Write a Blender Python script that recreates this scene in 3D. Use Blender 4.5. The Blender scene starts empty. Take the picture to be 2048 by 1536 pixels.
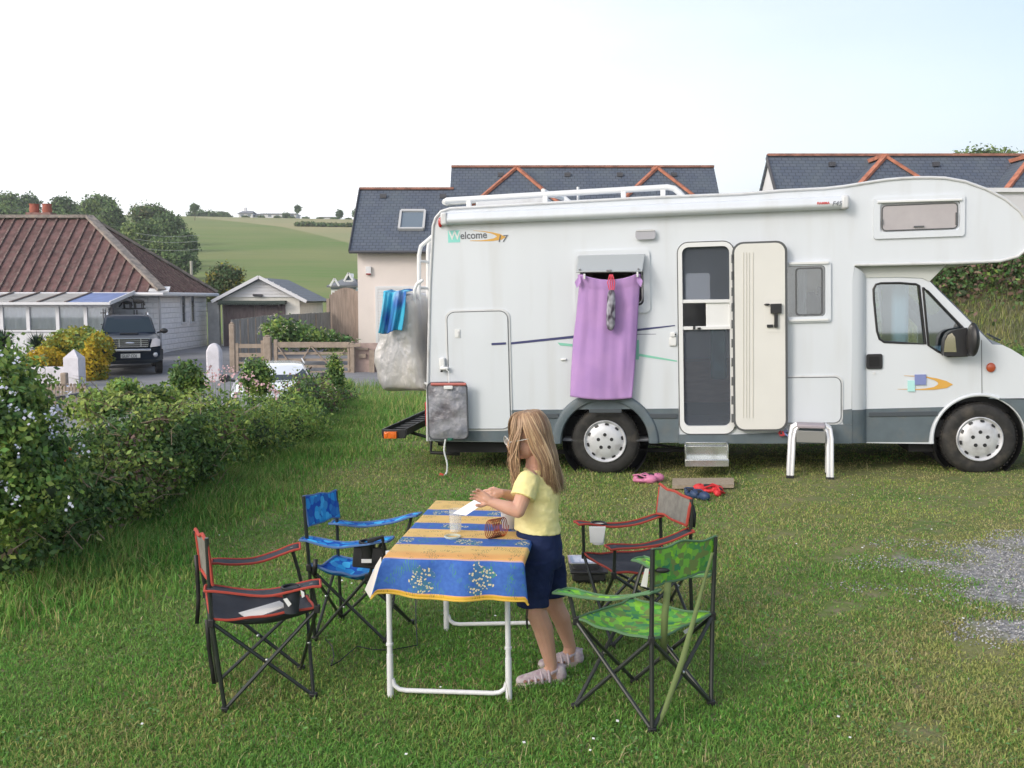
import bpy, bmesh, math, random
import numpy as np
from mathutils import Vector, Matrix, Euler, noise
from mathutils.geometry import tessellate_polygon
random.seed(7)
rng = np.random.default_rng(7)
SC = bpy.context.scene
COL = SC.collection
R = math.radians
# ------------------------------------------------------------------ camera
CAM_H = 1.65
F_PX = 2000.0
PITCH = math.atan(171.0 / F_PX)
cd = bpy.data.cameras.new('camera')
cam = bpy.data.objects.new('camera', cd)
COL.objects.link(cam)
cam.location = (0, 0, CAM_H)
cam.rotation_euler = (math.pi / 2 - PITCH, 0, 0)
cd.sensor_width = 36.0
cd.lens = 36.0 * F_PX / 2048.0
cd.clip_start = 0.05
cd.clip_end = 3000
SC.camera = cam
# ------------------------------------------------------------------ world, sun, exposure
SUN_EL, SUN_AZ = R(28), R(-130)      # azimuth measured from +Y towards +X
w = bpy.data.worlds.new('World')
SC.world = w
w.use_nodes = True
wn, wl = w.node_tree.nodes, w.node_tree.links
wn.clear()
wo = wn.new('ShaderNodeOutputWorld')
wb = wn.new('ShaderNodeBackground')
sk = wn.new('ShaderNodeTexSky')
sk.sky_type = 'NISHITA'
sk.sun_disc = False
sk.sun_elevation = SUN_EL
sk.sun_rotation = SUN_AZ
sk.air_density = 1.0
sk.dust_density = 5.0
sk.ozone_density = 1.0
hs = wn.new('ShaderNodeHueSaturation')
hs.inputs['Saturation'].default_value = 0.85; hs.inputs['Value'].default_value = 1.75
wl.new(sk.outputs[0], hs.inputs['Color'])
# thin high cloud that whitens the sky
tc = wn.new('ShaderNodeTexCoord')
mp = wn.new('ShaderNodeMapping'); mp.inputs['Scale'].default_value = (1.0, 1.0, 3.5)
nz = wn.new('ShaderNodeTexNoise'); nz.inputs['Scale'].default_value = 1.6; nz.inputs['Detail'].default_value = 6
rp = wn.new('ShaderNodeValToRGB')
rp.color_ramp.elements[0].position = 0.36; rp.color_ramp.elements[0].color = (0.62, 0.62, 0.62, 1)
rp.color_ramp.elements[1].position = 0.66; rp.color_ramp.elements[1].color = (0.95, 0.95, 0.95, 1)
mxw = wn.new('ShaderNodeMix'); mxw.data_type = 'RGBA'
wl.new(tc.outputs['Generated'], mp.inputs[0]); wl.new(mp.outputs[0], nz.inputs['Vector'])
wl.new(nz.outputs['Fac'], rp.inputs[0])
sxw = wn.new('ShaderNodeSeparateXYZ'); wl.new(tc.outputs['Generated'], sxw.inputs[0])
adw = wn.new('ShaderNodeMath'); adw.operation = 'ADD'; wl.new(sxw.outputs[0], adw.inputs[0]); wl.new(sxw.outputs[2], adw.inputs[1])
mrw = wn.new('ShaderNodeMapRange'); mrw.inputs[1].default_value = -.05; mrw.inputs[2].default_value = .75; mrw.inputs[3].default_value = 1.05; mrw.inputs[4].default_value = .05
wl.new(adw.outputs[0], mrw.inputs[0])
muw = wn.new('ShaderNodeMath'); muw.operation = 'MULTIPLY'; muw.use_clamp = True; wl.new(mrw.outputs[0], muw.inputs[0]); wl.new(rp.outputs[0], muw.inputs[1])
wl.new(muw.outputs[0], mxw.inputs[0])
wl.new(hs.outputs[0], mxw.inputs[6]); mxw.inputs[7].default_value = (10.2, 10.3, 10.4, 1)
wl.new(mxw.outputs[2], wb.inputs[0])
wb.inputs[1].default_value = 0.15
wl.new(wb.outputs[0], wo.inputs[0])
sd = bpy.data.lights.new('sun', 'SUN')
sd.energy = 1.5
sd.angle = R(16)
sd.color = (1.0, 0.93, 0.85)
sun = bpy.data.objects.new('sun', sd)
COL.objects.link(sun)
sun.location = (-20, -20, 30)
_sdir = Vector((math.sin(SUN_AZ) * math.cos(SUN_EL), math.cos(SUN_AZ) * math.cos(SUN_EL), math.sin(SUN_EL)))
sun.rotation_euler = (-_sdir).to_track_quat('-Z', 'Y').to_euler()
SC.view_settings.view_transform = 'Standard'
SC.view_settings.look = 'None'
SC.view_settings.exposure = 0.08
SC.view_settings.gamma = 1.0
SC.render.film_transparent = False
SC.cycles.max_bounces = 8
SC.cycles.transparent_max_bounces = 16
SC.cycles.use_denoising = True

# ------------------------------------------------------------------ photograph pixel <-> place
def ray(u, v):
    cx, cy = (u - 1024.0) / F_PX, (768.0 - v) / F_PX
    return Vector((cx, math.cos(PITCH) + cy * math.sin(PITCH), -math.sin(PITCH) + cy * math.cos(PITCH)))
def P(u, v, Y):
    d = ray(u, v); t = Y / d.y
    return Vector((d.x * t, Y, CAM_H + d.z * t))
def sst(a, b, x):
    t = np.clip((x - a) / (b - a), 0, 1)
    return t * t * (3 - 2 * t)
HY = [0, 60, 100, 150, 200, 260, 320, 380, 460, 700]
HZ = [0, 0, 3.4, 9.2, 15.5, 21.5, 25.6, 27.2, 24, 15]
def gz(x, y):
    x = np.asarray(x, float); y = np.asarray(y, float)
    base = 0.027 * (np.clip(x, -5, 8) - 3.5)
    lane = np.interp(y, [0, 32, 38, 600], [-0.67, -0.67, -0.38, -0.38])
    b = sst(14, 24, y) * (1 - sst(2, 5, x))
    b2 = sst(5.2, 7.5, -x) * sst(8, 14, y)
    b = np.maximum(b, b2)
    z = base * (1 - b) + lane * b
    z = z + np.interp(y, HY, HZ) * (1 + 0.0009 * np.clip(-x, -150, 150))
    bank = sst(14.5, 19, y) * sst(4.0, 7.5, x) * (1 - sst(27, 33, y))
    z = z + bank * (2.0 + 0.25 * np.sin(x * 0.9) + 0.2 * np.sin(y * 0.8 + x * .5))
    near = (y < 14)
    z = z + near * 0.012 * (np.sin(x * 2.1 + 1.3 * np.sin(y * 1.1)) * np.sin(y * 1.7 + 0.6 * x))
    return z
def G(u, v):
    d = ray(u, v); z = 0.0
    for _ in range(30):
        t = (z - CAM_H) / d.z
        z = float(gz(d.x * t, d.y * t))
    return Vector((d.x * t, d.y * t, z))

# ------------------------------------------------------------------ naming helpers
def tag(o, label=None, cat=None, group=None, kind=None):
    if label: o['label'] = label
    if cat: o['category'] = cat
    if group: o['group'] = group
    if kind: o['kind'] = kind
    return o
def empty(name, loc=(0, 0, 0), rz=0.0, matrix=None):
    o = bpy.data.objects.new(name, None)
    COL.objects.link(o)
    o.empty_display_size = 0.1
    if matrix is not None: o.matrix_world = matrix
    else:
        o.location = loc; o.rotation_euler = (0, 0, rz)
    return o
def copy_tree(o, parent=None):
    c = o.copy(); COL.objects.link(c); c.parent = parent
    if parent is not None:
        c.matrix_parent_inverse = o.matrix_parent_inverse.copy()
    for ch in list(o.children): copy_tree(ch, c)
    return c

# ------------------------------------------------------------------ mesh builder
class MB:
    def __init__(s): s.v = []; s.f = []; s.m = []; s.uv = None
    def add(s, vs, fs, m=0, M=None):
        o = len(s.v)
        if M is not None: vs = [M @ Vector(p) for p in vs]
        s.v.extend([tuple(p) for p in vs]); s.f.extend([tuple(i + o for i in f) for f in fs]); s.m.extend([m] * len(fs)); return s
    def box(s, c, d, m=0, rot=None):
        x, y, z = d[0] / 2, d[1] / 2, d[2] / 2
        vs = [Vector((a * x, b * y, e * z)) for a in (-1, 1) for b in (-1, 1) for e in (-1, 1)]
        if rot is not None: vs = [rot @ p for p in vs]
        vs = [p + Vector(c) for p in vs]
        return s.add(vs, [(0, 1, 3, 2), (4, 6, 7, 5), (0, 4, 5, 1), (2, 3, 7, 6), (0, 2, 6, 4), (1, 5, 7, 3)], m)
    def bar(s, a, b, wd, ht, m=0, up=(0, 0, 1)):
        a, b = Vector(a), Vector(b); d = b - a; L = d.length
        if L < 1e-6: return s
        x = d / L; u = Vector(up)
        if abs(x.dot(u)) > .98: u = Vector((0, 1, 0))
        y = u.cross(x).normalized(); z = x.cross(y)
        M = Matrix((x, y, z)).transposed()
        return s.box((a + b) / 2, (L, wd, ht), m, M)
    def tube(s, pts, r, n=8, m=0, cap=True, closed=False):
        pts = [Vector(p) for p in pts]; k = len(pts)
        rs = r if isinstance(r, (list, tuple)) else [r] * k
        vs = []; prev = None
        for i, p in enumerate(pts):
            if closed: t = (pts[(i + 1) % k] - pts[i - 1])
            else: t = pts[min(i + 1, k - 1)] - pts[max(i - 1, 0)]
            if t.length < 1e-9: t = Vector((0, 0, 1))
            t.normalize()
            if prev is None:
                a = Vector((0, 0, 1)) if abs(t.z) < .9 else Vector((0, 1, 0))
                nrm = (a - t * a.dot(t)).normalized()
            else:
                nrm = prev - t * prev.dot(t)
                nrm = nrm.normalized() if nrm.length > 1e-6 else Vector((1, 0, 0))
            prev = nrm; bn = t.cross(nrm)
            for j in range(n):
                an = 2 * math.pi * j / n
                vs.append(p + (nrm * math.cos(an) + bn * math.sin(an)) * rs[i])
        fs = []
        kk = k if closed else k - 1
        for i in range(kk):
            i2 = (i + 1) % k
            for j in range(n):
                j2 = (j + 1) % n
                fs.append((i * n + j, i * n + j2, i2 * n + j2, i2 * n + j))
        if cap and not closed:
            fs.append(tuple(reversed(range(n)))); fs.append(tuple((k - 1) * n + j for j in range(n)))
        return s.add(vs, fs, m)
    def ribbon(s, pts, wv, th=0.0, m=0):
        """flat strap: pts centreline, wv half width vector (or list)"""
        vs = []; k = len(pts)
        for i, p in enumerate(pts):
            q = Vector(wv[i]) if isinstance(wv, list) else Vector(wv)
            vs += [Vector(p) - q, Vector(p) + q]
        fs = [(2 * i, 2 * i + 1, 2 * i + 3, 2 * i + 2) for i in range(k - 1)]
        return s.add(vs, fs, m)
    def lathe(s, prof, n=24, m=0, M=None, caps=True):
        vs = []; k = len(prof)
        for (r, z) in prof:
            for j in range(n):
                a = 2 * math.pi * j / n
                vs.append(Vector((r * math.cos(a), r * math.sin(a), z)))
        fs = []
        for i in range(k - 1):
            for j in range(n):
                j2 = (j + 1) % n
                fs.append((i * n + j, i * n + j2, (i + 1) * n + j2, (i + 1) * n + j))
        if caps:
            if prof[0][0] > 1e-5: fs.append(tuple(reversed(range(n))))
            if prof[-1][0] > 1e-5: fs.append(tuple((k - 1) * n + j for j in range(n)))
        return s.add(vs, fs, m, M)
    def sphere(s, c, r, m=0, nu=14, nv=9, M=None):
        rx, ry, rz = r if isinstance(r, (list, tuple)) else (r, r, r)
        vs = []; fs = []
        for i in range(nv + 1):
            ph = math.pi * i / nv
            for j in range(nu):
                a = 2 * math.pi * j / nu
                p = Vector((rx * math.sin(ph) * math.cos(a), ry * math.sin(ph) * math.sin(a), rz * math.cos(ph)))
                if M is not None: p = M @ p
                vs.append(p + Vector(c))
        for i in range(nv):
            for j in range(nu):
                j2 = (j + 1) % nu
                fs.append((i * nu + j, (i + 1) * nu + j, (i + 1) * nu + j2, i * nu + j2))
        return s.add(vs, fs, m)
    def slab(s, outer, holes, fn, d0, d1, m=0, mh=None):
        """outline with holes; fn(a,b,d)->point; front at depth d0, back at d1"""
        loops = [outer] + list(holes)
        flat = [p for l in loops for p in l]
        tris = tessellate_polygon([[Vector((p[0], p[1], 0)) for p in l] for l in loops])
        n = len(flat)
        vs = [fn(p[0], p[1], d0) for p in flat] + [fn(p[0], p[1], d1) for p in flat]
        fs = []
        for t in tris:
            a, b, c = [flat[i] for i in t]
            ar = (b[0] - a[0]) * (c[1] - a[1]) - (c[0] - a[0]) * (b[1] - a[1])
            if ar < 0: t = (t[0], t[2], t[1])
            fs.append(tuple(t)); fs.append((t[0] + n, t[2] + n, t[1] + n))
        s.add(vs, fs, m)
        o = 0
        for li, l in enumerate(loops):
            k = len(l); ff = []
            ar = sum(l[i][0] * l[(i + 1) % k][1] - l[(i + 1) % k][0] * l[i][1] for i in range(k))
            flip = (ar < 0) if li == 0 else (ar > 0)
            vv = [fn(p[0], p[1], d0) for p in l] + [fn(p[0], p[1], d1) for p in l]
            for i in range(k):
                j = (i + 1) % k
                q = (i, i + k, j + k, j)
                ff.append(tuple(reversed(q)) if flip else q)
            s.add(vv, ff, m if (li == 0 or mh is None) else mh)
            o += k
        return s
    def build(s, name, mats, parent=None, smooth=False, bevel=0, bseg=2, sub=0, angle=40, loc=None, fixn=True):
        me = bpy.data.meshes.new(name)
        me.from_pydata(s.v, [], s.f)
        if not isinstance(mats, (list, tuple)): mats = [mats]
        for mm in mats: me.materials.append(mm)
        if len(mats) > 1: me.polygons.foreach_set('material_index', s.m)
        if s.uv is not None:
            ul = me.uv_layers.new(name='UVMap')
            for poly in me.polygons:
                for li in poly.loop_indices: ul.data[li].uv = s.uv[me.loops[li].vertex_index]
        if fixn:
            bm = bmesh.new(); bm.from_mesh(me); bmesh.ops.recalc_face_normals(bm, faces=bm.faces); bm.to_mesh(me); bm.free()
        o = bpy.data.objects.new(name, me)
        COL.objects.link(o)
        if parent is not None: o.parent = parent
        if loc is not None: o.location = loc
        if bevel:
            b = o.modifiers.new('bevel', 'BEVEL'); b.width = bevel; b.segments = bseg; b.limit_method = 'ANGLE'; b.angle_limit = R(35)
            b.harden_normals = False
        if sub:
            b = o.modifiers.new('sub', 'SUBSURF'); b.levels = sub; b.render_levels = sub
        if smooth or bevel:
            me.polygons.foreach_set('use_smooth', [True] * len(me.polygons))
            try: me.set_sharp_from_angle(angle=R(angle))
            except Exception: pass
        return o
def rrect(x0, y0, x1, y1, r, n=5):
    """rounded rectangle points (counter-clockwise)"""
    r = min(r, abs(x1 - x0) / 2, abs(y1 - y0) / 2); out = []
    for (cx, cy, a0) in ((x1 - r, y0 + r, -90), (x1 - r, y1 - r, 0), (x0 + r, y1 - r, 90), (x0 + r, y0 + r, 180)):
        for i in range(n + 1):
            a = R(a0 + 90 * i / n)
            out.append((cx + r * math.cos(a), cy + r * math.sin(a)))
    return out
def npmesh(name, V, Fc, mats, parent=None, smooth=False, nper=None, mi=None):
    """fast mesh: V (n,3), Fc (m,k)"""
    me = bpy.data.meshes.new(name)
    V = np.asarray(V, np.float32); Fc = np.asarray(Fc, np.int32)
    m, k = Fc.shape
    me.vertices.add(len(V)); me.vertices.foreach_set('co', V.ravel())
    me.loops.add(m * k); me.loops.foreach_set('vertex_index', Fc.ravel())
    me.polygons.add(m); me.polygons.foreach_set('loop_start', np.arange(0, m * k, k, dtype=np.int32))
    try: me.polygons.foreach_set('loop_total', np.full(m, k, np.int32))
    except Exception: pass
    if not isinstance(mats, (list, tuple)): mats = [mats]
    for mm in mats: me.materials.append(mm)
    if mi is not None: me.polygons.foreach_set('material_index', np.asarray(mi, np.int32))
    if smooth: me.polygons.foreach_set('use_smooth', np.ones(m, bool))
    me.update(calc_edges=True)
    o = bpy.data.objects.new(name, me); COL.objects.link(o)
    if parent is not None: o.parent = parent
    return o
def remesh(o, voxel, smooth=4, disp=None):
    m = o.modifiers.new('remesh', 'REMESH'); m.mode = 'VOXEL'; m.voxel_size = voxel; m.use_smooth_shade = True
    if smooth:
        m = o.modifiers.new('smooth', 'SMOOTH'); m.iterations = smooth; m.factor = 0.5
    if disp:
        t = bpy.data.textures.new('folds', 'CLOUDS'); t.noise_scale = disp[0]
        m = o.modifiers.new('folds', 'DISPLACE'); m.texture = t; m.strength = disp[1]; m.mid_level = .5; m.texture_coords = 'LOCAL'
    return o

# ------------------------------------------------------------------ materials
_mc = {}
def mat(name, col, rough=.6, metal=0., var=0., vscale=20., vdetail=3., col2=None, bump=0., bscale=60., bdist=.01, spec=.5,
        island=0., trans=0., coat=0., stretch=(1, 1, 1), dirt=None, alpha=1.):
    if name in _mc: return _mc[name]
    m = bpy.data.materials.new(name); m.use_nodes = True; _mc[name] = m
    nt = m.node_tree; N, L = nt.nodes, nt.links
    b = N['Principled BSDF']
    b.inputs['Roughness'].default_value = rough; b.inputs['Metallic'].default_value = metal
    b.inputs['Specular IOR Level'].default_value = spec
    if coat: b.inputs['Coat Weight'].default_value = coat; b.inputs['Coat Roughness'].default_value = .05
    c4 = (*col, 1)
    tcn = N.new('ShaderNodeTexCoord'); mpn = N.new('ShaderNodeMapping'); mpn.inputs['Scale'].default_value = stretch
    L.new(tcn.outputs['Object'], mpn.inputs[0])
    src = None
    if var or col2:
        nn = N.new('ShaderNodeTexNoise'); nn.inputs['Scale'].default_value = vscale; nn.inputs['Detail'].default_value = vdetail
        nn.inputs['Roughness'].default_value = .6
        L.new(mpn.outputs[0], nn.inputs['Vector'])
        rr = N.new('ShaderNodeMapRange'); rr.inputs[1].default_value = .35; rr.inputs[2].default_value = .65
        L.new(nn.outputs['Fac'], rr.inputs[0])
        mx = N.new('ShaderNodeMix'); mx.data_type = 'RGBA'
        L.new(rr.outputs[0], mx.inputs[0])
        if col2: mx.inputs[6].default_value = c4; mx.inputs[7].default_value = (*col2, 1)
        else:
            mx.inputs[6].default_value = tuple(max(0, x * (1 - var)) for x in col) + (1,)
            mx.inputs[7].default_value = tuple(min(1, x * (1 + var)) for x in col) + (1,)
        src = mx.outputs[2]
    if dirt:
        dn = N.new('ShaderNodeTexNoise'); dn.inputs['Scale'].default_value = dirt[1]; dn.inputs['Detail'].default_value = 6
        L.new(mpn.outputs[0], dn.inputs['Vector'])
        dr = N.new('ShaderNodeMapRange'); dr.inputs[1].default_value = .52; dr.inputs[2].default_value = .75; dr.inputs[4].default_value = dirt[2]
        L.new(dn.outputs['Fac'], dr.inputs[0])
        mx = N.new('ShaderNodeMix'); mx.data_type = 'RGBA'; L.new(dr.outputs[0], mx.inputs[0])
        if src: L.new(src, mx.inputs[6])
        else: mx.inputs[6].default_value = c4
        mx.inputs[7].default_value = (*dirt[0], 1); src = mx.outputs[2]
    if island:
        g = N.new('ShaderNodeNewGeometry')
        hsv = N.new('ShaderNodeHueSaturation')
        r1 = N.new('ShaderNodeMapRange'); r1.inputs[3].default_value = 1 - island; r1.inputs[4].default_value = 1 + island
        L.new(g.outputs['Random Per Island'], r1.inputs[0]); L.new(r1.outputs[0], hsv.inputs['Value'])
        mu = N.new('ShaderNodeMath'); mu.operation = 'MULTIPLY'; mu.inputs[1].default_value = 7.31
        fr = N.new('ShaderNodeMath'); fr.operation = 'FRACT'
        L.new(g.outputs['Random Per Island'], mu.inputs[0]); L.new(mu.outputs[0], fr.inputs[0])
        r2 = N.new('ShaderNodeMapRange'); r2.inputs[3].default_value = .5 - island * .06; r2.inputs[4].default_value = .5 + island * .05
        L.new(fr.outputs[0], r2.inputs[0]); L.new(r2.outputs[0], hsv.inputs['Hue'])
        if src: L.new(src, hsv.inputs['Color'])
        else: hsv.inputs['Color'].default_value = c4
        src = hsv.outputs[0]
    if src: L.new(src, b.inputs['Base Color'])
    else: b.inputs['Base Color'].default_value = c4
    if bump:
        bn = N.new('ShaderNodeTexNoise'); bn.inputs['Scale'].default_value = bscale; bn.inputs['Detail'].default_value = 4
        L.new(mpn.outputs[0], bn.inputs['Vector'])
        bu = N.new('ShaderNodeBump'); bu.inputs['Strength'].default_value = bump; bu.inputs['Distance'].default_value = bdist
        L.new(bn.outputs['Fac'], bu.inputs['Height']); L.new(bu.outputs[0], b.inputs['Normal'])
    if trans:
        out = N['Material Output']
        tr = N.new('ShaderNodeBsdfTranslucent')
        ms = N.new('ShaderNodeMixShader'); ms.inputs[0].default_value = trans
        if src: L.new(src, tr.inputs[0])
        else: tr.inputs[0].default_value = c4
        L.new(b.outputs[0], ms.inputs[1]); L.new(tr.outputs[0], ms.inputs[2]); L.new(ms.outputs[0], out.inputs[0])
    if alpha < 1:
        b.inputs['Alpha'].default_value = alpha
    return m
def glassmat(name, tint=(.75, .82, .85), transp=.55, rough=.03):
    """thin window pane: see-through part + reflection"""
    if name in _mc: return _mc[name]
    m = bpy.data.materials.new(name); m.use_nodes = True; _mc[name] = m
    N, L = m.node_tree.nodes, m.node_tree.links; N.clear()
    o = N.new('ShaderNodeOutputMaterial'); t = N.new('ShaderNodeBsdfTransparent'); t.inputs[0].default_value = (*tint, 1)
    g = N.new('ShaderNodeBsdfGlossy'); g.inputs['Roughness'].default_value = rough
    fr = N.new('ShaderNodeFresnel'); fr.inputs[0].default_value = 1.5
    ad = N.new('ShaderNodeMath'); ad.operation = 'ADD'; ad.inputs[1].default_value = 1 - transp; ad.use_clamp = True
    mx = N.new('ShaderNodeMixShader')
    L.new(fr.outputs[0], ad.inputs[0]); L.new(ad.outputs[0], mx.inputs[0]); L.new(t.outputs[0], mx.inputs[1]); L.new(g.outputs[0], mx.inputs[2]); L.new(mx.outputs[0], o.inputs[0])
    return m
def text(s, size, matl, parent, M, name='lettering', extr=.001, sx=1.0, shear=0, bold=0):
    c = bpy.data.curves.new(name, 'FONT'); c.body = s; c.size = size; c.extrude = extr; c.align_x = 'LEFT'; c.shear = shear; c.offset = bold
    c.materials.append(matl)
    t_ = bpy.data.objects.new(name, c); COL.objects.link(t_); me = bpy.data.meshes.new_from_object(t_); bpy.data.objects.remove(t_)
    o = bpy.data.objects.new(name, me); COL.objects.link(o); o.parent = parent
    o.matrix_local = M @ Matrix.Diagonal((sx, 1, 1, 1))
    return o
# ---- leaves -------------------------------------------------------
def leaf_quads(C, Nn, size, asp=.55, fold=.25, jit=.6, r=rng):
    """two-triangle... four-vertex leaves at C facing about Nn; returns V,F"""
    n = len(C)
    Nn = Nn + r.normal(0, jit, (n, 3)); Nn /= np.linalg.norm(Nn, axis=1)[:, None] + 1e-9
    T = r.normal(0, 1, (n, 3)); T -= Nn * np.sum(T * Nn, 1)[:, None]; T /= np.linalg.norm(T, axis=1)[:, None] + 1e-9
    B = np.cross(Nn, T)
    s = (size * r.uniform(.6, 1.35, n))[:, None]
    a = C - T * s * .5; b = C + B * s * asp * .5 - Nn * s * fold * .3; c = C + T * s * .5 - Nn * s * fold * .5; d = C - B * s * asp * .5 - Nn * s * fold * .3
    V = np.stack([a, b, c, d], 1).reshape(-1, 3)
    Fq = np.arange(n * 4).reshape(n, 4)
    return V, Fq
def blob_points(blobs, n, shell=.45, r=rng, rough=.18):
    """points in the outer shell of a union of ellipsoids [(cx,cy,cz,rx,ry,rz)]"""
    B = np.array(blobs, float)
    wgt = (B[:, 3] * B[:, 4] + B[:, 4] * B[:, 5] + B[:, 3] * B[:, 5]); wgt /= wgt.sum()
    idx = r.choice(len(B), n, p=wgt)
    d = r.normal(0, 1, (n, 3)); d /= np.linalg.norm(d, axis=1)[:, None]
    lump = 1 + rough * np.sin(d[:, 0] * 5 + idx * 1.7) * np.sin(d[:, 1] * 6 + idx) + rough * .7 * np.sin(d[:, 2] * 9 + d[:, 0] * 7 + idx * 2.3)
    rad = (1 - shell * r.random(n) ** 1.6) * lump
    C = B[idx, :3] + d * rad[:, None] * B[idx, 3:]
    Nn = d / B[idx, 3:]; Nn /= np.linalg.norm(Nn, axis=1)[:, None]
    # drop points deep inside other blobs
    keep = np.ones(n, bool)
    for b in B:
        q = (C - b[:3]) / b[3:]
        keep &= (np.sum(q * q, 1) > (1 - shell) ** 2 * .8)
    return C[keep], Nn[keep]
# ================================================================== GROUND
def axis(lo, hi, n, near, k):
    t = np.linspace(-1, 1, n); s = np.sinh(k * t) / math.sinh(k)
    return np.where(s < 0, near + s * (near - lo), near + s * (hi - near))
def ground_mat():
    m = bpy.data.materials.new('ground_turf'); m.use_nodes = True
    N, L = m.node_tree.nodes, m.node_tree.links; b = N['Principled BSDF']; b.inputs['Roughness'].default_value = .95; b.inputs['Specular IOR Level'].default_value = .1
    tcn = N.new('ShaderNodeTexCoord'); sx = N.new('ShaderNodeSeparateXYZ'); L.new(tcn.outputs['Object'], sx.inputs[0])
    def noisen(sc, det=5, st=(1, 1, 1)):
        mp_ = N.new('ShaderNodeMapping'); mp_.inputs['Scale'].default_value = st; L.new(tcn.outputs['Object'], mp_.inputs[0])
        n = N.new('ShaderNodeTexNoise'); n.inputs['Scale'].default_value = sc; n.inputs['Detail'].default_value = det; L.new(mp_.outputs[0], n.inputs['Vector']); return n.outputs['Fac']
    def rng_(src, a, b_, c=0., d=1.):
        r = N.new('ShaderNodeMapRange'); r.inputs[1].default_value = a; r.inputs[2].default_value = b_; r.inputs[3].default_value = c; r.inputs[4].default_value = d; L.new(src, r.inputs[0]); return r.outputs[0]
    def mix(f, a, b_):
        x = N.new('ShaderNodeMix'); x.data_type = 'RGBA'
        if isinstance(f, float): x.inputs[0].default_value = f
        else: L.new(f, x.inputs[0])
        for i, q in ((6, a), (7, b_)):
            if isinstance(q, tuple): x.inputs[i].default_value = (*q, 1)
            else: L.new(q, x.inputs[i])
        return x.outputs[2]
    def math_(op, a, b_):
        x = N.new('ShaderNodeMath'); x.operation = op; x.use_clamp = False
        for i, q in ((0, a), (1, b_)):
            if isinstance(q, (int, float)): x.inputs[i].default_value = q
            else: L.new(q, x.inputs[i])
        return x.outputs[0]
    lawn = mix(rng_(noisen(1.6), .35, .65), (.11, .165, .045), (.20, .20, .085))
    lawn = mix(rng_(noisen(14), .45, .75), lawn, (.21, .18, .115))
    # gravel
    def ell(cx, cy, rx, ry):
        a = math_('DIVIDE', math_('SUBTRACT', sx.outputs[0], cx), rx); b_ = math_('DIVIDE', math_('SUBTRACT', sx.outputs[1], cy), ry)
        return math_('ADD', math_('MULTIPLY', a, a), math_('MULTIPLY', b_, b_))
    e = math_('MINIMUM', ell(4.35, 5.8, 1.85, 1.2), ell(3.5, 4.9, 1.15, .42))
    e = math_('ADD', e, math_('MULTIPLY', math_('SUBTRACT', noisen(3.0, 7), .5), 2.2))
    gm = rng_(e, .7, 1.1, 1., 0.)
    lawn = mix(gm, lawn, mix(rng_(noisen(30, 3), .4, .62), (.20, .20, .205), (.36, .355, .35)))
    # far fields
    fld = mix(rng_(noisen(.02, 4, (1, 2.5, 0)), .42, .60), (.150, .235, .068), (.240, .265, .105))
    fld = mix(rng_(noisen(.5, 6, (.25, 1.5, 0)), .35, .7), fld, (.21, .24, .10))
    top = rng_(math_('ADD', sx.outputs[1], math_('MULTIPLY', math_('DIVIDE', sx.outputs[0], sx.outputs[1]), 600.)), 62., 66.)
    fld = mix(top, fld, mix(rng_(noisen(.03, 3), .4, .6), (.30, .31, .16), (.36, .33, .18)))
    far = rng_(sx.outputs[1], 48., 62.)
    c = mix(far, lawn, fld)
    L.new(c, b.inputs['Base Color'])
    bu = N.new('ShaderNodeBump'); bu.inputs['Strength'].default_value = .6; bu.inputs['Distance'].default_value = .03; L.new(noisen(25, 5), bu.inputs['Height']); L.new(bu.outputs[0], b.inputs['Normal'])
    return m
xs = axis(-420, 420, 300, 0, 5.2); ys = np.concatenate([np.linspace(-30, 1, 20)[:-1], 1 + (np.sinh(np.linspace(0, 1, 330) * 4.6) / math.sinh(4.6)) * 699])
X, Yg = np.meshgrid(xs, ys); Z = gz(X, Yg)
nx, ny = len(xs), len(ys)
idx = np.arange(nx * ny).reshape(ny, nx)
Fq = np.stack([idx[:-1, :-1], idx[:-1, 1:], idx[1:, 1:], idx[1:, :-1]], -1).reshape(-1, 4)
gr = npmesh('ground', np.stack([X, Yg, Z], -1).reshape(-1, 3), Fq, ground_mat(), smooth=True); tag(gr, kind='structure')
def drape(name, x0, x1, y0, y1, n1, n2, ml, lift=.02, shape=None):
    X, Y = np.meshgrid(np.linspace(x0, x1, n1), np.linspace(y0, y1, n2))
    if shape: X, Y = shape(X, Y)
    Zz = gz(X, Y) + lift; idx = np.arange(n1 * n2).reshape(n2, n1)
    Fq = np.stack([idx[:-1, :-1], idx[:-1, 1:], idx[1:, 1:], idx[1:, :-1]], -1).reshape(-1, 4)
    o = npmesh(name, np.stack([X, Y, Zz], -1).reshape(-1, 3), Fq, ml, smooth=True); tag(o, kind='structure'); return o
M_asph = mat('lane_asphalt', (.22, .22, .23), .9, var=.12, vscale=1.5, bump=.3, bscale=30, dirt=((.13, .13, .12), .8, .5))
drape('lane', -30, -2.2, 15, 36.5, 90, 70, M_asph, .03)
drape('driveway', -13.0, -7.2, 36.52, 44, 20, 20, M_asph, .03)

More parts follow.
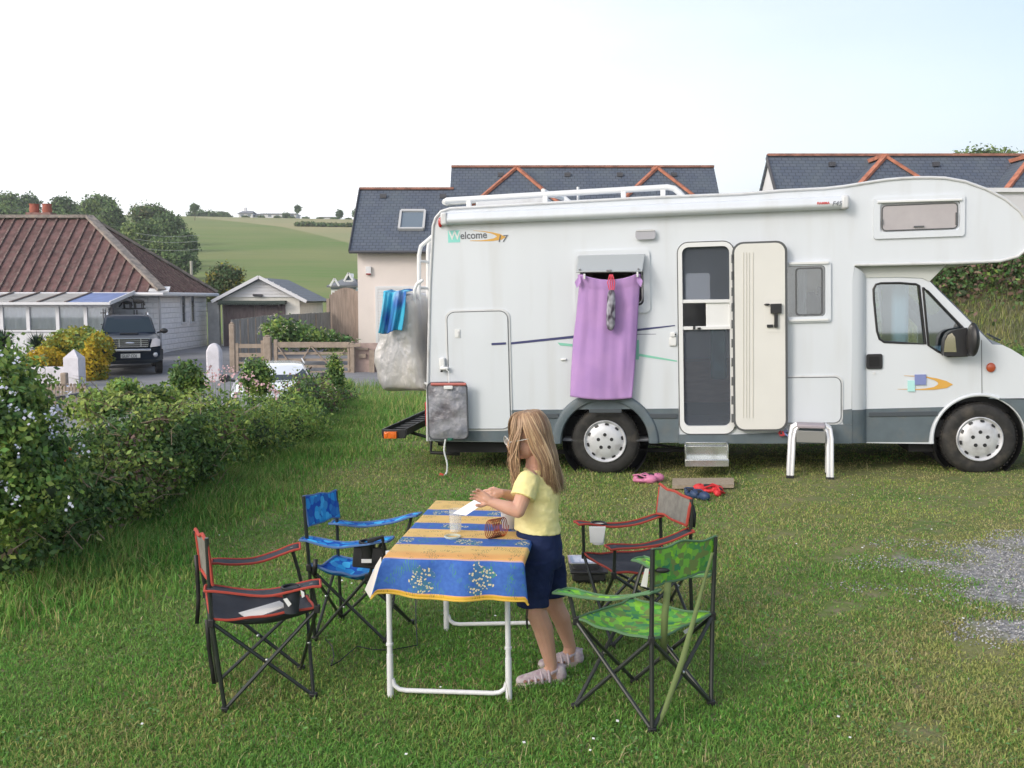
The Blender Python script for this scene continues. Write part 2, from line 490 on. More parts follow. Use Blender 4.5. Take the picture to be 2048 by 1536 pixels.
# ------------------------------------------------------------------ grass blades
def gravel_e(x, y):
    a = ((x - 4.35) / 1.85) ** 2 + ((y - 5.8) / 1.2) ** 2
    b = ((x - 3.5) / 1.15) ** 2 + ((y - 4.9) / .42) ** 2
    return np.minimum(a, b) + .5 * np.sin(x * 5 + y * 3) * np.sin(y * 7 - x * 2)
def patch(x, y, s=1.0, o=0.0):
    return .5 + .25 * (np.sin(x * 1.7 * s + 2.1 * np.sin(y * 1.3 * s + o)) + np.sin(y * 2.3 * s + 1.7 * np.sin(x * 2.1 * s + o * 2)))
def blades(name, x, y, h, wd, ml, lean=.5, flat=.15, mi=None, z=None):
    n = len(x); a = rng.uniform(0, 2 * math.pi, n); ln = lean * rng.uniform(.1, 1.2, n) * h
    dx, dy = np.cos(a), np.sin(a); a2 = a + rng.uniform(.7, 2.4, n); wx, wy = np.cos(a2) * wd * .5, np.sin(a2) * wd * .5
    if z is None: z = gz(x, y)
    z = z - .005
    b0 = np.stack([x - wx, y - wy, z], 1); b1 = np.stack([x + wx, y + wy, z], 1)
    mx_, my_ = x + dx * ln * .35, y + dy * ln * .35; mz = z + h * .6
    m0 = np.stack([mx_ - wx * .8, my_ - wy * .8, mz], 1); m1 = np.stack([mx_ + wx * .8, my_ + wy * .8, mz], 1)
    hh = h * (1 - .25 * np.minimum(1, (ln / np.maximum(h, 1e-4)) ** 2))
    tp = np.stack([x + dx * ln, y + dy * ln, z + hh], 1); tp2 = tp + np.stack([wx * .25, wy * .25, wx * 0], 1)
    V_ = np.stack([b0, b1, m1, m0, tp2, tp], 1).reshape(-1, 3)
    base = np.arange(n)[:, None] * 6
    F_ = np.concatenate([base + np.array([0, 1, 2, 3]), base + np.array([3, 2, 4, 5])], 0)
    if mi is not None: mi = np.concatenate([mi, mi])
    return npmesh(name, V_, F_, ml, mi=mi)
G1 = mat('grass_deep', (.150, .350, .065), .6, island=.38, trans=.4, spec=.12, col2=(.200, .340, .085), vscale=1.2)
G2 = mat('grass_light', (.360, .415, .120), .6, island=.38, trans=.4, spec=.12, col2=(.430, .400, .175), vscale=1.5)
G3 = mat('grass_straw', (.42, .37, .20), .7, island=.35, trans=.2, spec=.2)
HEDGE_X = lambda y: np.interp(y, [0, 5, 9, 12, 18, 24], [-2.6, -2.75, -2.75, -2.75, -2.9, -3.2])   # foot of the hedge
def lawn_points(n, ymin, ymax, p):
    u = rng.random(n); y = (ymin ** (1 - p) + u * (ymax ** (1 - p) - ymin ** (1 - p))) ** (1 / (1 - p)) if p != 1 else ymin * (ymax / ymin) ** u
    x = rng.uniform(-1, 1, n) * (y * .56 + .9)
    return x, y
x, y = lawn_points(760000, 1.9, 15, 1.45)
keep = (x > HEDGE_X(y) - np.where(y < 7, 2.6, .3)) & ((gravel_e(x, y) > .75) | (rng.random(len(x)) < .10)) & ((y < 13) | (x < 5))
pt = patch(x, y, .9); bare = patch(x, y, 3.1, 1.0) * .6 + .4 * patch(x, y, 7.3, 4.)
keep &= (rng.random(len(x)) < np.clip(1.25 - 1.3 * np.clip(bare - .56, 0, 1) * 4.5 * sst(-.5, 3, x), .10, 1))
x, y, pt, bare = x[keep], y[keep], pt[keep], bare[keep]
rightness = sst(-2.5, 3.5, x) * .55 + sst(4, 8.5, y) * .35
mi = (rng.random(len(x)) < np.clip(rightness * .9 + (pt - .5) * .9, .04, .93)).astype(int)
mi[rng.random(len(x)) < .016 + .035 * rightness * (bare > .55)] = 2
hz = .020 + .020 * np.clip(patch(x, y, 2.2, 2.), 0, 1) * rng.random(len(x))
hz *= 1 - .35 * sst(0, 4, x)
g_ = blades('grass', x, y, hz * rng.uniform(.6, 1.3, len(x)), .0032 + .0007 * y, [G1, G2, G3], lean=1.1, mi=mi)
tag(g_, 'short mown green and yellowish lawn grass', 'grass', kind='stuff')
# taller seed stalks scattered
n = 800; x, y = lawn_points(n, 2.3, 12, 1.2); k_ = (x > HEDGE_X(y) + .5) & (gravel_e(x, y) > 1); x, y = x[k_], y[k_]
o = blades('seed_stalks', x, y, rng.uniform(.05, .13, len(x)), .0014 + .0003 * y, G3, lean=.8); tag(o, 'dry straw coloured seed stalks sticking out of the lawn', 'grass', kind='stuff')
# long grass at the foot of the hedge
n = 64000; y = rng.uniform(4.8, 19, n); y = y[rng.random(n) < sst(4.6, 7.2, y)]; n = len(y); d_ = np.abs(rng.normal(0, .42, n)); x = HEDGE_X(y) - .25 + d_ * (1 + .3 * np.sin(y * 2.3) + .35 * sst(7, 12, y) )
h_ = np.clip(.30 * np.exp(-d_ * 1.1) * (.7 + .5 * patch(x, y, 2.)), .04, .5) * rng.uniform(.40, 1.0, n) * (.55 + .45 * sst(5, 8, y))
o = blades('long_grass', x, y, h_, .006 + .0005 * y, [G1, G2], lean=.8, mi=(rng.random(n) < .22).astype(int)); tag(o, 'long unmown green grass along the foot of the hedge', 'grass', kind='stuff')
# rough grass behind the motorhome and round the cover
n = 26000; y = rng.uniform(12.5, 26, n); x = rng.uniform(-3.4, 1.0, n) * (y / 13.); x = np.clip(x, -4.2, 2.5)
o = blades('long_grass', x, y, rng.uniform(.06, .26, n) * np.interp(y, [12.5, 17, 26], [.35, 1, 1.3]), .014, [G1, G2], lean=.8, mi=(rng.random(n) < .35).astype(int)); tag(o, 'rough uncut grass growing behind the rear of the motorhome', 'grass', kind='stuff')
# clover and plantain leaves in loose patches, a few daisies
cx0 = lawn_points(260, 2.2, 11, 1.3); n = 5200; q = rng.integers(0, 260, n); x = cx0[0][q] + rng.normal(0, .07, n); y = cx0[1][q] + rng.normal(0, .07, n); k_ = (x > HEDGE_X(y)) & (gravel_e(x, y) > .9); x, y = x[k_], y[k_]
V_, F_ = leaf_quads(np.stack([x, y, gz(x, y) + rng.uniform(.012, .035, len(x))], 1), np.tile([0, 0, 1.], (len(x), 1)), .016, .8, .1, .35); o = npmesh('clover', V_, F_, mat('clover_leaf', (.13, .26, .07), .6, island=.35, trans=.2)); tag(o, 'small clover leaves in loose patches through the lawn', 'clover', kind='stuff')
x, y = lawn_points(70, 2.3, 9, 1.2); V_, F_ = leaf_quads(np.repeat(np.stack([x, y, gz(x, y) + .045], 1), 2, 0), np.tile([0, -.3, 1.], (140, 1)), .013, 1., .0, .1); o = npmesh('daisies', V_, F_, mat('daisy_white', (.75, .75, .72), .7)); tag(o, 'tiny white daisies dotted over the lawn', 'daisies', kind='stuff')
# pebbles
n = 34000; x = rng.uniform(1.6, 6.2, n); y = rng.uniform(4.3, 7.0, n); k_ = (gravel_e(x, y) < .85 + rng.random(n) * .6) | (rng.random(n) < .004); x, y = x[k_], y[k_]; n = len(x)
oc = np.array([(1, 0, 0), (-1, 0, 0), (0, 1, 0), (0, -1, 0), (0, 0, .7), (0, 0, -.6)]); fo = np.array([(0, 2, 4), (2, 1, 4), (1, 3, 4), (3, 0, 4), (2, 0, 5), (1, 2, 5), (3, 1, 5), (0, 3, 5)])
sz = rng.uniform(.003, .0095, n)[:, None, None]; ro = rng.uniform(0, 6.28, n); cr, sr = np.cos(ro)[:, None], np.sin(ro)[:, None]
ov = np.stack([oc[None, :, 0] * cr - oc[None, :, 1] * sr * .7, oc[None, :, 0] * sr + oc[None, :, 1] * cr * .7, np.broadcast_to(oc[None, :, 2], (n, 6))], -1) * sz * rng.uniform(.7, 1.3, (n, 6, 1))
PV = ov + np.stack([x, y, gz(x, y) + .004], 1)[:, None, :]
o = npmesh('gravel', PV.reshape(-1, 3), (np.arange(n)[:, None, None] * 6 + fo[None]).reshape(-1, 3), mat('pebble', (.34, .335, .335), .8, island=.6)); tag(o, 'grey loose gravel scattered at the right of the lawn', 'gravel', kind='stuff')

# ================================================================== PLANTS
L_dk = mat('leaf_dark', (.092, .170, .055), .5, island=.45, trans=.25, spec=.3)
L_md = mat('leaf_mid', (.175, .290, .070), .5, island=.45, trans=.3, spec=.3)
L_lt = mat('leaf_light', (.30, .40, .095), .5, island=.40, trans=.3, spec=.3)
L_yel = mat('leaf_yellow', (.55, .40, .035), .6, island=.25, trans=.3, spec=.2)
L_gold = mat('leaf_golden', (.33, .30, .035), .6, island=.3, trans=.3, spec=.2)
L_br = mat('leaf_brown', (.17, .115, .08), .7, island=.5, trans=.2)
L_wh = mat('flower_white', (.62, .64, .78), .7, island=.2, trans=.2)
L_pk = mat('flower_pink', (.66, .42, .44), .7, island=.2, trans=.2)
L_cr = mat('flower_cream', (.60, .55, .42), .7, island=.2, trans=.2)
M_bark = mat('bark', (.12, .09, .065), .9, var=.3, vscale=8, bump=.6, bscale=20)
M_core = mat('core_shade', (.045, .065, .028), .95, var=.4, vscale=9)  # darker than the leaves: shade inside the foliage put into the colour
def foliage(name, blobs, n, size, mats, probs, parent=None, shell=.45, fold=.3, asp=.6, jit=.7, rough=.2, clump=0, core=True):
    C, Nn = blob_points(blobs, n, shell, rough=rough)
    if clump:
        nc = max(8, len(C) // clump); q = C[:nc]; sel = rng.integers(0, nc, len(C)); mixf = .38
        C = C * (1 - mixf) + (q[sel] + rng.normal(0, size * 1.5, C.shape)) * mixf
    V_, F_ = leaf_quads(C, Nn, size, asp, fold, jit)
    # patches of colour in clumps rather than salt and pepper
    f = .5 + .5 * np.sin(C[:, 0] * 3.1 / max(size * 8, .2) + 1.3 * np.sin(C[:, 2] * 4.3 / max(size * 8, .2)) + C[:, 1] * 2.)
    r_ = np.clip(rng.random(len(C)) * .6 + f * .4, 0, .999); pc = np.cumsum(probs) / sum(probs)
    rk = np.argsort(np.argsort(r_)) / len(r_)
    mi = np.searchsorted(pc, rk); mi = np.clip(mi, 0, len(mats) - 1)
    o = npmesh(name, V_, F_, mats, parent, mi=mi)
    return o
def core(blobs, parent=None, sc=.50, name='stems_and_core'):  # dark filler blobs added inside the leaves to block see-through
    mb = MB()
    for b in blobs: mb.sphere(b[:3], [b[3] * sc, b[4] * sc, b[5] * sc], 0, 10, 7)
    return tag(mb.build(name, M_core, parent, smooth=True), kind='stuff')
def plant(name, label, cat, blobs, n, size, mats, probs, group=None, **k):
    blobs = [tuple(b) for b in blobs]
    bx_, by_ = np.mean([b[0] for b in blobs]), np.mean([b[1] for b in blobs]); bz_ = min(b[2] - b[5] for b in blobs)
    r = empty(name, (bx_, by_, bz_)); tag(r, label, cat, group)
    lb = [(b[0] - bx_, b[1] - by_, b[2] - bz_) + tuple(b[3:]) for b in blobs]
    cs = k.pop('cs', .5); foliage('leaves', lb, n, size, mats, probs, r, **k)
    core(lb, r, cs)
    return r
def stems_and_core(root, pts, r0=.008, ml=M_bark, name='twigs'):
    mb = MB()
    for p in pts: mb.tube(p, [r0 * (1 - .7 * i / (len(p) - 1)) for i in range(len(p))], 5)
    return tag(mb.build(name, ml, root, smooth=True), kind='stuff')
def at(u, v, Y, r):     # blob helper: pixel centre, depth, pixel radius (x,z) and depth radius
    p = P(u, v, Y); s = Y / F_PX
    return (p.x, p.y, p.z, r[0] * s, r[2], r[1] * s)
def flowers(root, C, size, ml, name='flowers', per=7):
    C = np.asarray(C); b = np.array(root.location); pts = np.repeat(C - b, per, 0) + rng.normal(0, size * .9, (len(C) * per, 3))
    V_, F_ = leaf_quads(pts, np.tile([0, -1., .6], (len(pts), 1)), size, .8, .1, .6); return tag(npmesh(name, V_, F_, ml, root), kind='stuff')
def surf_points(blobs, n, front=True):
    C, Nn = blob_points(blobs, n * 4, .06)
    k = (Nn[:, 1] < .1) & (Nn[:, 2] > -.35); C = C[k]; Nn = Nn[k]; return C[:n] + Nn[:n] * .03

# near left shrub with pale flowers
bl = [at(-40, 800, 6.3, (150, 150, .7)), at(35, 900, 6.2, (95, 125, .55)), at(5, 730, 6.5, (52, 60, .35)), at(-30, 1010, 6.0, (120, 110, .5)), at(95, 985, 6.1, (75, 80, .4))]
r_ = plant('flowering_shrub', 'broad green shrub with clusters of pale blue-white flowers at left edge', 'shrub', bl, 32000, .044, [L_dk, L_md, L_lt], [.45, .4, .15], shell=.5, clump=30, cs=.28)
flowers(r_, surf_points(bl, 58), .022, L_wh)
# bramble hedge
hb = [at(185, 905, 7.8, (85, 85, .55)), at(275, 885, 8.3, (100, 95, .6)), at(350, 885, 8.8, (95, 92, .6)), at(430, 870, 9.6, (80, 78, .6)), at(150, 990, 7.2, (120, 80, .5)), at(255, 980, 7.9, (90, 70, .5)), at(90, 1070, 6.7, (130, 80, .5)), at(380, 950, 9.0, (70, 55, .4)), at(-10, 1120, 6.1, (110, 80, .45)), at(150, 1060, 6.9, (75, 60, .35))]
r_ = plant('bramble_hedge', 'dense tangled bramble hedge at left with dark and yellowish leaves', 'hedge', hb, 56000, .046, [L_dk, L_md, L_lt, L_br], [.42, .32, .19, .07], shell=.5, clump=24, cs=.3)
tw_ = []
for i in range(90):
    b = hb[i % len(hb)]; a = rng.uniform(-math.pi, 0); c = Vector((b[0] + b[3] * .95 * math.cos(a), b[1] - b[4] * .95 * abs(math.sin(a)), b[2] + rng.uniform(-.3, .75) * b[5])) - r_.location
    d = Vector((rng.normal(0, .14), rng.normal(0, .08) - .02, rng.uniform(.02, .22))); tw_.append([c, c + d * .6, c + d + Vector((rng.normal(0, .06), 0, -.03))])
stems_and_core(r_, tw_, .004, mat('twig_pale', (.30, .22, .15), .8))
sh_ = []; lp = []; ln_ = []       # arching shoots that break the outline
for i in range(70):
    b = hb[i % 6]; c = Vector((b[0] + rng.uniform(-.8, .8) * b[3], b[1] - b[4] * rng.uniform(0, .8), b[2] + b[5] * rng.uniform(.45, .85))); d = Vector((rng.normal(0, .10), -abs(rng.normal(0, .08)), rng.uniform(.10, .30)))
    p4 = [c, c + d * .5, c + d * .9 + Vector((d.x * .4, 0, -.01)), c + d * 1.1 + Vector((d.x, -.03, -.05))]; sh_.append([p - r_.location for p in p4])
    for t in np.linspace(.15, 1, 12): q4 = p4[0].lerp(p4[1], t * 2) if t < .5 else p4[1].lerp(p4[3], t * 2 - 1); lp.append(tuple(q4 - r_.location + Vector((rng.normal(0, .015), rng.normal(0, .015), rng.normal(0, .01))))); ln_.append((0, -.6, .8))
stems_and_core(r_, sh_, .0035, L_br, 'shoots'); V_, F_ = leaf_quads(np.array(lp), np.array(ln_), .042, .6, .3, .8); tag(npmesh('shoot_leaves', V_, F_, L_lt, r_), kind='stuff')
# nettles and wild flowers in the middle of the hedge
nb = [at(430, 866, 10.4, (75, 84, .6)), at(500, 882, 11.2, (85, 92, .7)), at(585, 875, 12.2, (75, 86, .7)), at(470, 940, 10.6, (90, 45, .5)), at(560, 925, 11.8, (70, 45, .5))]
r_ = plant('nettle_clump', 'bright green nettles with pink flower heads in the middle of hedge', 'weeds', nb, 22000, .055, [L_md, L_lt, L_dk], [.45, .33, .22], shell=.6, asp=.4, jit=1.1)
fp_ = [P(u, v, 10.3) for u, v in ((425, 745), (430, 752), (440, 748), (450, 755), (415, 740), (470, 752), (486, 748), (500, 760), (512, 766), (505, 755), (545, 780), (549, 785), (540, 775), (460, 740), (480, 770), (520, 772), (550, 790), (436, 760), (419, 768), (448, 738), (495, 780), (475, 792))]
flowers(r_, fp_, .028, L_pk, per=8)
for q in fp_: pass
stems_and_core(r_, [[q - r_.location - Vector((0, 0, .35)), q - r_.location] for q in fp_], .004, L_md)
# ivy-clad posts
def ivy(u, v0, v1, w, Y, label, n=3000, mats=None):
    s = Y / F_PX; h = (v1 - v0)
    bl = [at(u, v0 + w * .8, Y, (w * .85, w * .8, w * s * .9)), at(u + 2, v0 + h * .45, Y, (w, h * .3, w * s)), at(u + 4, v0 + h * .75, Y, (w * 1.15, h * .32, w * s * 1.1))]
    r = plant('ivy_post', label, 'ivy bush', bl, n, .050, mats or [L_dk, L_md, L_lt], [.42, .36, .22], group='ivy-covered posts along the hedge', shell=.4, clump=18)
    return r
ivy(372, 716, 800, 37, 10.6, 'round ivy-covered post just right of the dark four-wheel-drive car', 3200)
ivy(512, 706, 800, 36, 13.0, 'ivy-covered post in front of the white parked car', 3400)
ivy(668, 702, 800, 18, 17.0, 'slim cone of ivy on a post beside the field gate', 2600)
hb2 = [at(612, 790, 14.5, (62, 58, .7)), at(645, 792, 16.5, (45, 48, .7)), at(585, 830, 13.5, (60, 60, .6)), at(690, 800, 18.5, (40, 30, .7)), at(640, 845, 15, (60, 30, .5))]
r_ = plant('bramble_thicket', 'low thicket of brown and green brambles hiding the white car', 'hedge', hb2, 19000, .055, [L_dk, L_md, L_br, L_lt], [.38, .30, .18, .14], shell=.5, clump=20)
flowers(r_, [P(u, v, 14.2) for u, v in ((640, 770), (655, 790), (632, 800), (672, 780), (600, 775))], .02, L_cr, per=4)
r_ = plant('dock_plant', 'leafy green bush top in front of the lane below the car', 'bush', [at(245, 776, 9.2, (30, 20, .2)), at(200, 812, 8.6, (55, 32, .3)), at(310, 800, 9.6, (50, 32, .3))], 4200, .05, [L_lt, L_md, L_dk], [.4, .4, .2], shell=.6)
# orange flowers
r_ = empty('orange_flower', tuple(P(120, 922, 6.9))); tag(r_, 'orange blooms low down between the flowering shrub and brambles', 'flower')
C = np.array([tuple(P(u, v, 6.55) - r_.location) for u, v in ((128, 908), (122, 915), (133, 905), (110, 935), (115, 940), (107, 930), (118, 927))]); pts = np.repeat(C, 6, 0) + rng.normal(0, .018, (len(C) * 6, 3))
V_, F_ = leaf_quads(pts, np.tile([0, -1., .3], (len(pts), 1)), .04, .8, .1, .5); tag(npmesh('petals', V_, F_, mat('flower_orange', (.60, .10, .02), .6, island=.2), r_), kind='stuff')
stems_and_core(r_, [[Vector((0, 0, -.35)), Vector(C[i])] for i in range(0, 7, 2)], .004, L_md)

# garden shrubs by the cottage
bl = [at(95, 718, 28, (38, 22, .6)), at(70, 725, 28, (28, 18, .5))]
plant('yellow_shrub', 'low golden yellow shrub behind the white garden wall', 'shrub', bl, 4200, .10, [L_yel, L_gold], [.85, .15], group='golden garden shrubs', shell=.35)
bl = [at(188, 735, 28.3, (26, 45, .7)), at(200, 700, 28.6, (22, 35, .6))]
plant('yellow_shrub', 'tall golden yellow shrub between white pillar and car', 'shrub', bl, 4200, .10, [L_yel, L_gold, L_lt], [.6, .3, .1], group='golden garden shrubs', shell=.35)
bl = [at(160, 680, 30, (48, 26, .9)), at(125, 690, 30, (38, 26, .8)), at(180, 695, 29.6, (28, 30, .7))]
plant('green_shrub', 'rounded yellow-green shrub below the conservatory windows', 'shrub', bl, 5200, .12, [L_gold, L_lt, L_md], [.3, .4, .3], shell=.4)
def yucca(u, v, Y, r, label):
    p = P(u, v, Y); root = empty('spiky_plant', tuple(p)); tag(root, label, 'plant', 'spiky cordyline plants')
    vs = []; fs = []; s = r * Y / F_PX
    for i in range(170):
        a = rng.uniform(0, 2 * math.pi); e = rng.uniform(-.2, 1.35); L_ = s * rng.uniform(.75, 1.05)
        d = Vector((math.cos(a) * math.cos(e), math.sin(a) * math.cos(e), math.sin(e))); w_ = Vector((-math.sin(a), math.cos(a), 0)) * s * .035
        m_ = d * L_ * .6; t_ = d * L_ + Vector((0, 0, -.12 * L_ * math.cos(e)))
        o_ = len(vs); vs += [-w_, w_, m_ + w_, m_ - w_, t_]; fs += [(o_, o_ + 1, o_ + 2, o_ + 3), (o_ + 3, o_ + 2, o_ + 4)]
    mb = MB(); mb.add(vs, fs); mb.build('leaves', mat('yucca_leaf', (.028, .055, .028), .5, island=.4), root)
    mb = MB(); mb.tube([(0, 0, -s * 1.1), (0, 0, 0)], s * .12); mb.build('trunk', M_bark, root)
yucca(75, 700, 30.5, 42, 'dark spiky cordyline against the white cottage wall')
yucca(5, 690, 29, 42, 'dark spiky cordyline cut off by the left edge')
# bushes by the fence
bl = [at(555, 660, 33, (34, 30, 1.0)), at(590, 672, 33.2, (34, 24, 1.0)), at(640, 682, 33.5, (40, 16, .8)), at(690, 684, 33.8, (28, 11, .6))]
r_ = plant('rose_bush', 'dark green rose bush with small pale blooms by the grey fence', 'bush', bl, 6500, .15, [L_dk, L_md, L_lt], [.5, .35, .15], shell=.45, clump=16)
flowers(r_, surf_points(bl, 60), .035, L_cr, per=3)

# ------------------------------------------------------------------ trees
def tree(name, label, cat, loc, h, blobs_rel, n, size, mats, probs, group=None, trunk=True, tr=.2):
    r = empty(name, loc); tag(r, label, cat, group)
    foliage('crown', blobs_rel, n, size, mats, probs, r, shell=.5, clump=22, rough=.12)
    core(blobs_rel, r, .5, 'crown_core')  # filler blobs in the crown, painted as its inner shade
    mb = MB(); zc = min(b[2] for b in blobs_rel); mb.tube([(0, 0, -.5), (.05 * h, 0, zc * .5), (0, 0, zc + .1)], [tr, tr * .8, tr * .45], 8)
    for b in blobs_rel[:5]: mb.tube([(0, 0, zc * .8), (b[0] * .5, b[1] * .5, (zc + b[2]) * .5), (b[0], b[1], b[2])], [tr * .5, tr * .3, tr * .1], 6)
    mb.build('trunk', M_bark, r, smooth=True)
    return r
T_dk = mat('tree_dark', (.105, .165, .075), .7, island=.35, trans=.2, spec=.15)
T_md = mat('tree_mid', (.17, .25, .10), .7, island=.35, trans=.2, spec=.15)
T_lt = mat('tree_light', (.20, .27, .095), .7, island=.3, trans=.2, spec=.15)
T_br = mat('tree_olive', (.165, .170, .085), .7, island=.3, trans=.2, spec=.15)
pal = {'d': ([T_dk, T_md], [.7, .3]), 'm': ([T_md, T_dk, T_lt], [.55, .25, .2]), 'l': ([T_lt, T_md], [.65, .35]), 'o': ([T_md, T_br, T_dk], [.45, .35, .2])}
woods = [  # u, vtop, vbottom, halfwidth px, Y, palette, label
    (12, 378, 445, 34, 175, 'm', 'rounded tree at far left of the wooded hilltop'),
    (58, 382, 440, 30, 178, 'd', 'broad dark tree just left of the chimney pots'),
    (128, 388, 452, 33, 165, 'd', 'dark tree right of the brick chimney pots'),
    (196, 383, 455, 42, 160, 'm', 'tallest broad tree on the wooded skyline'),
    (222, 396, 470, 30, 150, 'm', 'green tree in front of the tallest skyline tree'),
    (292, 402, 452, 52, 150, 'o', 'wide olive green bush mass on the hill shoulder'),
    (340, 418, 478, 40, 140, 'd', 'dark scrub tree on the slope below the shoulder'),
    (262, 440, 492, 34, 120, 'l', 'bright green tree above the cottage hip roof'),
    (300, 436, 490, 32, 122, 'm', 'mid green tree beside the bright tree above cottage'),
    (372, 458, 508, 28, 118, 'd', 'rounded dark tree standing in the green field'),
    (330, 470, 520, 40, 112, 'm', 'spreading tree behind the cottage roof slope'),
    (370, 500, 545, 34, 104, 'd', 'lower dark tree just above the cottage eaves'),
    (408, 427, 441, 44, 290, 'd', 'thin line of scrub at the top of field'),
    (440, 431, 439, 22, 300, 'o', 'low bushes ending the hilltop hedgerow'),
    (165, 425, 500, 60, 128, 'd', 'dark wood edge behind the cottage ridge'),
    (30, 405, 470, 70, 150, 'm', 'green wood behind the left end of roof'),
    (156, 402, 460, 36, 170, 'm', 'lower tree filling the skyline gap right of chimney'),
    (105, 415, 470, 60, 140, 'm', 'leafy trees behind the chimney stack'),
]
for (u, v0, v1, hw, Y, pk, lab) in woods:
    s = Y / F_PX; top = P(u, v0, Y); zb_ = float(gz(top.x, Y)); H = max(top.z - zb_, (v1 - v0) * s); zc = top.z - (v1 - v0) * s * .5
    root = (top.x, Y, zb_); hh = (v1 - v0) * s * .5; ww = hw * s
    bl = [(0, 0, zc - zb_ + hh * .25, ww * .75, ww * .7, hh * .75)]
    for i in range(6):
        a = rng.uniform(0, 6.28); q = rng.uniform(.45, .7); bl.append((math.cos(a) * ww * q, math.sin(a) * ww * q * .7, zc - zb_ + rng.uniform(-.55, .4) * hh, ww * rng.uniform(.32, .5), ww * rng.uniform(.32, .5), hh * rng.uniform(.35, .6)))
    bl.append((0, 0, (zc - zb_) * .5, ww * .7, ww * .6, max(.5, (zc - zb_) * .5)))
    tree('broadleaf_tree', lab, 'tree', root, H, bl, 5200, .0030 * Y, *pal[pk], group='trees on the wooded hillside', tr=.25)
p = P(450, 550, 55); zb_ = float(gz(p.x, 55)); s = 55 / F_PX
bl = [((450 - 450) * s, 0, p.z - zb_, 38 * s, 1.0, 22 * s), (-22 * s, 0, p.z - zb_ - 12 * s, 22 * s, .8, 18 * s), (22 * s, 0, p.z - zb_ + 2 * s, 24 * s, .8, 18 * s), (0, 0, p.z - zb_ - 20 * s, 40 * s, .9, 26 * s), (-8 * s, 0, p.z - zb_ + 14 * s, 22 * s, .7, 14 * s), (-34 * s, 0, p.z - zb_ - 45 * s, 22 * s, .8, 40 * s)]
tree('garden_tree', 'round dark evergreen with brownish tips between cottage and garage', 'tree', (p.x, 55, zb_), 3, bl, 6500, .16, [T_dk, T_br, L_gold], [.55, .35, .10], tr=.12)
# lone skyline trees
def sky_tree(u, v0, v1, hw, Y, lab, pine=False):
    s = Y / F_PX; p = P(u, v0, Y); zb_ = float(gz(p.x, Y)); pb = P(u, v1, Y).z; zb_ = min(zb_, pb); H = p.z - zb_; ww = hw * s
    if pine: bl = [(0, 0, H * .86, ww * .8, ww * .7, H * .08), (ww * .3, 0, H * .74, ww * .9, ww * .6, H * .07), (-ww * .35, 0, H * .66, ww * .55, ww * .5, H * .06), (ww * .1, 0, H * .50, ww * .5, ww * .5, H * .05)]
    else: bl = [(0, 0, H * .6, ww, ww, H * .38), (ww * .3, 0, H * .45, ww * .8, ww * .8, H * .3), (-ww * .3, 0, H * .4, ww * .7, ww * .7, H * .3)]
    tree('pine_tree' if pine else 'skyline_tree', lab, 'tree', (p.x, Y, zb_), H, bl, 1500, Y * .0016, [T_dk, T_md], [.7, .3], tr=ww * .07)
sky_tree(388, 406, 428, 10, 230, 'lone windswept pine on the skyline above the field', True)
sky_tree(595, 410, 432, 5, 300, 'thin pine standing beside the long white farm building', True)
sky_tree(445, 427, 436, 6, 300, 'tiny lone bush left of the farmhouse on skyline')
sky_tree(679, 418, 436, 7, 300, 'round tree on the skyline right of farm')
sky_tree(714, 414, 438, 11, 290, 'dark skyline tree at the edge of slate roof')
sky_tree(572, 427, 436, 7, 300, 'bushes beside the far white farm building')
def hedgerow(name, lab, pts, Y, hpx, n):
    bl = []
    c0 = P(pts[0][0], pts[0][1], Y)
    for i in range(len(pts) - 1):
        for t in np.linspace(0, 1, 6):
            u = pts[i][0] + (pts[i + 1][0] - pts[i][0]) * t; v = pts[i][1] + (pts[i + 1][1] - pts[i][1]) * t
            x_, y_ = (u - 1024) / F_PX * Y, Y; z_ = float(gz(x_, y_)); bl.append((x_, y_, z_ + hpx * Y / F_PX * .4, 7 * Y / F_PX, 1.5, hpx * Y / F_PX * rng.uniform(.4, .75)))
    return plant(name, lab, 'hedgerow', bl, n, Y * .002, [T_dk, T_md, T_br], [.5, .35, .15], shell=.6)
hedgerow('field_hedgerow', 'dark hedgerow crossing the hill field left of slate roof', [(600, 462), (650, 468), (712, 478)], 205, 9, 3500)
hedgerow('field_hedgerow', 'thin hedgerow along the top edge of field', [(400, 438), (560, 436), (700, 438)], 292, 4, 3000)
hedgerow('garden_hedgerow', 'pale green bushes behind the garage and the arched gate', [(580, 575), (620, 580), (655, 590), (712, 585)], 62, 24, 5200)
hedgerow('garden_hedgerow', 'small dark bushes by the tiny white cottage', [(690, 560), (712, 560)], 75, 20, 1500)
# bank behind the cab
bl = []
for i in range(46):
    x_ = rng.uniform(6.0, 11.5); y_ = rng.uniform(17.2, 20); bl.append((x_, y_, float(gz(x_, y_)) + .15, rng.uniform(.6, 1.1), rng.uniform(.5, .8), rng.uniform(.45, .8)))
plant('bracken_bank', 'brown and dark green scrub on top of the bank behind cab', 'scrub', bl, 60000, .085, [L_dk, L_br, L_md], [.52, .33, .15], shell=.7, clump=16, cs=.12)
n = 60000; x = rng.uniform(4.2, 13, n); y = rng.uniform(12.5, 18.2, n)
o = blades('bank_grass', x, y, rng.uniform(.06, .18, n), .012, [G2, G3, mat('grass_pale', (.20, .205, .12), .7, island=.4, trans=.2)], lean=.7, mi=rng.choice(3, n, p=[.30, .06, .64])); tag(o, 'long pale grass on the bank behind the cab of motorhome', 'grass', kind='stuff')
bl = []
for i in range(22):
    x_ = rng.uniform(4.5, 11); y_ = rng.uniform(14.2, 16.4); bl.append((x_, y_, float(gz(x_, y_)) + .1, rng.uniform(.4, .7), .4, rng.uniform(.2, .35)))
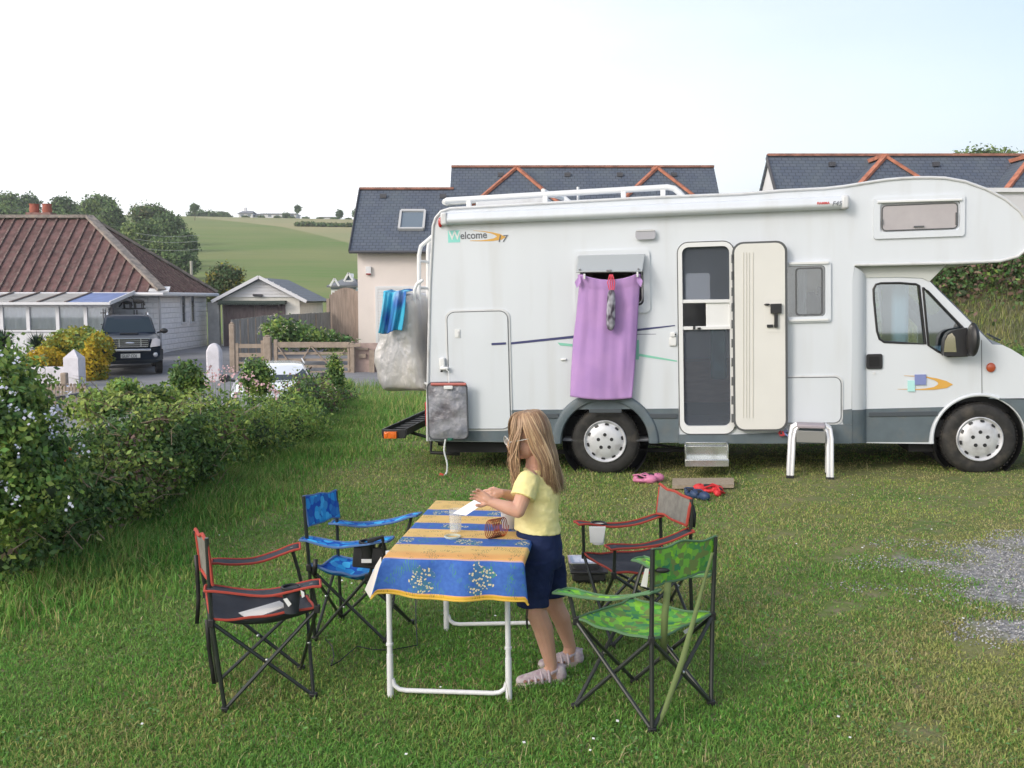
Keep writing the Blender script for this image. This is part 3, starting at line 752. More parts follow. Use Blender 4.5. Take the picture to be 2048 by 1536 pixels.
plant('bank_weeds', 'green weeds low on the bank behind the bonnet', 'weeds', bl, 12000, .07, [L_md, L_dk, L_br], [.5, .35, .15], shell=.6, cs=.12)
p = P(1965, 305, 62)
bl = [((u - 1965) * .031, 0, -.6 + dz, 1.3, 1.2, 1.0) for u, dz in ((1905, -.3), (1930, 0), (1960, .1), (1990, 0.1), (2020, -.1), (2045, -.3), (1975, .2))]
bl = [(b[0], b[1], b[2] + p.z, *b[3:]) for b in bl]
tree('broadleaf_tree', 'treetops just showing above the right-hand slate roof', 'tree', (p.x, 62, 0), 10, bl, 5000, .22, *pal['m'], tr=.3)
# ================================================================== MOTORHOME
M_white = mat('van_white', (.64, .675, .72), .22, var=.02, vscale=.6, coat=.3, stretch=(3.5, 3.5, .45), dirt=((.46, .45, .42), 1.5, .26))
M_trim = mat('van_trim', (.62, .63, .64), .35, dirt=((.3, .28, .25), 6, .4))
M_seal = mat('seam_dark', (.10, .105, .11), .6)
M_grey = mat('skirt_grey', (.105, .135, .155), .45, var=.10, vscale=5, dirt=((.22, .19, .15), 6, .30))
M_greyd = mat('skirt_dark', (.06, .072, .085), .5)
M_black = mat('black_plastic', (.018, .018, .02), .45)
M_matt = mat('underbody_black', (.010, .010, .011), .85)
M_rub = mat('tyre_rubber', (.022, .021, .020), .75, var=.3, vscale=14, bump=.3, bscale=60, bdist=.004, dirt=((.12, .10, .075), 7, .5))
M_hub = mat('hubcap_silver', (.60, .61, .64), .4, metal=.25, dirt=((.16, .14, .12), 9, .45))
M_chrome = mat('chrome', (.75, .76, .78), .12, metal=1.)
M_alu = mat('polished_aluminium', (.72, .73, .75), .25, metal=.9)
M_beige = mat('door_beige', (.68, .67, .635), .5, var=.02, vscale=3)
M_glass = glassmat('window_glass', (.80, .84, .86), .86)
M_glassd = glassmat('cab_glass', (.80, .90, .94), .74)
M_acr = mat('acrylic_flap', (.42, .45, .47), .25, alpha=.88)
M_int = mat('cabin_interior', (.42, .37, .32), .6)
M_intd = mat('cabin_dark', (.035, .035, .04), .7)
M_cup = mat('cabin_wood', (.36, .23, .17), .5, var=.15, vscale=8, stretch=(1, 1, 6))
M_curt = mat('curtain', (.62, .62, .64), .8, bump=.15, bscale=12, stretch=(4, 4, .4))
M_red = mat('red_lens', (.45, .03, .03), .2, coat=.5)
M_org = mat('orange_lens', (.75, .16, .02), .25, coat=.5)
M_navy = mat('stripe_navy', (.045, .05, .15), .35)
M_green = mat('stripe_green', (.22, .55, .42), .4)
M_gold = mat('swoosh_gold', (.65, .36, .07), .4)
M_teal = mat('logo_teal', (.25, .66, .60), .4)
M_lav = mat('logo_lavender', (.20, .24, .48), .4)
M_lgrey = mat('logo_grey', (.12, .13, .15), .4)
M_pw = mat('plastic_white', (.72, .73, .73), .4)
M_lamp = mat('lamp_grey', (.38, .38, .42), .2, coat=.4)
def flymesh(name):
    m = bpy.data.materials.new(name); m.use_nodes = True
    N, L = m.node_tree.nodes, m.node_tree.links; N.clear()
    o = N.new('ShaderNodeOutputMaterial'); t = N.new('ShaderNodeBsdfTransparent'); t.inputs[0].default_value = (.95, .96, 1, 1)
    d = N.new('ShaderNodeBsdfDiffuse'); d.inputs[0].default_value = (.19, .215, .25, 1)
    mx = N.new('ShaderNodeMixShader'); mx.inputs[0].default_value = .24
    L.new(t.outputs[0], mx.inputs[1]); L.new(d.outputs[0], mx.inputs[2]); L.new(mx.outputs[0], o.inputs[0])
    return m
M_fly = flymesh('fly_screen')

_pr = P(1210, 951, 9.75); _pf = P(1957, 952, 9.20)
VA = (_pf - _pr).normalized()
VN = Vector((0, 0, 1)).cross(VA).normalized()       # into the van
VC = VA.cross(VN).normalized()
VMAT = Matrix((VA, VN, VC)).transposed().to_4x4(); VMAT.translation = _pr
VINV = VMAT.inverted()
_cl = VINV @ Vector((0, 0, CAM_H))
def V(u, v, off=0.0):
    """photo pixel -> local (a, c) on the plane `off` metres outside the side wall"""
    d = VINV.to_3x3() @ ray(u, v)
    t = (-off - _cl.y) / d.y
    return (_cl.x + d.x * t, _cl.z + d.z * t)
def VP(u, v, off=0.0):
    a, c = V(u, v, off); return Vector((a, -off, c))
side = lambda a, c, d: Vector((a, d, c))            # slab mapping (d = depth inwards)
def vrr(u0, v0, u1, v1, r, off=0, n=5):
    a0, c1 = V(u0, (v0 + v1) / 2, off)[0], None
    x0 = V(u0, (v0 + v1) / 2, off)[0]; x1 = V(u1, (v0 + v1) / 2, off)[0]
    z1 = V((u0 + u1) / 2, v0, off)[1]; z0 = V((u0 + u1) / 2, v1, off)[1]
    return rrect(x0, z0, x1, z1, r, n)
van = empty('motorhome', matrix=VMAT)
tag(van, 'white camper van with overcab bed, open side door and grey lower skirt', 'motorhome')
W_ = 2.15
outl_px = [(855, 882), (855, 800), (857, 700), (860, 570), (866, 452), (871, 436), (882, 423), (900, 417), (1100, 406), (1300, 395), (1480, 388),
           (1560, 381.5), (1650, 377), (1690, 372.5), (1730, 366), (1770, 359.8), (1800, 357), (1830, 355.4), (1860, 355), (1890, 356), (1930, 363), (1972, 378),
           (2010, 398), (2040, 422), (2056, 447), (2062, 475), (2054, 497), (2035, 513), (2000, 522), (1900, 526), (1709, 530), (1705, 560), (1704, 700), (1703, 884)]
outl = [V(*p) for p in outl_px]
RW = V(1210, 895)[0]; FW = V(1958, 888, -.1)[0]
WR = .335
# rear wheel opening
arch_r = [(RW + .43 * math.cos(R(a)), WR + .41 * math.sin(R(a))) for a in range(180, -1, -12)]
zb = outl[-1][1]
arch_hole = [(RW - .43, zb - .02)] + [p for p in arch_r if p[1] > zb] + [(RW + .43, zb - .02)]
def with_arch(o, arch):
    """insert arch notch in the bottom edge (last point -> first point)"""
    return o + [p for p in reversed(arch)]
hole_kw = vrr(1160, 514, 1288, 613, .05)
hole_rw = vrr(1570, 531, 1651, 634, .04)
hole_aw = vrr(1761, 406, 1916, 461, .04)
hole_door = vrr(1365, 492, 1461, 853, .07)
wall_o = with_arch(outl, [(RW - .43, zb)] + [p for p in arch_r if p[1] > zb] + [(RW + .43, zb)])
mb = MB(); mb.slab(wall_o, [hole_kw, hole_rw, hole_aw, hole_door], side, 0, .035)
mb.build('side_wall', M_white, van)
far_win = vrr(1371, 546, 1420, 601, .03, -W_)
mb = MB(); mb.slab(outl, [far_win], side, W_ - .03, W_)
mb.build('far_wall', M_white, van)
mb = MB(); mb.slab(vrr(1371, 546, 1420, 601, .03, -W_), [], side, W_ - .01, W_ - .005); mb.build('far_window_bright_sheet', mat('bright_sheet', (.95, .92, .92), .9, trans=.9), van)  # pale translucent sheet added so the far window looks bright
mb = MB(); o = 0
k = len(outl)
vs = [Vector((a, d, c)) for (a, c) in outl for d in (.03, W_ - .03)]
fs = [(2 * i, 2 * i + 1, 2 * ((i + 1) % k) + 1, 2 * ((i + 1) % k)) for i in range(k)]
vin = [Vector((a * .995 + .01, d, c * .99 + .012)) for (a, c) in outl for d in (.036, W_ - .036)]
mb.add(vs, fs); mb.add(vin, fs)
mb.build('roof_shell', M_white, van, smooth=True, angle=50)
mb = MB(); mb.tube([VP(*p, .004) for p in outl_px[:31]], .014, 8); mb.tube([VP(*p, -W_ - .004) for p in outl_px[:31]] if 0 else [Vector((a, W_ + .004, c)) for a, c in outl[:31]], .014, 8)
mb.build('edge_trim', M_trim, van, smooth=True)
# cream interior
mb = MB()
a0, a1 = outl[0][0] + .1, V(1700, 700)[0] - .05
zf = V(1410, 853)[1] - .02
mb.box(((a0 + a1) / 2, W_ / 2 + .25, zf - .03), (a1 - a0, W_ - .6, .05), 0); mb.box(((RW + .55 + a1) / 2, .32, zf - .03), (a1 - RW - .55, .5, .05), 0)
mb.box((V(1330, 700)[0], .55, zf + .95), (.05, .85, 1.9), 1)          # partition left of the door
mb.box((V(1460, 700)[0] + .62, .9, zf + .42), (1.1, .9, .84), 1)       # dinette box right of the door
mb.box((V(1410, 700)[0] + .2, W_ - .35, zf + .28), (1.9, .55, .55), 1)  # far bench
mb.box((V(1240, 700)[0], .35, zf + .65), (1.0, .6, .5), 2)
mb.box((V(1240, 700)[0] - .75, W_ - .3, zf + 1.55), (1.6, .35, .45), 1)
mb.build('cabin_furniture', [M_int, M_cup, M_intd], van)
# --- clothes hanging inside the doorway
mb = MB()
for (uu, vv, w2, h2) in ((1437, 705, .16, .55),):
    p = VP(uu, vv, -.55); mb.box(p, (w2, .06, h2))
mb.build('hung_coat', mat('coat_teal', (.045, .11, .12), .8, var=.3, vscale=9), van, bevel=.03)
# --- skirt
def skirt(name, pts, off=.012, th=.02, m=M_grey, bev=.006):
    mb = MB(); mb.slab([V(*p, off) for p in pts], [], side, -off, -off + th); return mb.build(name, m, van, bevel=bev)
zt = V(1040, 820, .012)[1]; zm = V(1040, 885, .012)[1]
def poly_arch(pts):  # polygons cut by rear arch
    return pts
al = [(RW - .43, None)]
L0 = V(1022, 850, .012)[0]; L1 = V(1357, 850, .012)[0]
bz = V(1300, 885, .012)[1]
pa = [(RW + .44 * math.cos(R(a)), WR + .42 * math.sin(R(a))) for a in range(0, 181, 10)]
pa = [p for p in pa if p[1] > bz]
poly = [(L0, zt), (L0, bz), (RW - .44, bz)] + list(reversed(pa)) + [(RW + .44, bz), (L1, bz), (L1, zt)]
mb = MB(); mb.slab(poly, [], side, -.012, .01)
mb.build('side_skirt', M_grey, van, bevel=.005)
skirt('side_skirt', [(860, 862), (860, 881), (1021, 884), (1021, 862)])
skirt('side_skirt', [(1358, 869), (1358, 887), (1704, 887), (1704, 849), (1580, 849), (1580, 864), (1470, 869)])
skirt('side_skirt', [(1686, 820), (1686, 848), (1704, 848), (1704, 818)])
mb = MB()
for (u0, u1, vv) in ((1024, 1118, 832), (1285, 1354, 832)):
    mb.bar(VP(u0, vv, .018), VP(u1, vv, .018), .014, .045)
mb.build('rub_strip', M_greyd, van, bevel=.004)
# flare round the rear wheel
mb = MB(); prof = []
for r0, offs in ((.415, .0), (.425, .035), (.47, .045), (.50, .035), (.515, .01)):
    prof.append((r0, offs))
vs = []; na = 26
for i in range(na):
    a = R(-3 + 186 * i / (na - 1))
    for r0, of in prof: vs.append((RW + r0 * 1.03 * math.cos(a), -of, max(WR - .0 + r0 * math.sin(a) * .98, bz - .005)))
kp = len(prof)
fs = [(i * kp + j, i * kp + j + 1, (i + 1) * kp + j + 1, (i + 1) * kp + j) for i in range(na - 1) for j in range(kp - 1)]
mb.add(vs, fs); mb.build('wheel_arch', M_grey, van, smooth=True)
mb = MB(); mb.bar(VP(1178, 822, .05), VP(1243, 822, .05), .008, .035); mb.build('arch_badge', M_greyd, van, bevel=.003)
# dark underbody and inner arches
mb = MB()
mb.box((RW - .2, W_ / 2 + .1, bz + .13), (3.2, W_ - .35, .2)); mb.box((RW + 2.2, W_ / 2, bz + .10), (2.4, W_ - .3, .16))
mb.box((RW, .52, .62), (1.3, .3, .66))
mb.box((V(960, 893)[0], .35, bz - .06), (.75, .5, .10))
mb.bar((RW - .5, .25, .2), (RW + .9, .25, .22), .04, .04); mb.tube([(RW, .25, WR), (RW, W_ - .25, WR)], .05)
mb.tube([(RW - .4, .6, .3), (RW - 1.3, .5, .24), (RW - 1.8, .5, .26)], .03)
mb.tube([(RW + .35, .2, .30), (RW + .75, .22, .235), (RW + 1.1, .3, .27)], .012)
mb.build('chassis', M_matt, van)
# --- wheels
def wheel(ac, off, name='wheel'):
    Mx = Matrix.Translation((ac, 0, WR)) @ Matrix.Rotation(R(90), 4, 'X')
    def ax(prof): return prof
    # lathe axis z -> local -Y (towards the viewer) after rotation about X by 90
    mb = MB()
    z0 = off - .21; z1 = off
    mb.lathe([(.20, z0), (.30, z0 + .005), (.325, z0 + .03), (WR, z0 + .05), (WR, z1 - .05), (.328, z1 - .025), (.30, z1 - .004), (.25, z1 + .002), (.212, z1 - .008), (.20, z1 - .03)], 48, 0, Mx, False)
    for i in range(60):     # tread blocks
        a = 2 * math.pi * i / 60
        Mt = Mx @ Matrix.Rotation(a, 4, 'Z') @ Matrix.Translation((WR - .001, 0, (z0 + z1) / 2))
        mb.add([(dx, dy, dz) for dx in (0, .006) for dy in (-.009, .009) for dz in (-.085, .085)], [(0, 1, 3, 2), (4, 6, 7, 5), (0, 4, 5, 1), (2, 3, 7, 6), (0, 2, 6, 4), (1, 5, 7, 3)], 0, Mt)
    wh = mb.build(name, M_rub, van, smooth=True)
    mb = MB()
    mb.lathe([(.207, z1 - .03), (.209, z1 + .006), (.202, z1 + .012), (.194, z1 + .004), (.180, z1 - .012), (.168, z1 - .006), (.15, z1 + .008), (.10, z1 + .018), (.03, z1 + .022), (0, z1 + .022)], 48, 0, Mx, False)
    for i in range(10):
        a = 2 * math.pi * (i + .3) / 10
        Ms = Mx @ Matrix.Rotation(a, 4, 'Z') @ Matrix.Translation((.170, 0, z1 + .0))
        mb.sphere((0, 0, 0), (1, 1, 1), 1, 10, 6, None) if 0 else None
        vs = []; 
        for dx, dy in rrect(-.009, -.02, .011, .02, .008, 3): vs.append((dx, dy, .004 - dx * .6))
        mb.add(vs, [tuple(range(len(vs)))], 1, Ms)
    for i in range(5):
        a = 2 * math.pi * i / 5 + R(90)
        Ms = Mx @ Matrix.Rotation(a, 4, 'Z') @ Matrix.Translation((.068, 0, z1 + .0185))
        mb.lathe([(.018, .002), (.016, .006), (.0, .005)], 12, 1, Ms, False)
    mb.build('hubcap', [M_hub, M_black], wh, smooth=True, angle=30, fixn=False)
    return wh
wheel(RW, .0 - .03); wheel(FW, -.10 + .02)
for ac in (RW, FW):
    mb = MB(); Mx = Matrix.Translation((ac, W_ - .12, WR)) @ Matrix.Rotation(R(90), 4, 'X')
    mb.lathe([(.0, -.1), (.30, -.1), (WR, -.07), (WR, .07), (.30, .1), (0, .1)], 32, 0, Mx, False); mb.build('wheel', M_rub, van, smooth=True)
# --- rear locker door, small locker
def panel(name, u0, v0, u1, v1, r, off=.018, m=M_white):
    mb = MB()
    o = vrr(u0, v0, u1, v1, r, off); i = vrr(u0 + 3, v0 + 3, u1 - 3, v1 - 3, r * .9, off)
    mb.slab(o, [i], side, -off + .006, 0.001, 1)
    mb.slab(vrr(u0 + 3.2, v0 + 3.2, u1 - 3.2, v1 - 3.2, r * .9, off), [], side, -off, 0.002, 0)
    mb.tube([Vector((a, -off, c)) for a, c in vrr(u0 + 4, v0 + 4, u1 - 4, v1 - 4, r * .9, off)], .0035, 6, 2, closed=True)
    return mb.build(name, [m, M_trim, M_seal], van, smooth=True, angle=30)
lk = panel('locker_door', 893, 619, 1022, 862, .09)
mb = MB(); mb.box(VP(915, 667, .022), (.055, .008, .085)); mb.box(VP(917, 668, .027), (.018, .01, .05), 1); mb.build('locker_handle', [M_pw, M_trim], lk, bevel=.003)
panel('locker_door', 1560, 751, 1686, 850, .07)
mb = MB(); mb.box(VP(885, 728, .03), (.06, .05, .13)); mb.box(VP(889, 737, .05), (.09, .05, .035)); mb.build('socket_cover', M_pw, van, bevel=.015)
mb = MB(); mb.tube([VP(884, 738, .05), VP(883, 744, .05)], .012, 8); mb.build('socket_latch', M_matt, van)
mb = MB(); mb.box(VP(1127, 719, .012), (.06, .02, .018)); mb.build('side_catch', M_pw, van, bevel=.006)
mb = MB(); mb.box(VP(1346, 669, .015), (.05, .03, .05)); mb.box(VP(1346, 683, .01), (.07, .02, .09)); mb.build('water_inlet', M_pw, van, bevel=.01)
mb = MB(); mb.sphere(VP(1351, 669, .033), .007); mb.build('inlet_lock', M_black, van)
# --- windows
def wframe(name, u0, v0, u1, v1, hole, r=.05, off=.022):
    mb = MB(); mb.slab(vrr(u0, v0, u1, v1, r, off), [hole], side, -off, .034); return mb.build(name, M_white, van, bevel=.008)
kw = wframe('window_frame', 1149, 500, 1300, 627, vrr(1161, 515, 1287, 612, .045))
mb = MB()
h0, h1 = VP(1156, 513, .035), VP(1291, 510, .035); b0, b1 = VP(1152, 546, .20), VP(1285, 545, .20)
nrm = (h1 - h0).cross(b0 - h0).normalized() * .018
mb.add([h0, h1, b1, b0, h0 - nrm, h1 - nrm, b1 - nrm, b0 - nrm], [(0, 1, 2, 3), (7, 6, 5, 4), (0, 4, 5, 1), (1, 5, 6, 2), (2, 6, 7, 3), (3, 7, 4, 0)])
mb.build('window_flap', M_acr, kw, bevel=.008)
mb = MB(); 
for t in (.06, .5, .94):
    p = b0.lerp(b1, t) + Vector((0, -.006, .02 + (.0 if t == .5 else .012))); mb.box(p, (.05 if t == .5 else .016, .012, .018))
mb.build('flap_catch', mat('catch_grey', (.2, .2, .22), .5), kw, bevel=.003)
mb = MB(); mb.tube([Vector((a, .03, c)) for a, c in vrr(1164, 518, 1284, 608, .045)], .006, 6, closed=True); mb.build('window_seal', M_pw, kw, smooth=True)
rw = wframe('window_frame', 1566, 522, 1662, 645, vrr(1571, 532, 1650, 633, .035), .03)
mb = MB(); mb.slab(vrr(1572, 533, 1650, 633, .03), [], side, .0, .006); mb.build('window_pane', M_glass, rw)
mb = MB(); mb.slab(vrr(1591, 535, 1646, 631, .03), [vrr(1594, 538, 1643, 628, .025)], side, -.01, -.001)
mb.bar(VP(1577, 527, .03), VP(1657, 525, .03), .02, .02, 1); mb.bar(VP(1577, 641, .03), VP(1657, 639, .03), .015, .018, 1)
mb.build('window_seal', [M_seal, M_pw], rw)
mb = MB()
gx = 26; pl = VP(1594, 536, -.08); pr = VP(1613, 536, -.08); hh = V(1600, 536)[1] - V(1600, 630)[1]
vs = []
for i in range(gx):
    t = i / (gx - 1); p = pl.lerp(pr, t)
    for s_ in (0, 1): vs.append((p.x, p.y + .012 * math.sin(t * 40), p.z - s_ * hh))
mb.add(vs, [(2 * i, 2 * i + 1, 2 * i + 3, 2 * i + 2) for i in range(gx - 1)]); mb.build('curtain', M_curt, rw, smooth=True)
mb = MB(); mb.sphere(VP(1622, 612, -.12), (.09, .05, .14), 0, 12, 8); mb.box(VP(1640, 600, -.14), (.05, .04, .25)); mb.build('bag', M_intd, rw, smooth=True)
mb = MB(); mb.box(VP(1625, 585, -.35), (.9, .02, 1.0)); mb.build('window_blind', mat('blind_cream', (.80, .70, .58), .8, var=.05, vscale=6), rw)
aw = wframe('window_frame', 1747, 392, 1930, 475, vrr(1759, 404, 1919, 463, .03), .03)
mb = MB(); mb.slab(vrr(1759, 404, 1919, 463, .03), [], side, .006, .012, 1); mb.slab(vrr(1763, 408, 1915, 460, .035), [], side, -.012, .0)
mb.build('window_pane', [mat('blind_pane', (.40, .37, .38), .10, var=.05, vscale=5, coat=.6), M_trim], aw, bevel=.004)
mb = MB(); mb.tube([Vector((a, -.012, c)) for a, c in vrr(1764, 409, 1914, 459, .035)], .005, 6, closed=True)
mb.box(VP(1838, 453, .02), (.09, .012, .014)); mb.box(VP(1765, 444, .02), (.012, .012, .05)); mb.box(VP(1913, 437, .02), (.014, .014, .11)); mb.build('window_seal', M_seal, aw, smooth=True)
mb = MB(); mb.bar(VP(1755, 404, .03), VP(1925, 399, .03), .02, .022); mb.build('window_rail', M_pw, aw, bevel=.005)
# --- entrance
df = MB(); df.slab(vrr(1357, 483.5, 1469, 868, .10, .022), [vrr(1366, 493, 1460, 852, .06, .022)], side, -.022, .03); df = df.build('door_frame', M_pw, van, bevel=.007)
mb = MB(); mb.tube([Vector((a, -.018, c)) for a, c in vrr(1357, 483.5, 1469, 868, .10, .018)], .006, 6, closed=True); mb.build('frame_seal', M_seal, df, smooth=True)
mb = MB()
mb.slab(vrr(1365, 492, 1461, 602, .05), [], side, .012, .014); mb.slab(vrr(1365, 657, 1461, 853, .05), [], side, .012, .014)
mb.build('fly_screen', M_fly, van)
mb = MB()
mb.bar(VP(1363, 603, .0), VP(1463, 602, .0), .03, .033); mb.bar(VP(1363, 656.5, .0), VP(1463, 655, .0), .03, .033)
mb.box((VP(1437, 629, 0).x, .01, VP(1437, 629, 0).z), (.235, .012, .235))
mb.build('screen_rail', M_pw, van, bevel=.004)
mb = MB(); mb.box(VP(1388, 655, .02), (.02, .02, .035)); mb.box(VP(1398, 657, .02), (.032, .02, .02)); mb.build('screen_catch', M_black, van)
# open door leaf folded back against the side
mb = MB()
do = vrr(1466, 482.5, 1575.5, 862.5, .10, .09); mb.slab(do, [], side, -.085, -.045, 1)
mb.slab(vrr(1470, 486.5, 1570.5, 858.5, .085, .09), [], side, -.093, -.08, 0)
dl = mb.build('side_door', [M_beige, mat('door_seal', (.085, .09, .095), .6)], van, bevel=.006)
mb = MB()
for uu in (1487, 1493, 1498.5, 1506): mb.bar(VP(uu, 505, .094), VP(uu, 836, .094), .004, .008)
mb.build('door_groove', mat('groove_beige', (.50, .48, .42), .6), dl)
mb = MB()
for vv in (509, 543, 575, 606, 640, 678, 716, 754, 792, 828): mb.bar(VP(1466, vv, .08), VP(1466, vv + 17, .08), .03, .01, up=(0, 1, 0))
mb.build('door_hinge', M_seal, dl)
mb = MB(); mb.slab(vrr(1529, 594, 1568, 665, .015, .097), [], side, -.096, -.09, 0)
mb.box(VP(1552, 617, .11), (.10, .035, .09), 1); mb.box(VP(1552, 640, .115), (.032, .02, .14), 1); mb.box(VP(1552, 652, .11), (.035, .02, .025), 1)
mb.box(VP(1540, 652, .105), (.055, .015, .028), 1); mb.sphere(VP(1534, 609, .11), (.028, .012, .010), 1)
mb.build('door_lock', [M_beige, M_black], dl, bevel=.005)
# --- awning, lamp, marker, lettering, stripes
mb = MB()
pa_, pb_ = (884, 438.5), (1696, 404.5)
prof = [(0, .060), (.05, .060), (.085, .052), (.10, .035), (.102, .006), (.108, .0), (.108, -.02), (.10, -.04), (.07, -.056), (0, -.060)]
A0, A1 = VP(*pa_, .05), VP(*pb_, .05)
axv = (A1 - A0)
vs = [Vector((p.x, -of, p.z + dz)) for p in (A0, A1) for of, dz in prof]; n_ = len(prof)
mb.add(vs, [(j, (j + 1) % n_, n_ + (j + 1) % n_, n_ + j) for j in range(n_)] + [tuple(reversed(range(n_))), tuple(range(n_, 2 * n_))])
awn = mb.build('awning_case', M_white, van, smooth=True, angle=50)
mb = MB()
for p, s_ in ((A0, 1), (A1, -1)):
    mb.box((p.x + .03 * s_, -.055, p.z + .0), (.07, .118, .128))
mb.build('awning_end_cap', M_trim, awn, bevel=.02)
mb = MB(); mb.slab(vrr(1271, 459, 1311, 479, .03, .03), [], side, -.045, 0); mb.build('porch_lamp', M_lamp, van, bevel=.015)
mb = MB(); mb.bar(VP(1273, 461, .048), VP(1309, 460, .048), .01, .012); mb.build('lamp_trim', M_trim, van)
mb = MB(); mb.sphere(VP(880.5, 445, .02), (.022, .02, .05), 0, 10, 8); mb.sphere(VP(870, 438, .01), (.01, .01, .02)) if 0 else None
mb.build('marker_lamp', M_red, van, smooth=True)
RM = Matrix(((1, 0, 0, 0), (0, 0, -1, 0), (0, 1, 0, 0), (0, 0, 0, 1)))      # text plane -> van side
slope = math.atan2(V(1696, 404)[1] - V(884, 438)[1], V(1696, 404)[0] - V(884, 438)[0]) * 0
def vtext(s, u, v, size, ml, off=.003, **k):
    a, c = V(u, v, off); return text(s, size, ml, van, Matrix.Translation((a, -off, c)) @ RM, **k)
mb = MB(); mb.slab(vrr(896, 461, 920, 485, .002), [], side, -.002, .001); mb.build('logo_square', M_teal, van)
vtext('W', 898, 479.5, .118, M_pw, .004, bold=.002, sx=.95)
vtext('elcome', 920.5, 478, .100, M_lgrey, sx=.92, bold=.0012)
vtext('17', 993, 484, .095, M_lgrey, .005, sx=1.1, shear=.2)
vtext('FIAMMA', 1634, 409, .031, mat('red_print', (.6, .05, .04), .5), .112, bold=.001)
vtext('F45', 1664, 411.5, .058, M_lgrey, .112, shear=.25)
def swoosh(name, pts_out, pts_in, ml, off=.002):
    mb = MB(); vs = [VP(*p, off) for p in pts_out] + [VP(*p, off) for p in pts_in]; n = len(pts_out)
    mb.add(vs, [(i, i + 1, n + i + 1, n + i) for i in range(n - 1)]); return mb.build(name, ml, van)
swoosh('swoosh', [(946, 461), (965, 462), (985, 464.5), (1000, 468), (1012, 474), (1003, 479.5), (985, 482), (965, 482.5), (940, 482)],
       [(946, 461.5), (965, 463.2), (981, 466.5), (990, 470), (994, 473), (988, 476.5), (975, 479), (962, 480.5), (940, 481)], M_gold)
swoosh('swoosh', [(1808, 751), (1850, 752.5), (1875, 757), (1893, 762), (1906, 769), (1893, 776), (1868, 779.5), (1840, 780), (1795, 778.5)],
       [(1808, 751.6), (1850, 754.5), (1868, 760), (1876, 765), (1876, 769), (1868, 774), (1850, 777), (1835, 778), (1795, 778)], M_gold, -.10 + .005)
mb = MB(); mb.slab(vrr(1829.5, 749, 1852, 769.5, .001, -.09), [], side, .085, .1); mb.build('logo_square', M_lav, van)
mb = MB(); mb.slab(vrr(1815.5, 761, 1830, 783, .001, -.09), [], side, .088, .1); mb.build('logo_square', mat('logo_mint', (.42, .72, .70), .4), van)
def stripe(pts, ml, off=.003):
    mb = MB(); vs = [VP(*p, off) for p in pts]; mb.add(vs, [tuple(range(len(pts)))]); return mb.build('stripe', ml, van)
stripe([(983, 686), (983, 690.5), (1012, 689), (1012, 684.5)], M_navy, .0225)
stripe([(1022, 684.5), (1022, 689), (1240, 667), (1350, 652), (1350, 650), (1240, 661)], M_navy)
stripe([(1115, 685), (1120, 691), (1145, 693), (1145, 688)], M_green)
stripe([(1262, 680), (1262, 719), (1278, 719), (1278, 680)], M_green)
stripe([(1278, 707), (1278, 712.5), (1354, 723.5), (1354, 721)], M_green)
stripe([(1262, 668), (1262, 669.5), (1312, 668.5), (1312, 667.8)], M_navy)
# --- roof rack (rails, feet, skylight, aerial)
mb = MB()
def rp(u, v, n): return VP(u, v, -n)
mb.tube([rp(889, 404, .3), rp(893, 401, .3), rp(1100, 388.5, .3), rp(1335, 374.5, .3), rp(1348, 377, .3), rp(1358, 385, .3), rp(1368, 396, .3)], .030, 10)
mb.tube([rp(893, 407, 1.9), rp(1090, 390, 1.9), rp(1110, 391, 1.9), rp(1130, 397, 1.9), rp(1142, 407, 1.9)], .028, 10)
mb.tube([rp(889, 404, .3), rp(893, 407, 1.9)], .028, 10)
mb.tube([rp(1086, 381, .3), rp(1097, 386, .9), rp(1125, 397, 1.6)], .022, 8)
mb.build('roof_rack', M_pw, van, smooth=True)
for uu, vt, vb in ((938, 400, 421), (1091, 391, 412), (1247, 383, 402), (1326, 380, 398)):
    mb = MB(); mb.bar(rp(uu, vt, .3), rp(uu, vb, .3), .05, .05, up=(1, 0, 0)); mb.build('rack_foot', M_pw, van, bevel=.006)
mb = MB(); c_ = rp(1030, 408, 1.0); mb.box(c_, (.75, .6, .09)); mb.build('skylight', M_trim, van, bevel=.02)
mb = MB(); mb.tube([rp(1156, 402, .5), rp(1156, 374, .5)], .014, 8); mb.build('aerial', M_alu, van, smooth=True)
# --- cab
CO = -.10
bx = lambda a, c, d: Vector((a, d, c))
cab_px = [(1731, 886), (1731, 553), (1800, 551.5), (1835, 553), (1856, 559), (1880, 584), (1920, 623), (1985, 689), (2005, 690), (2022, 698), (2048, 714), (2085, 742), (2104, 772), (2110, 820), (2106, 872), (2098, 892)]
ac_ = [(FW + .405 * math.cos(R(a)), WR + .40 * math.sin(R(a))) for a in range(0, 181, 10)]
zb2 = V(1800, 887, CO)[1]
cab = [V(*p, CO) for p in cab_px]
cab_poly = cab + [(FW + .41, cab[-1][1])] + [p for p in ac_ if p[1] > zb2] + [(FW - .42, zb2 - .005)]
win1_px = [(1752, 569), (1762, 566.5), (1800, 566), (1832, 568.5), (1838, 571), (1851, 688), (1800, 685.5), (1768, 684), (1759, 678), (1754, 662), (1748, 600), (1747, 578)]
win2_px = [(1846, 574.5), (1856, 583), (1895, 624), (1934, 664), (1934, 712), (1896, 712), (1876, 703), (1857, 691)]
h1_ = [V(*p, CO) for p in win1_px]; h2_ = [V(*p, CO) for p in win2_px]
mb = MB(); mb.slab(cab_poly, [h1_, h2_], bx, -CO, -CO + .04)
cabo = mb.build('cab', M_white, van, bevel=.006)
mb = MB()
ci = [0, 1, 2, 3, 4]
top = cab[1:5]; bon = cab[7:16]
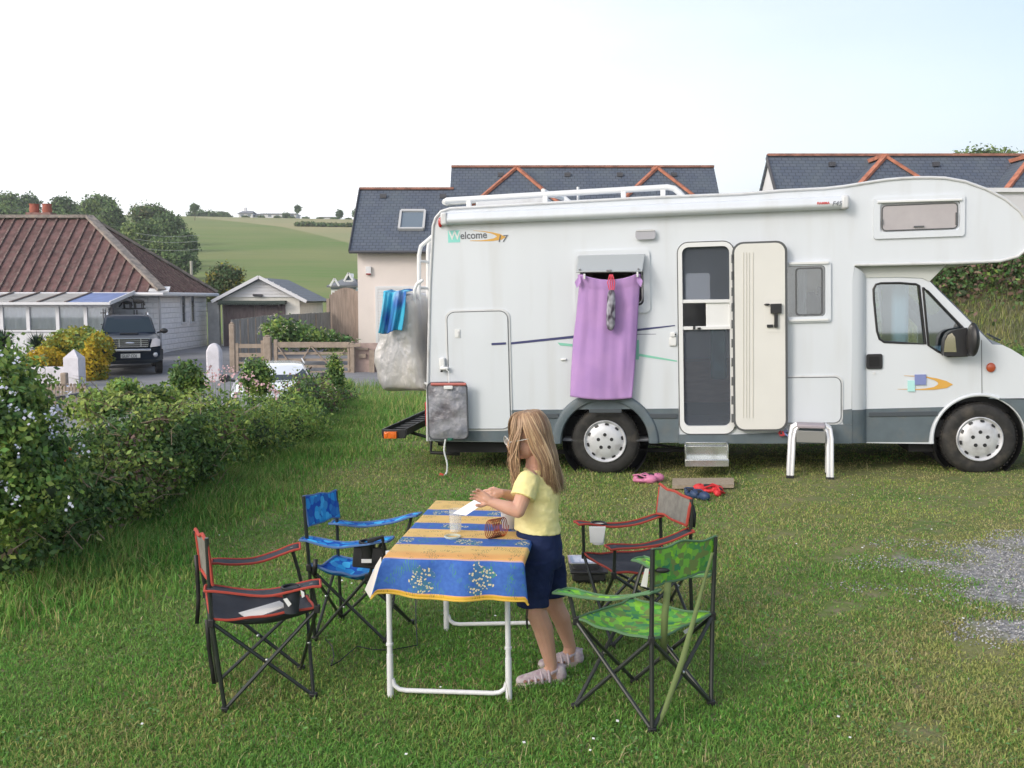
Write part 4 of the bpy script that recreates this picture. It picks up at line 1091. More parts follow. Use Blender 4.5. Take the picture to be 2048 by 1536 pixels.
def strip(mb, pts, d0, d1, m=0, crown=0.0, ns=8):
    vs = []
    for (a, c) in pts:
        for j in range(ns + 1):
            t = j / ns; vs.append((a + crown * (math.sin(t * math.pi)) , d0 + (d1 - d0) * t, c + abs(crown) * .25 * math.sin(t * math.pi)))
    k = ns + 1
    mb.add(vs, [(i * k + j, i * k + j + 1, (i + 1) * k + j + 1, (i + 1) * k + j) for i in range(len(pts) - 1) for j in range(ns)], m)
strip(mb, top, .12, W_ - .12); strip(mb, bon, .12, W_ - .12, 0, .10)
mb.slab(cab_poly, [h1_, h2_], bx, W_ - .14, W_ - .10)
mb.build('bonnet', M_white, cabo, smooth=True, angle=40)
mb = MB(); strip(mb, cab[4:8], .13, W_ - .13, 0, .06); mb.build('windscreen', M_glassd, cabo, smooth=True)
mb = MB(); mb.tube([Vector((a, .14, c + .0)) for a, c in cab[4:8]], .016, 8); mb.tube([Vector((a, .20, c + .012)) for a, c in cab[4:8]], .012, 8)
mb.build('windscreen_seal', mat('screen_seal', (.08, .08, .14), .3), cabo, smooth=True)
mb = MB(); mb.tube([VP(1975, 668, -.14), VP(1990, 676, -.4), VP(2000, 680, -.6)], .01); mb.build('wiper', M_black, cabo)
for hh_ in (h1_, h2_):
    mb = MB(); mb.slab(hh_, [], bx, -CO + .018, -CO + .022); mb.build('side_window', M_glassd, cabo)
    mb = MB(); mb.tube([Vector((a, -CO - .001, c)) for a, c in hh_], .011, 8, closed=True); mb.build('window_rubber', M_black, cabo, smooth=True)
# grey lower cab
mb = MB()
gl = [V(*p, CO + .01) for p in ((1732, 818), (1732, 884), (1868, 885))] + [(FW - .415, zb2 + .012)] + [(FW + .415 * math.cos(R(a)), WR + .41 * math.sin(R(a))) for a in range(180, 132, -8) if WR + .41 * math.sin(R(a)) > zb2] + [V(1889, 812, CO + .01)]
gl = [V(1732, 818, CO + .01), V(1732, 884, CO + .01), (FW - .45, zb2 + .014)] + [(FW + .445 * math.cos(R(a)), WR + .425 * math.sin(R(a))) for a in range(176, 124, -8)]
gl = [p for p in gl if p[1] < V(1800, 812, CO)[1]] + [V(1886, 814, CO + .01)] if 0 else gl
ztop = V(1800, 815, CO + .01)[1]
gl = [V(1732, 818, CO + .01), V(1732, 884, CO + .01), (FW - .45, zb2 + .014)] + [p for p in [(FW + .445 * math.cos(R(a)), WR + .425 * math.sin(R(a))) for a in range(172, 90, -6)] if p[1] < ztop] + [(V(1888, 812, CO)[0], ztop)]
mb.slab(gl, [], bx, -CO - .006, -CO + .02); mb.build('lower_panel', M_grey, cabo, bevel=.006); mb = MB()
gr_ = [(FW + .08, V(1985, 797, CO)[1]), ] + [(FW + .415 * math.cos(R(a)), WR + .41 * math.sin(R(a))) for a in range(76, -1, -8)]
gr_ = [p for p in gr_ if p[1] > cab[-1][1] - .01] + [(FW + .42, cab[-1][1] - .03), (V(2103, 892, CO)[0], cab[-1][1] - .03), V(2116, 860, CO), V(2116, 800, CO), (V(2112, 797, CO)[0], V(1985, 797, CO)[1])]
mb.slab(gr_, [], bx, -CO - .012, -CO + .06)
mb.build('lower_panel', M_grey, cabo, bevel=.006)
mb = MB(); mb.bar(VP(1738, 829, CO + .012), VP(1875, 827, CO + .012), .012, .042); mb.build('rub_strip', M_greyd, cabo, bevel=.004)
mb = MB(); mb.tube([Vector((FW + .418 * math.cos(R(a)), -CO - .002, WR + .415 * math.sin(R(a)))) for a in range(186, 60, -6)], .016, 8); mb.build('arch_lip', M_white, cabo, smooth=True)
mb = MB(); 
mb.lathe([(.40, -.14), (.40, -.38), (0, -.38)], 40, 0, Matrix.Translation((FW, 0, WR)) @ Matrix.Rotation(R(90), 4, 'X'), False)
mb.build('inner_arch', M_matt, van); mb = MB()
mb.lathe([(.425, -.03), (.425, -.36), (0, -.36)], 40, 0, Matrix.Translation((RW, 0, WR)) @ Matrix.Rotation(R(90), 4, 'X'), False)
mb.build('inner_arch', M_matt, van)
mb = MB(); mb.bar(VP(1845, 893, -.5), VP(1868, 905, -.5), .3, .1); mb.box((FW - .48, .8, .28), (.25, 1.2, .16)); mb.build('mud_guard', M_matt, van)
# seams, handle, indicator, petrol
mb = MB()
mb.tube([VP(*p, CO + .001) for p in ((1731, 884), (1731, 553), (1800, 551), (1838, 553.5), (1862, 563))], .004, 6)
mb.tube([VP(*p, CO + .001) for p in ((1963, 680), (1964, 793), (1940, 795), (1915, 802), (1895, 814))], .003, 6)
mb.build('door_seam', M_seal, cabo)
mb = MB(); mb.slab(vrr(1733, 708, 1765, 738, .02, CO + .01), [], bx, .085, .11); mb.slab(vrr(1738, 713, 1759, 733, .015, CO + .014), [], bx, .08, .09, 1); mb.build('door_handle', [M_black, M_matt], cabo, bevel=.004)
mb = MB(); mb.lathe([(.0, .006), (.014, .006), (.014, 0)], 12, 0, Matrix.Translation(VP(1748.5, 746.5, CO)) @ Matrix.Rotation(R(90), 4, 'X'), False); mb.build('door_lock', M_trim, cabo)
mb = MB(); mb.sphere(VP(1982, 735, CO + .01), (.042, .02, .045), 0, 12, 8); mb.build('indicator_lamp', mat('indicator_amber', (.5, .09, .03), .3, coat=.5), cabo, smooth=True)
# cab-to-body transition and underside of the overcab
mb = MB()
t0 = [V(1704, v, 0) for v in (531, 700, 884)]; t1 = [V(1732, v, CO) for v in (553, 700, 886)]
vs = []
for (a, c), (a2, c2) in zip(t0, t1):
    for s_ in range(5):
        t = s_ / 4; vs.append((a + (a2 - a) * t + .02 * math.sin(t * math.pi), .0 + .10 * (t ** 1.6), c + (c2 - c) * t))
mb.add(vs, [(i * 5 + j, i * 5 + j + 1, (i + 1) * 5 + j + 1, (i + 1) * 5 + j) for i in range(2) for j in range(4)])
mb.build('corner_panel', M_white, van, smooth=True)
mb = MB(); tg0 = [V(1704, 820, .004), V(1704, 886, .004)]; tg1 = [V(1732, 818, CO + .004), V(1732, 886, CO + .004)]
vs = []
for (a, c), (a2, c2) in zip(tg0, tg1):
    for s_ in range(5):
        t = s_ / 4; vs.append((a + (a2 - a) * t + .02 * math.sin(t * math.pi) + .001, -.005 + .10 * (t ** 1.6), c + (c2 - c) * t))
mb.add(vs, [(j, j + 1, 5 + j + 1, 5 + j) for j in range(4)]); mb.build('corner_skirt', M_grey, van, smooth=True)
M_under = mat('overcab_underside', (.52, .54, .52), .4)
mb = MB(); fp = [(1708, 529), (1731, 555), (1800, 554), (1845, 556), (1860, 563), (1896, 527)]
mb.slab([V(*p, -.07) for p in fp], [], bx, .09, W_ - .09); mb.build('overcab_fairing', M_under, van, bevel=.02)
# cab seat, wheel
mb = MB(); p = VP(1790, 640, -.55); mb.box(p, (.16, .5, .75)); mb.box(p + Vector((.0, 0, .42)), (.12, .28, .2)); mb.box(p + Vector((.28, 0, -.35)), (.5, .5, .16))
mb.build('cab_seat', mat('seat_blue', (.62, .76, .86), .8), cabo, bevel=.04)
mb = MB(); p = VP(1900, 705, -.55); mb.tube([p + Vector((.12 * math.sin(a) * .5, .19 * math.cos(a), .19 * math.sin(a))) for a in [i * math.pi / 10 for i in range(20)]], .014, 8, closed=True)
mb.box(VP(1945, 725, -.95), (.45, 1.5, .25)); mb.box(VP(1940, 770, -1.0), (.6, 1.4, .4)); mb.build('dashboard', M_black, cabo, bevel=.02)
mb = MB(); mb.box((VP(1705, 700, 0).x + .06, W_ / 2, 1.2), (.03, W_ - .5, 1.2)); mb.build('cab_curtain', mat('cab_curtain', (.40, .36, .30), .9), cabo)
# mirror
mb = MB(); mb.sphere(VP(1946, 679, .12), (.052, .11, .155), 0, 16, 12); mb.bar(VP(1934, 704, .0), VP(1946, 690, .10), .05, .09)
mi_ = mb.build('wing_mirror', M_black, van, smooth=True)
mb = MB(); q = [V(*p, .02) for p in ((1886, 700), (1888, 680), (1894, 667), (1903, 661), (1934, 655), (1936, 712), (1888, 712))]
mb.slab(q, [], bx, -.035, .06); mb.build('mirror_housing', M_black, mi_, bevel=.012)
mb = MB(); q = [V(*p, .04) for p in ((1887.5, 704), (1890, 682), (1896, 670), (1904, 666), (1910, 674), (1913, 704))]
mb.slab(q, [], bx, -.042, -.03); mb.build('mirror_glass', mat('mirror_face', (.80, .72, .62), .06, metal=.9), mi_, bevel=.004)  # beige reflection is put into the pane colour
# --- rear ladder, carrier, tail lamp, step
mb = MB()
LN = .35
mb.tube([rp(868, 470, LN), rp(852, 484, LN), rp(842, 492, LN), rp(838, 510, LN), rp(838, 640, LN), rp(838, 735, LN), rp(843, 752, LN), rp(852, 764, LN), rp(866, 768, LN)], .022, 10)
mb.tube([rp(866, 478, .85), rp(858, 486, .85), rp(856, 500, .85), rp(856, 735, .85), rp(860, 752, .85), rp(868, 760, .85)], .022, 10)
mb.tube([rp(846, 560, .2), rp(834, 568, .2), rp(829, 580, .2), rp(828, 640, .2), rp(829, 695, .2), rp(834, 728, .2), rp(845, 765, .2), rp(862, 770, .2)], .018, 10)
mb.build('rear_ladder', M_pw, van, smooth=True)
for vv in (522, 575, 628, 676, 722):
    mb = MB(); mb.tube([rp(838, vv, LN), rp(856, vv + 2, .85)], .014, 8); mb.build('ladder_rung', M_trim, van, smooth=True)
mb = MB()
a_, c_ = V(788, 868, .0); 
mb.box((a_, 1.05, c_ - .01), (.24, 2.1, .03)); mb.box((a_ - .12, 1.05, c_ + .015), (.02, 2.1, .07)); mb.box((a_ + .12, 1.05, c_ + .015), (.02, 2.1, .07)); mb.box((a_, .01, c_), (.24, .03, .09))
for i in range(9): mb.box((a_, .2 + i * .2, c_ + .012), (.2, .05, .012))
for nn in (.45, 1.7):
    mb.tube([(a_, nn, c_ - .03), (a_ + .25, nn, c_ - .10), (a_ + .55, nn, c_ - .22), (a_ + .9, nn, c_ - .2)], .018, 8)
mb.tube([rp(862, 880, .2), rp(862, 905, .2), rp(920, 908, .2)], .02)
mb.build('rear_carrier', M_black, van, bevel=.004)
mb = MB(); p = VP(781, 870, .02); mb.box(p, (.13, .04, .07)); mb.box(p + Vector((-.04, -.022, 0)), (.03, .008, .04)); mb.box(p + Vector((.03, -.022, 0)), (.04, .008, .04)); mb.build('side_lamp', M_org, van, bevel=.012)
mb = MB(); mb.box((V(855, 830)[0] - .015, .10, V(855, 830)[1]), (.05, .10, .26)); mb.build('tail_lamp', M_red, van, bevel=.015)
mb = MB()
for vv, of in ((888, .02), (905, .18), (917, .22)):
    pass
s0, s1 = VP(1369, 884, .05), VP(1455, 884, .05)
zz = s0.z
def plate(p0, p1, th=.015, m=0):
    mb.box(((p0[0] + p1[0]) / 2, (p0[1] + p1[1]) / 2, (p0[2] + p1[2]) / 2), (abs(p1[0] - p0[0]), max(abs(p1[1] - p0[1]), th), max(abs(p1[2] - p0[2]), th)), m)
x0_, x1_ = s0.x, s1.x
plate((x0_, -.06, zz - .02), (x1_, .16, zz - .02)); plate((x0_, -.065, zz - .05), (x1_, -.065, zz + .0))
plate((x0_, -.11, zz - .15), (x1_, -.11, zz - .03)); plate((x0_, -.26, zz - .145), (x1_, -.02, zz - .145)); plate((x0_, -.265, zz - .205), (x1_, -.265, zz - .14))
for xx in (x0_, x1_ - .015): plate((xx, -.24, zz - .19), (xx + .015, -.0, zz - .0), .015)
mb.build('entry_step', mat('step_metal', (.60, .62, .62), .22, metal=.85, dirt=((.2, .2, .16), 8, .5)), van, bevel=.004)
# small union-jack-like ribbon tied under the door
mb = MB(); 
for i, (dx, dz) in enumerate(((-.03, .01), (.02, .015), (-.01, -.02), (.03, -.015), (0, 0))): mb.box(VP(1566, 866, .03) + Vector((dx, -.005 * i, dz)), (.045, .006, .016), i % 2, Euler((0, .6 * (i - 2), 0)).to_matrix())
mb.build('tied_ribbon', [mat('ribbon_red', (.5, .05, .06), .7), M_lav], van)

# ================================================================== things hung on or standing by the motorhome
def wm(v): return VMAT @ Vector(v)
def place_local(o): o.matrix_world = VMAT; return o
# purple towel
mb = MB(); nx, nyy = 46, 70
Lp = [(1156, 549), (1158, 575), (1153, 630), (1147, 680), (1143, 740), (1141, 793)]
Rp = [(1281, 548), (1279, 570), (1276, 620), (1273, 680), (1269, 740), (1264, 796)]
vs = []; uvs = []
for j in range(nyy + 1):
    t = j / nyy
    def ip(Pp):
        f = t * (len(Pp) - 1); i = min(int(f), len(Pp) - 2); g = f - i
        return (Pp[i][0] * (1 - g) + Pp[i + 1][0] * g, Pp[i][1] * (1 - g) + Pp[i + 1][1] * g)
    l, r_ = ip(Lp), ip(Rp)
    for i in range(nx + 1):
        s_ = i / nx
        u_ = l[0] + (r_[0] - l[0]) * s_; v_ = l[1] + (r_[1] - l[1]) * s_
        dip = math.sin(math.pi * min(max((s_ - .08) / .84, 0), 1)) ** .8
        v_ += dip * (11 * (1 - t) ** 3) + 5 * math.sin(math.pi * s_) * t
        of = .20 * (1 - t) ** 1.4 * .75 + .055 + .045 * t + .045 * (.3 + t) * noise.noise(Vector((s_ * 3.2 + t * .8, t * .7, 2.1))) + .016 * noise.noise(Vector((s_ * 8 - t * 1.2, t * 1.3, 5.))) + .02 * dip * (1 - t) * math.sin(t * 9)
        if s_ > .9: of -= .03 * (s_ - .9) * 10
        if s_ < .1: of -= .02 * (.1 - s_) * 10
        vs.append(VP(u_, v_, of))
mb.add(vs, [(j * (nx + 1) + i, (j + 1) * (nx + 1) + i, (j + 1) * (nx + 1) + i + 1, j * (nx + 1) + i + 1) for j in range(nyy) for i in range(nx)])
tw = mb.build('towel', mat('towel_lilac', (.40, .24, .53), .95, col2=(.47, .28, .57), vscale=3, bump=.5, bscale=260, bdist=.003), None, smooth=True, angle=180)
so = tw.modifiers.new('thick', 'SOLIDIFY'); so.thickness = .006
place_local(tw); tag(tw, 'lilac beach towel pegged below the open window flap of the motorhome', 'towel')
# folded-over towel corners
tc_root = tw
mb = MB()
for uu, vv, sgn in ((1160, 560, -1), (1275, 558, 1)):
    p = VP(uu, vv, .21); mb.add([p + Vector((0, 0, .05)), p + Vector((.05 * sgn, -.015, -.02)), p + Vector((.03 * sgn, -.02, -.08)), p + Vector((-.01 * sgn, -.02, -.02))], [(0, 1, 2, 3)])
o = mb.build('towel_corner', mat('towel_lilac', (0, 0, 0)), None); place_local(o); o.parent = tw; o.matrix_parent_inverse = tw.matrix_world.inverted()
for uu, vv in ((1169, 553), (1275, 549)):
    mb = MB(); mb.box(VP(uu, vv, .235), (.018, .03, .05)); o = mb.build('clothes_peg', M_pw, None, bevel=.004); place_local(o)
    tag(o, 'small white peg holding the %s top corner of the lilac towel' % ('left' if uu < 1200 else 'right'), 'peg', 'pegs on the lilac towel')
# rolled umbrella hanging on a red cord
mb = MB(); p0 = VP(1223, 580, .27); p1 = VP(1221, 661, .20)
pts = [p0.lerp(p1, t) for t in (0, .08, .25, .5, .7, .85, .96, 1)]
mb.tube(pts, [.022, .036, .040, .042, .044, .042, .030, .01], 14)
um = mb.build('folded_umbrella', mat('umbrella_print', (.45, .45, .52), .45, col2=(.05, .035, .06), vscale=22, vdetail=1, stretch=(1, 1, .6), bump=.4, bscale=50), None, smooth=True)
place_local(um); tag(um, 'small folded umbrella with grey and black print hanging in front of the lilac towel', 'umbrella')
mb = MB()
for d in (-.02, -.006, .008, .022): mb.tube([VP(1222, 549, .22) + Vector((d * .6, 0, 0)), VP(1222, 565, .25) + Vector((d * 1.6, 0, 0)), p0 + Vector((d, 0, .0))], .005, 6)
o = mb.build('cord', mat('cord_red', (.65, .06, .10), .7), None, smooth=True); place_local(o); o.parent = um; o.matrix_parent_inverse = um.matrix_world.inverted()
# solar shower
sh = empty('solar_shower', matrix=VMAT); tag(sh, 'grey crumpled camping shower bag with white hose hanging at rear corner', 'shower bag')
mb = MB(); o_ = vrr(857, 765, 935, 877, .05, .12, 6); hol = vrr(886, 771, 907, 777.5, .02, .12, 4)
nx, ny = 26, 34; xs = [p[0] for p in o_]; zs = [p[1] for p in o_]; X0, X1, Z0, Z1 = min(xs), max(xs), min(zs), max(zs)
for sgn in (1, -1):
    vs = []
    for j in range(ny + 1):
        for i in range(nx + 1):
            x = X0 + (X1 - X0) * i / nx; z = Z0 + (Z1 - Z0) * j / ny
            ex = min(i, nx - i) / 5; ez = min(j, ny - j) / 5
            e = min(1, ex) * min(1, ez)
            if min(1, ex) < 1 and min(1, ez) < 1:   # round corner
                dx = max(0, .05 - (min(x - X0, X1 - x))); dz = max(0, .05 - (min(z - Z0, Z1 - z))); dd = math.hypot(dx, dz)
                if dd > .05: x += math.copysign(dx * (1 - .05 / dd), (X0 + X1) / 2 - x); z += math.copysign(dz * (1 - .05 / dd), (Z0 + Z1) / 2 - z)
            y = -.13 - sgn * (.004 + .028 * e * (1 - .5 * j / ny) + .012 * e * noise.noise(Vector((x * 11, z * 11, sgn * 3.))))
            vs.append((x, y, z))
    mb.add(vs, [(j * (nx + 1) + i, j * (nx + 1) + i + 1, (j + 1) * (nx + 1) + i + 1, (j + 1) * (nx + 1) + i) for j in range(ny) for i in range(nx)])
mb.build('bag', mat('shower_bag', (.20, .21, .25), .38, col2=(.30, .30, .33), vscale=6, bump=.7, bscale=14, bdist=.03, dirt=((.06, .045, .05), 5.5, .85)), sh, smooth=True)
mb = MB(); mb.tube([Vector((a, -.13, c)) for a, c in o_], .009, 8, closed=True); mb.build('edging', mat('bag_edge', (.07, .075, .085), .6), sh, smooth=True)
mb = MB(); mb.tube([VP(862, 768.5, .15), VP(932, 768.5, .15)], .015, 10); mb.build('handle', mat('bag_handle', (.45, .13, .11), .5), sh, smooth=True)
mb = MB(); mb.box(VP(896.5, 775, .175), (.09, .01, .035)); mb.build('hanger_slot', M_pw, sh, bevel=.008)
mb = MB(); mb.tube([VP(898, 768, .15), VP(897, 742, .10), VP(890, 738, .05)], .004, 6); mb.build('hanging_cord', M_pw, sh)
mb = MB(); mb.tube([VP(*p, .13) for p in ((891, 878), (889, 890), (888, 900), (890, 910), (893, 920), (894.5, 930), (894, 942), (892, 948), (888, 951))], .009, 8); mb.build('hose', M_pw, sh, smooth=True)
mb = MB(); mb.lathe([(0, 0), (.012, 0), (.028, .03), (.028, .04), (0, .04)], 14, 0, Matrix.Translation(VP(888, 950, .13)) @ Matrix.Rotation(R(-100), 4, 'Y')); mb.build('shower_head', mat('shower_red', (.55, .07, .04), .4), sh, smooth=True)
mb = MB(); mb.lathe([(0, 0), (.03, 0), (.03, .02), (0, .02)], 12, 0, Matrix.Translation(VP(901, 880, .13))); mb.build('valve', mat('valve_green', (.02, .14, .09), .5), sh)
# covered bicycles on the back, and the towel on them
cvp = [(764, 786), (752, 768), (743, 742), (741, 722), (745, 700), (752, 672), (757, 650), (762, 620), (768, 597), (776, 586), (794, 583), (812, 588), (826, 600), (833, 640), (836, 700), (842, 745), (852, 786)]
ring = [V(*p, -.1) for p in cvp]; cx_ = sum(p[0] for p in ring) / len(ring); cz_ = sum(p[1] for p in ring) / len(ring)
rr_ = []
for i in range(len(ring)):           # densify
    a, b = ring[i], ring[(i + 1) % len(ring)]
    for s_ in range(4): rr_.append((a[0] + (b[0] - a[0]) * s_ / 4, a[1] + (b[1] - a[1]) * s_ / 4))
mb = MB(); st = [(-.02, .55), (0.0, .80), (.04, .92), (.12, .99), (.3, 1.02), (.6, 1.0), (1.0, .97), (1.4, .96), (1.65, .9), (1.75, .7)]
vs = []; K = len(rr_)
for (n0, sc) in st:
    for i, (a, c) in enumerate(rr_):
        wv = 1 + .035 * math.sin(i * .55 + n0 * 3) + .02 * math.sin(i * 1.3 + n0 * 9)
        s2 = sc * wv
        vs.append((cx_ + (a - cx_) * s2, .12 + n0, cz_ + (c - cz_) * min(1, s2 * .4 + .6)))
fs = [(i * K + j, (i + 1) * K + j, (i + 1) * K + (j + 1) % K, i * K + (j + 1) % K) for i in range(len(st) - 1) for j in range(K)]
fs += [tuple(range(K))]
mb.add(vs, fs)
M_foil = mat('silver_cover', (.60, .56, .50), .36, metal=.35, col2=(.50, .50, .53), vscale=2, bump=.8, bscale=6, bdist=.035, stretch=(1.2, 1.2, .55))
o = mb.build('bicycle_cover', M_foil, None, smooth=True, angle=180); o.modifiers.new('s', 'SUBSURF').render_levels = 2
t_ = bpy.data.textures.new('crease', 'CLOUDS'); t_.noise_scale = .16; dm = o.modifiers.new('d', 'DISPLACE'); dm.texture = t_; dm.strength = .022; dm.texture_coords = 'LOCAL'
place_local(o); tag(o, 'silver and beige weatherproof cover over bicycles on the back of the motorhome', 'bicycle cover')
mb = MB(); nx, ny = 30, 26; vs = []
TL = [(767, 582), (762, 630), (757, 666)]; TR = [(813, 584), (808, 630), (803, 662)]
for j in range(ny + 1):
    t = j / ny; f = t * 2; i0 = min(int(f), 1); g = f - i0
    l = [TL[i0][q] * (1 - g) + TL[i0 + 1][q] * g for q in (0, 1)]; r_ = [TR[i0][q] * (1 - g) + TR[i0 + 1][q] * g for q in (0, 1)]
    for i in range(nx + 1):
        s_ = i / nx; of = .02 + .035 * math.sin(s_ * 13 + t) + .015 * math.sin(s_ * 29 + 2 * t) - .09 * (1 - t) ** 6
        vs.append(VP(l[0] + (r_[0] - l[0]) * s_, l[1] + (r_[1] - l[1]) * s_ + 3 * math.sin(s_ * 6), of))
vt_ = []
for i in range(nx + 1):
    p = vs[i]; vt_.append(Vector((p.x, p.y + .30, p.z + .02)))
mb.add(vt_ + vs, [(j * (nx + 1) + i, (j + 1) * (nx + 1) + i, (j + 1) * (nx + 1) + i + 1, j * (nx + 1) + i + 1) for j in range(ny + 1) for i in range(nx)])
o = mb.build('towel', mat('towel_blue', (.03, .12, .42), .9, col2=(.05, .42, .62), vscale=5.5, vdetail=0, stretch=(1.3, 1, .7), dirt=((.45, .65, .75), 5, .7)), None, smooth=True, angle=180)
so = o.modifiers.new('t', 'SOLIDIFY'); so.thickness = .008
place_local(o); tag(o, 'blue and turquoise patterned towel draped over the silver bicycle cover', 'towel')
# step stool
so_ = empty('step_stool', tuple(G(1620, 957))); tag(so_, 'white framed step stool standing on the grass by the front locker', 'step stool')
so_.rotation_euler = (0, 0, R(-15))
mb = MB(); hS = .475; wS = .195
for yy in (-.0, .30):
    pass
def leg(y0, y1):
    mb = MB()
    for sx in (-1, 1):
        for dx in (0, .035):
            mb.tube([(sx * (wS - .035 + dx), y0, 0.0), (sx * (wS - .04 + dx - .005), y0 + (y1 - y0) * .6, hS * .78), (sx * (wS - .055 + dx - .005), y1, hS * .94 + dx * .4), (sx * (wS - .09 + dx * .6), y1, hS + dx * .3), ], .018, 10)
    return mb
leg(0, .05).build('leg_frame', mat('stool_white', (.80, .80, .82), .25, metal=.3), so_, smooth=True)
leg(.26, .20).build('leg_frame', mat('stool_white', (0, 0, 0)), so_, smooth=True)
mb = MB(); mb.box((0, .12, hS + .005), (.25, .22, .035)); mb.build('tread', mat('stool_tread', (.35, .31, .34), .7), so_, bevel=.01)
mb = MB(); mb.box((0, -.01, hS - .085), (.26, .02, .11)); mb.build('lower_tread', mat('stool_lower', (.22, .22, .21), .6), so_, bevel=.006)
mb = MB()
for sx in (-.16, .16, -.195, .195):
    for y0 in (0, .26): mb.box((sx + (0.0), y0, .008), (.036, .036, .03))
mb.build('rubber_feet', M_black, so_, bevel=.005)
# ================================================================== BUILDINGS
def slate(name, c1, c2, rowh=.18, wd=.25, rough=.55):
    m = bpy.data.materials.new(name); m.use_nodes = True
    N, L = m.node_tree.nodes, m.node_tree.links; b = N['Principled BSDF']; b.inputs['Roughness'].default_value = rough
    uv = N.new('ShaderNodeTexCoord')
    br = N.new('ShaderNodeTexBrick'); br.inputs['Scale'].default_value = 1; br.inputs['Brick Width'].default_value = wd; br.inputs['Row Height'].default_value = rowh
    br.inputs['Mortar Size'].default_value = .012; br.inputs['Color1'].default_value = (*c1, 1); br.inputs['Color2'].default_value = (*c2, 1); br.inputs['Mortar'].default_value = (.035, .04, .05, 1)
    L.new(uv.outputs['UV'], br.inputs[0])
    n = N.new('ShaderNodeTexNoise'); n.inputs['Scale'].default_value = .9; n.inputs['Detail'].default_value = 5; L.new(uv.outputs['UV'], n.inputs[0])
    r = N.new('ShaderNodeMapRange'); r.inputs[1].default_value = .45; r.inputs[2].default_value = .75; r.inputs[4].default_value = .4; L.new(n.outputs['Fac'], r.inputs[0])
    x = N.new('ShaderNodeMix'); x.data_type = 'RGBA'; L.new(r.outputs[0], x.inputs[0]); L.new(br.outputs[0], x.inputs[6]); x.inputs[7].default_value = (c1[0] * 1.5, c1[1] * 1.5, c1[2] * 1.1, 1)
    L.new(x.outputs[2], b.inputs['Base Color'])
    bu = N.new('ShaderNodeBump'); bu.inputs['Strength'].default_value = .5; bu.inputs['Distance'].default_value = .02; L.new(br.outputs['Fac'], bu.inputs['Height']); bu.invert = True; L.new(bu.outputs[0], b.inputs['Normal'])
    return m
M_slate = slate('slate', (.085, .105, .145), (.11, .13, .165))
M_rend = mat('cream_render', (.76, .68, .64), .9, var=.03, vscale=.8, dirt=((.45, .42, .36), .6, .25))
M_rend2 = mat('white_render', (.70, .70, .72), .9, var=.03, vscale=2)
M_ridgeb = mat('ridge_brown', (.30, .14, .10), .85, var=.3, vscale=3)
M_ridge = mat('ridge_terracotta', (.40, .15, .09), .8, var=.25, vscale=4)
M_fascia = mat('fascia_white', (.72, .72, .74), .5)
M_glz = mat('house_glass', (.16, .20, .24), .06, spec=.8)
M_gut = mat('gutter_dark', (.07, .07, .08), .5)
def roofquad(mb, pts, m=0, th=.08):
    """roof plane with UV in metres; pts: eave left, eave right, ridge right, ridge left (or 3 pts)"""
    pts = [Vector(p) for p in pts]; o = len(mb.v)
    e = (pts[1] - pts[0]).normalized(); n = (pts[1] - pts[0]).cross(pts[-1] - pts[0]).normalized(); s = n.cross(e)
    if mb.uv is None: mb.uv = []
    while len(mb.uv) < o: mb.uv.append((0, 0))
    k = len(pts); down = -n * th
    vs = pts + [p + down for p in pts]
    mb.add(vs, [tuple(range(k)), tuple(reversed(range(k, 2 * k)))] + [(i, (i + 1) % k, (i + 1) % k + k, i + k) for i in range(k)], m)
    for p in vs: mb.uv.append(((p - pts[0]).dot(e), (p - pts[0]).dot(s)))
    return mb
def B(mb, x0, x1, y0, y1, z0, z1, m=0): return mb.box(((x0 + x1) / 2, (y0 + y1) / 2, (z0 + z1) / 2), (abs(x1 - x0), abs(y1 - y0), abs(z1 - z0)), m)
def prt(mb, name, ml, root, **k):
    mb.v = [(p[0] - root.location.x, p[1] - root.location.y, p[2] - root.location.z) for p in mb.v]; return mb.build(name, ml, root, **k)

# ---- white cottage with ribbed brown roof
xa = -13.1; yf, yr, yb = 37.0, 40.0, 43.2; ze = 1.86; zr = P(185, 437, 40).z; xap = -16.75; gz0 = -.5
ct = empty('white_cottage', (-20, 38, gz0)); tag(ct, 'white block cottage with hipped brown ribbed roof and lean-to conservatory', 'cottage')
M_blk = bpy.data.materials.new('painted_block'); M_blk.use_nodes = True
N, L = M_blk.node_tree.nodes, M_blk.node_tree.links; b = N['Principled BSDF']; b.inputs['Roughness'].default_value = .85
t = N.new('ShaderNodeTexCoord'); mpn = N.new('ShaderNodeMapping'); mpn.inputs['Rotation'].default_value = (R(90), 0, 0)
sp = N.new('ShaderNodeSeparateXYZ'); cb = N.new('ShaderNodeCombineXYZ'); ad = N.new('ShaderNodeMath'); ad.operation = 'ADD'
L.new(t.outputs['Object'], sp.inputs[0]); L.new(sp.outputs[0], ad.inputs[0]); L.new(sp.outputs[1], ad.inputs[1]); L.new(ad.outputs[0], cb.inputs[0]); L.new(sp.outputs[2], cb.inputs[1])
br = N.new('ShaderNodeTexBrick'); br.inputs['Scale'].default_value = 1; br.inputs['Brick Width'].default_value = .42; br.inputs['Row Height'].default_value = .2; br.inputs['Mortar Size'].default_value = .02; br.inputs['Mortar Smooth'].default_value = 1
br.inputs['Color1'].default_value = (.88, .88, .90, 1); br.inputs['Color2'].default_value = (.84, .84, .87, 1); br.inputs['Mortar'].default_value = (.74, .74, .77, 1); L.new(cb.outputs[0], br.inputs[0])
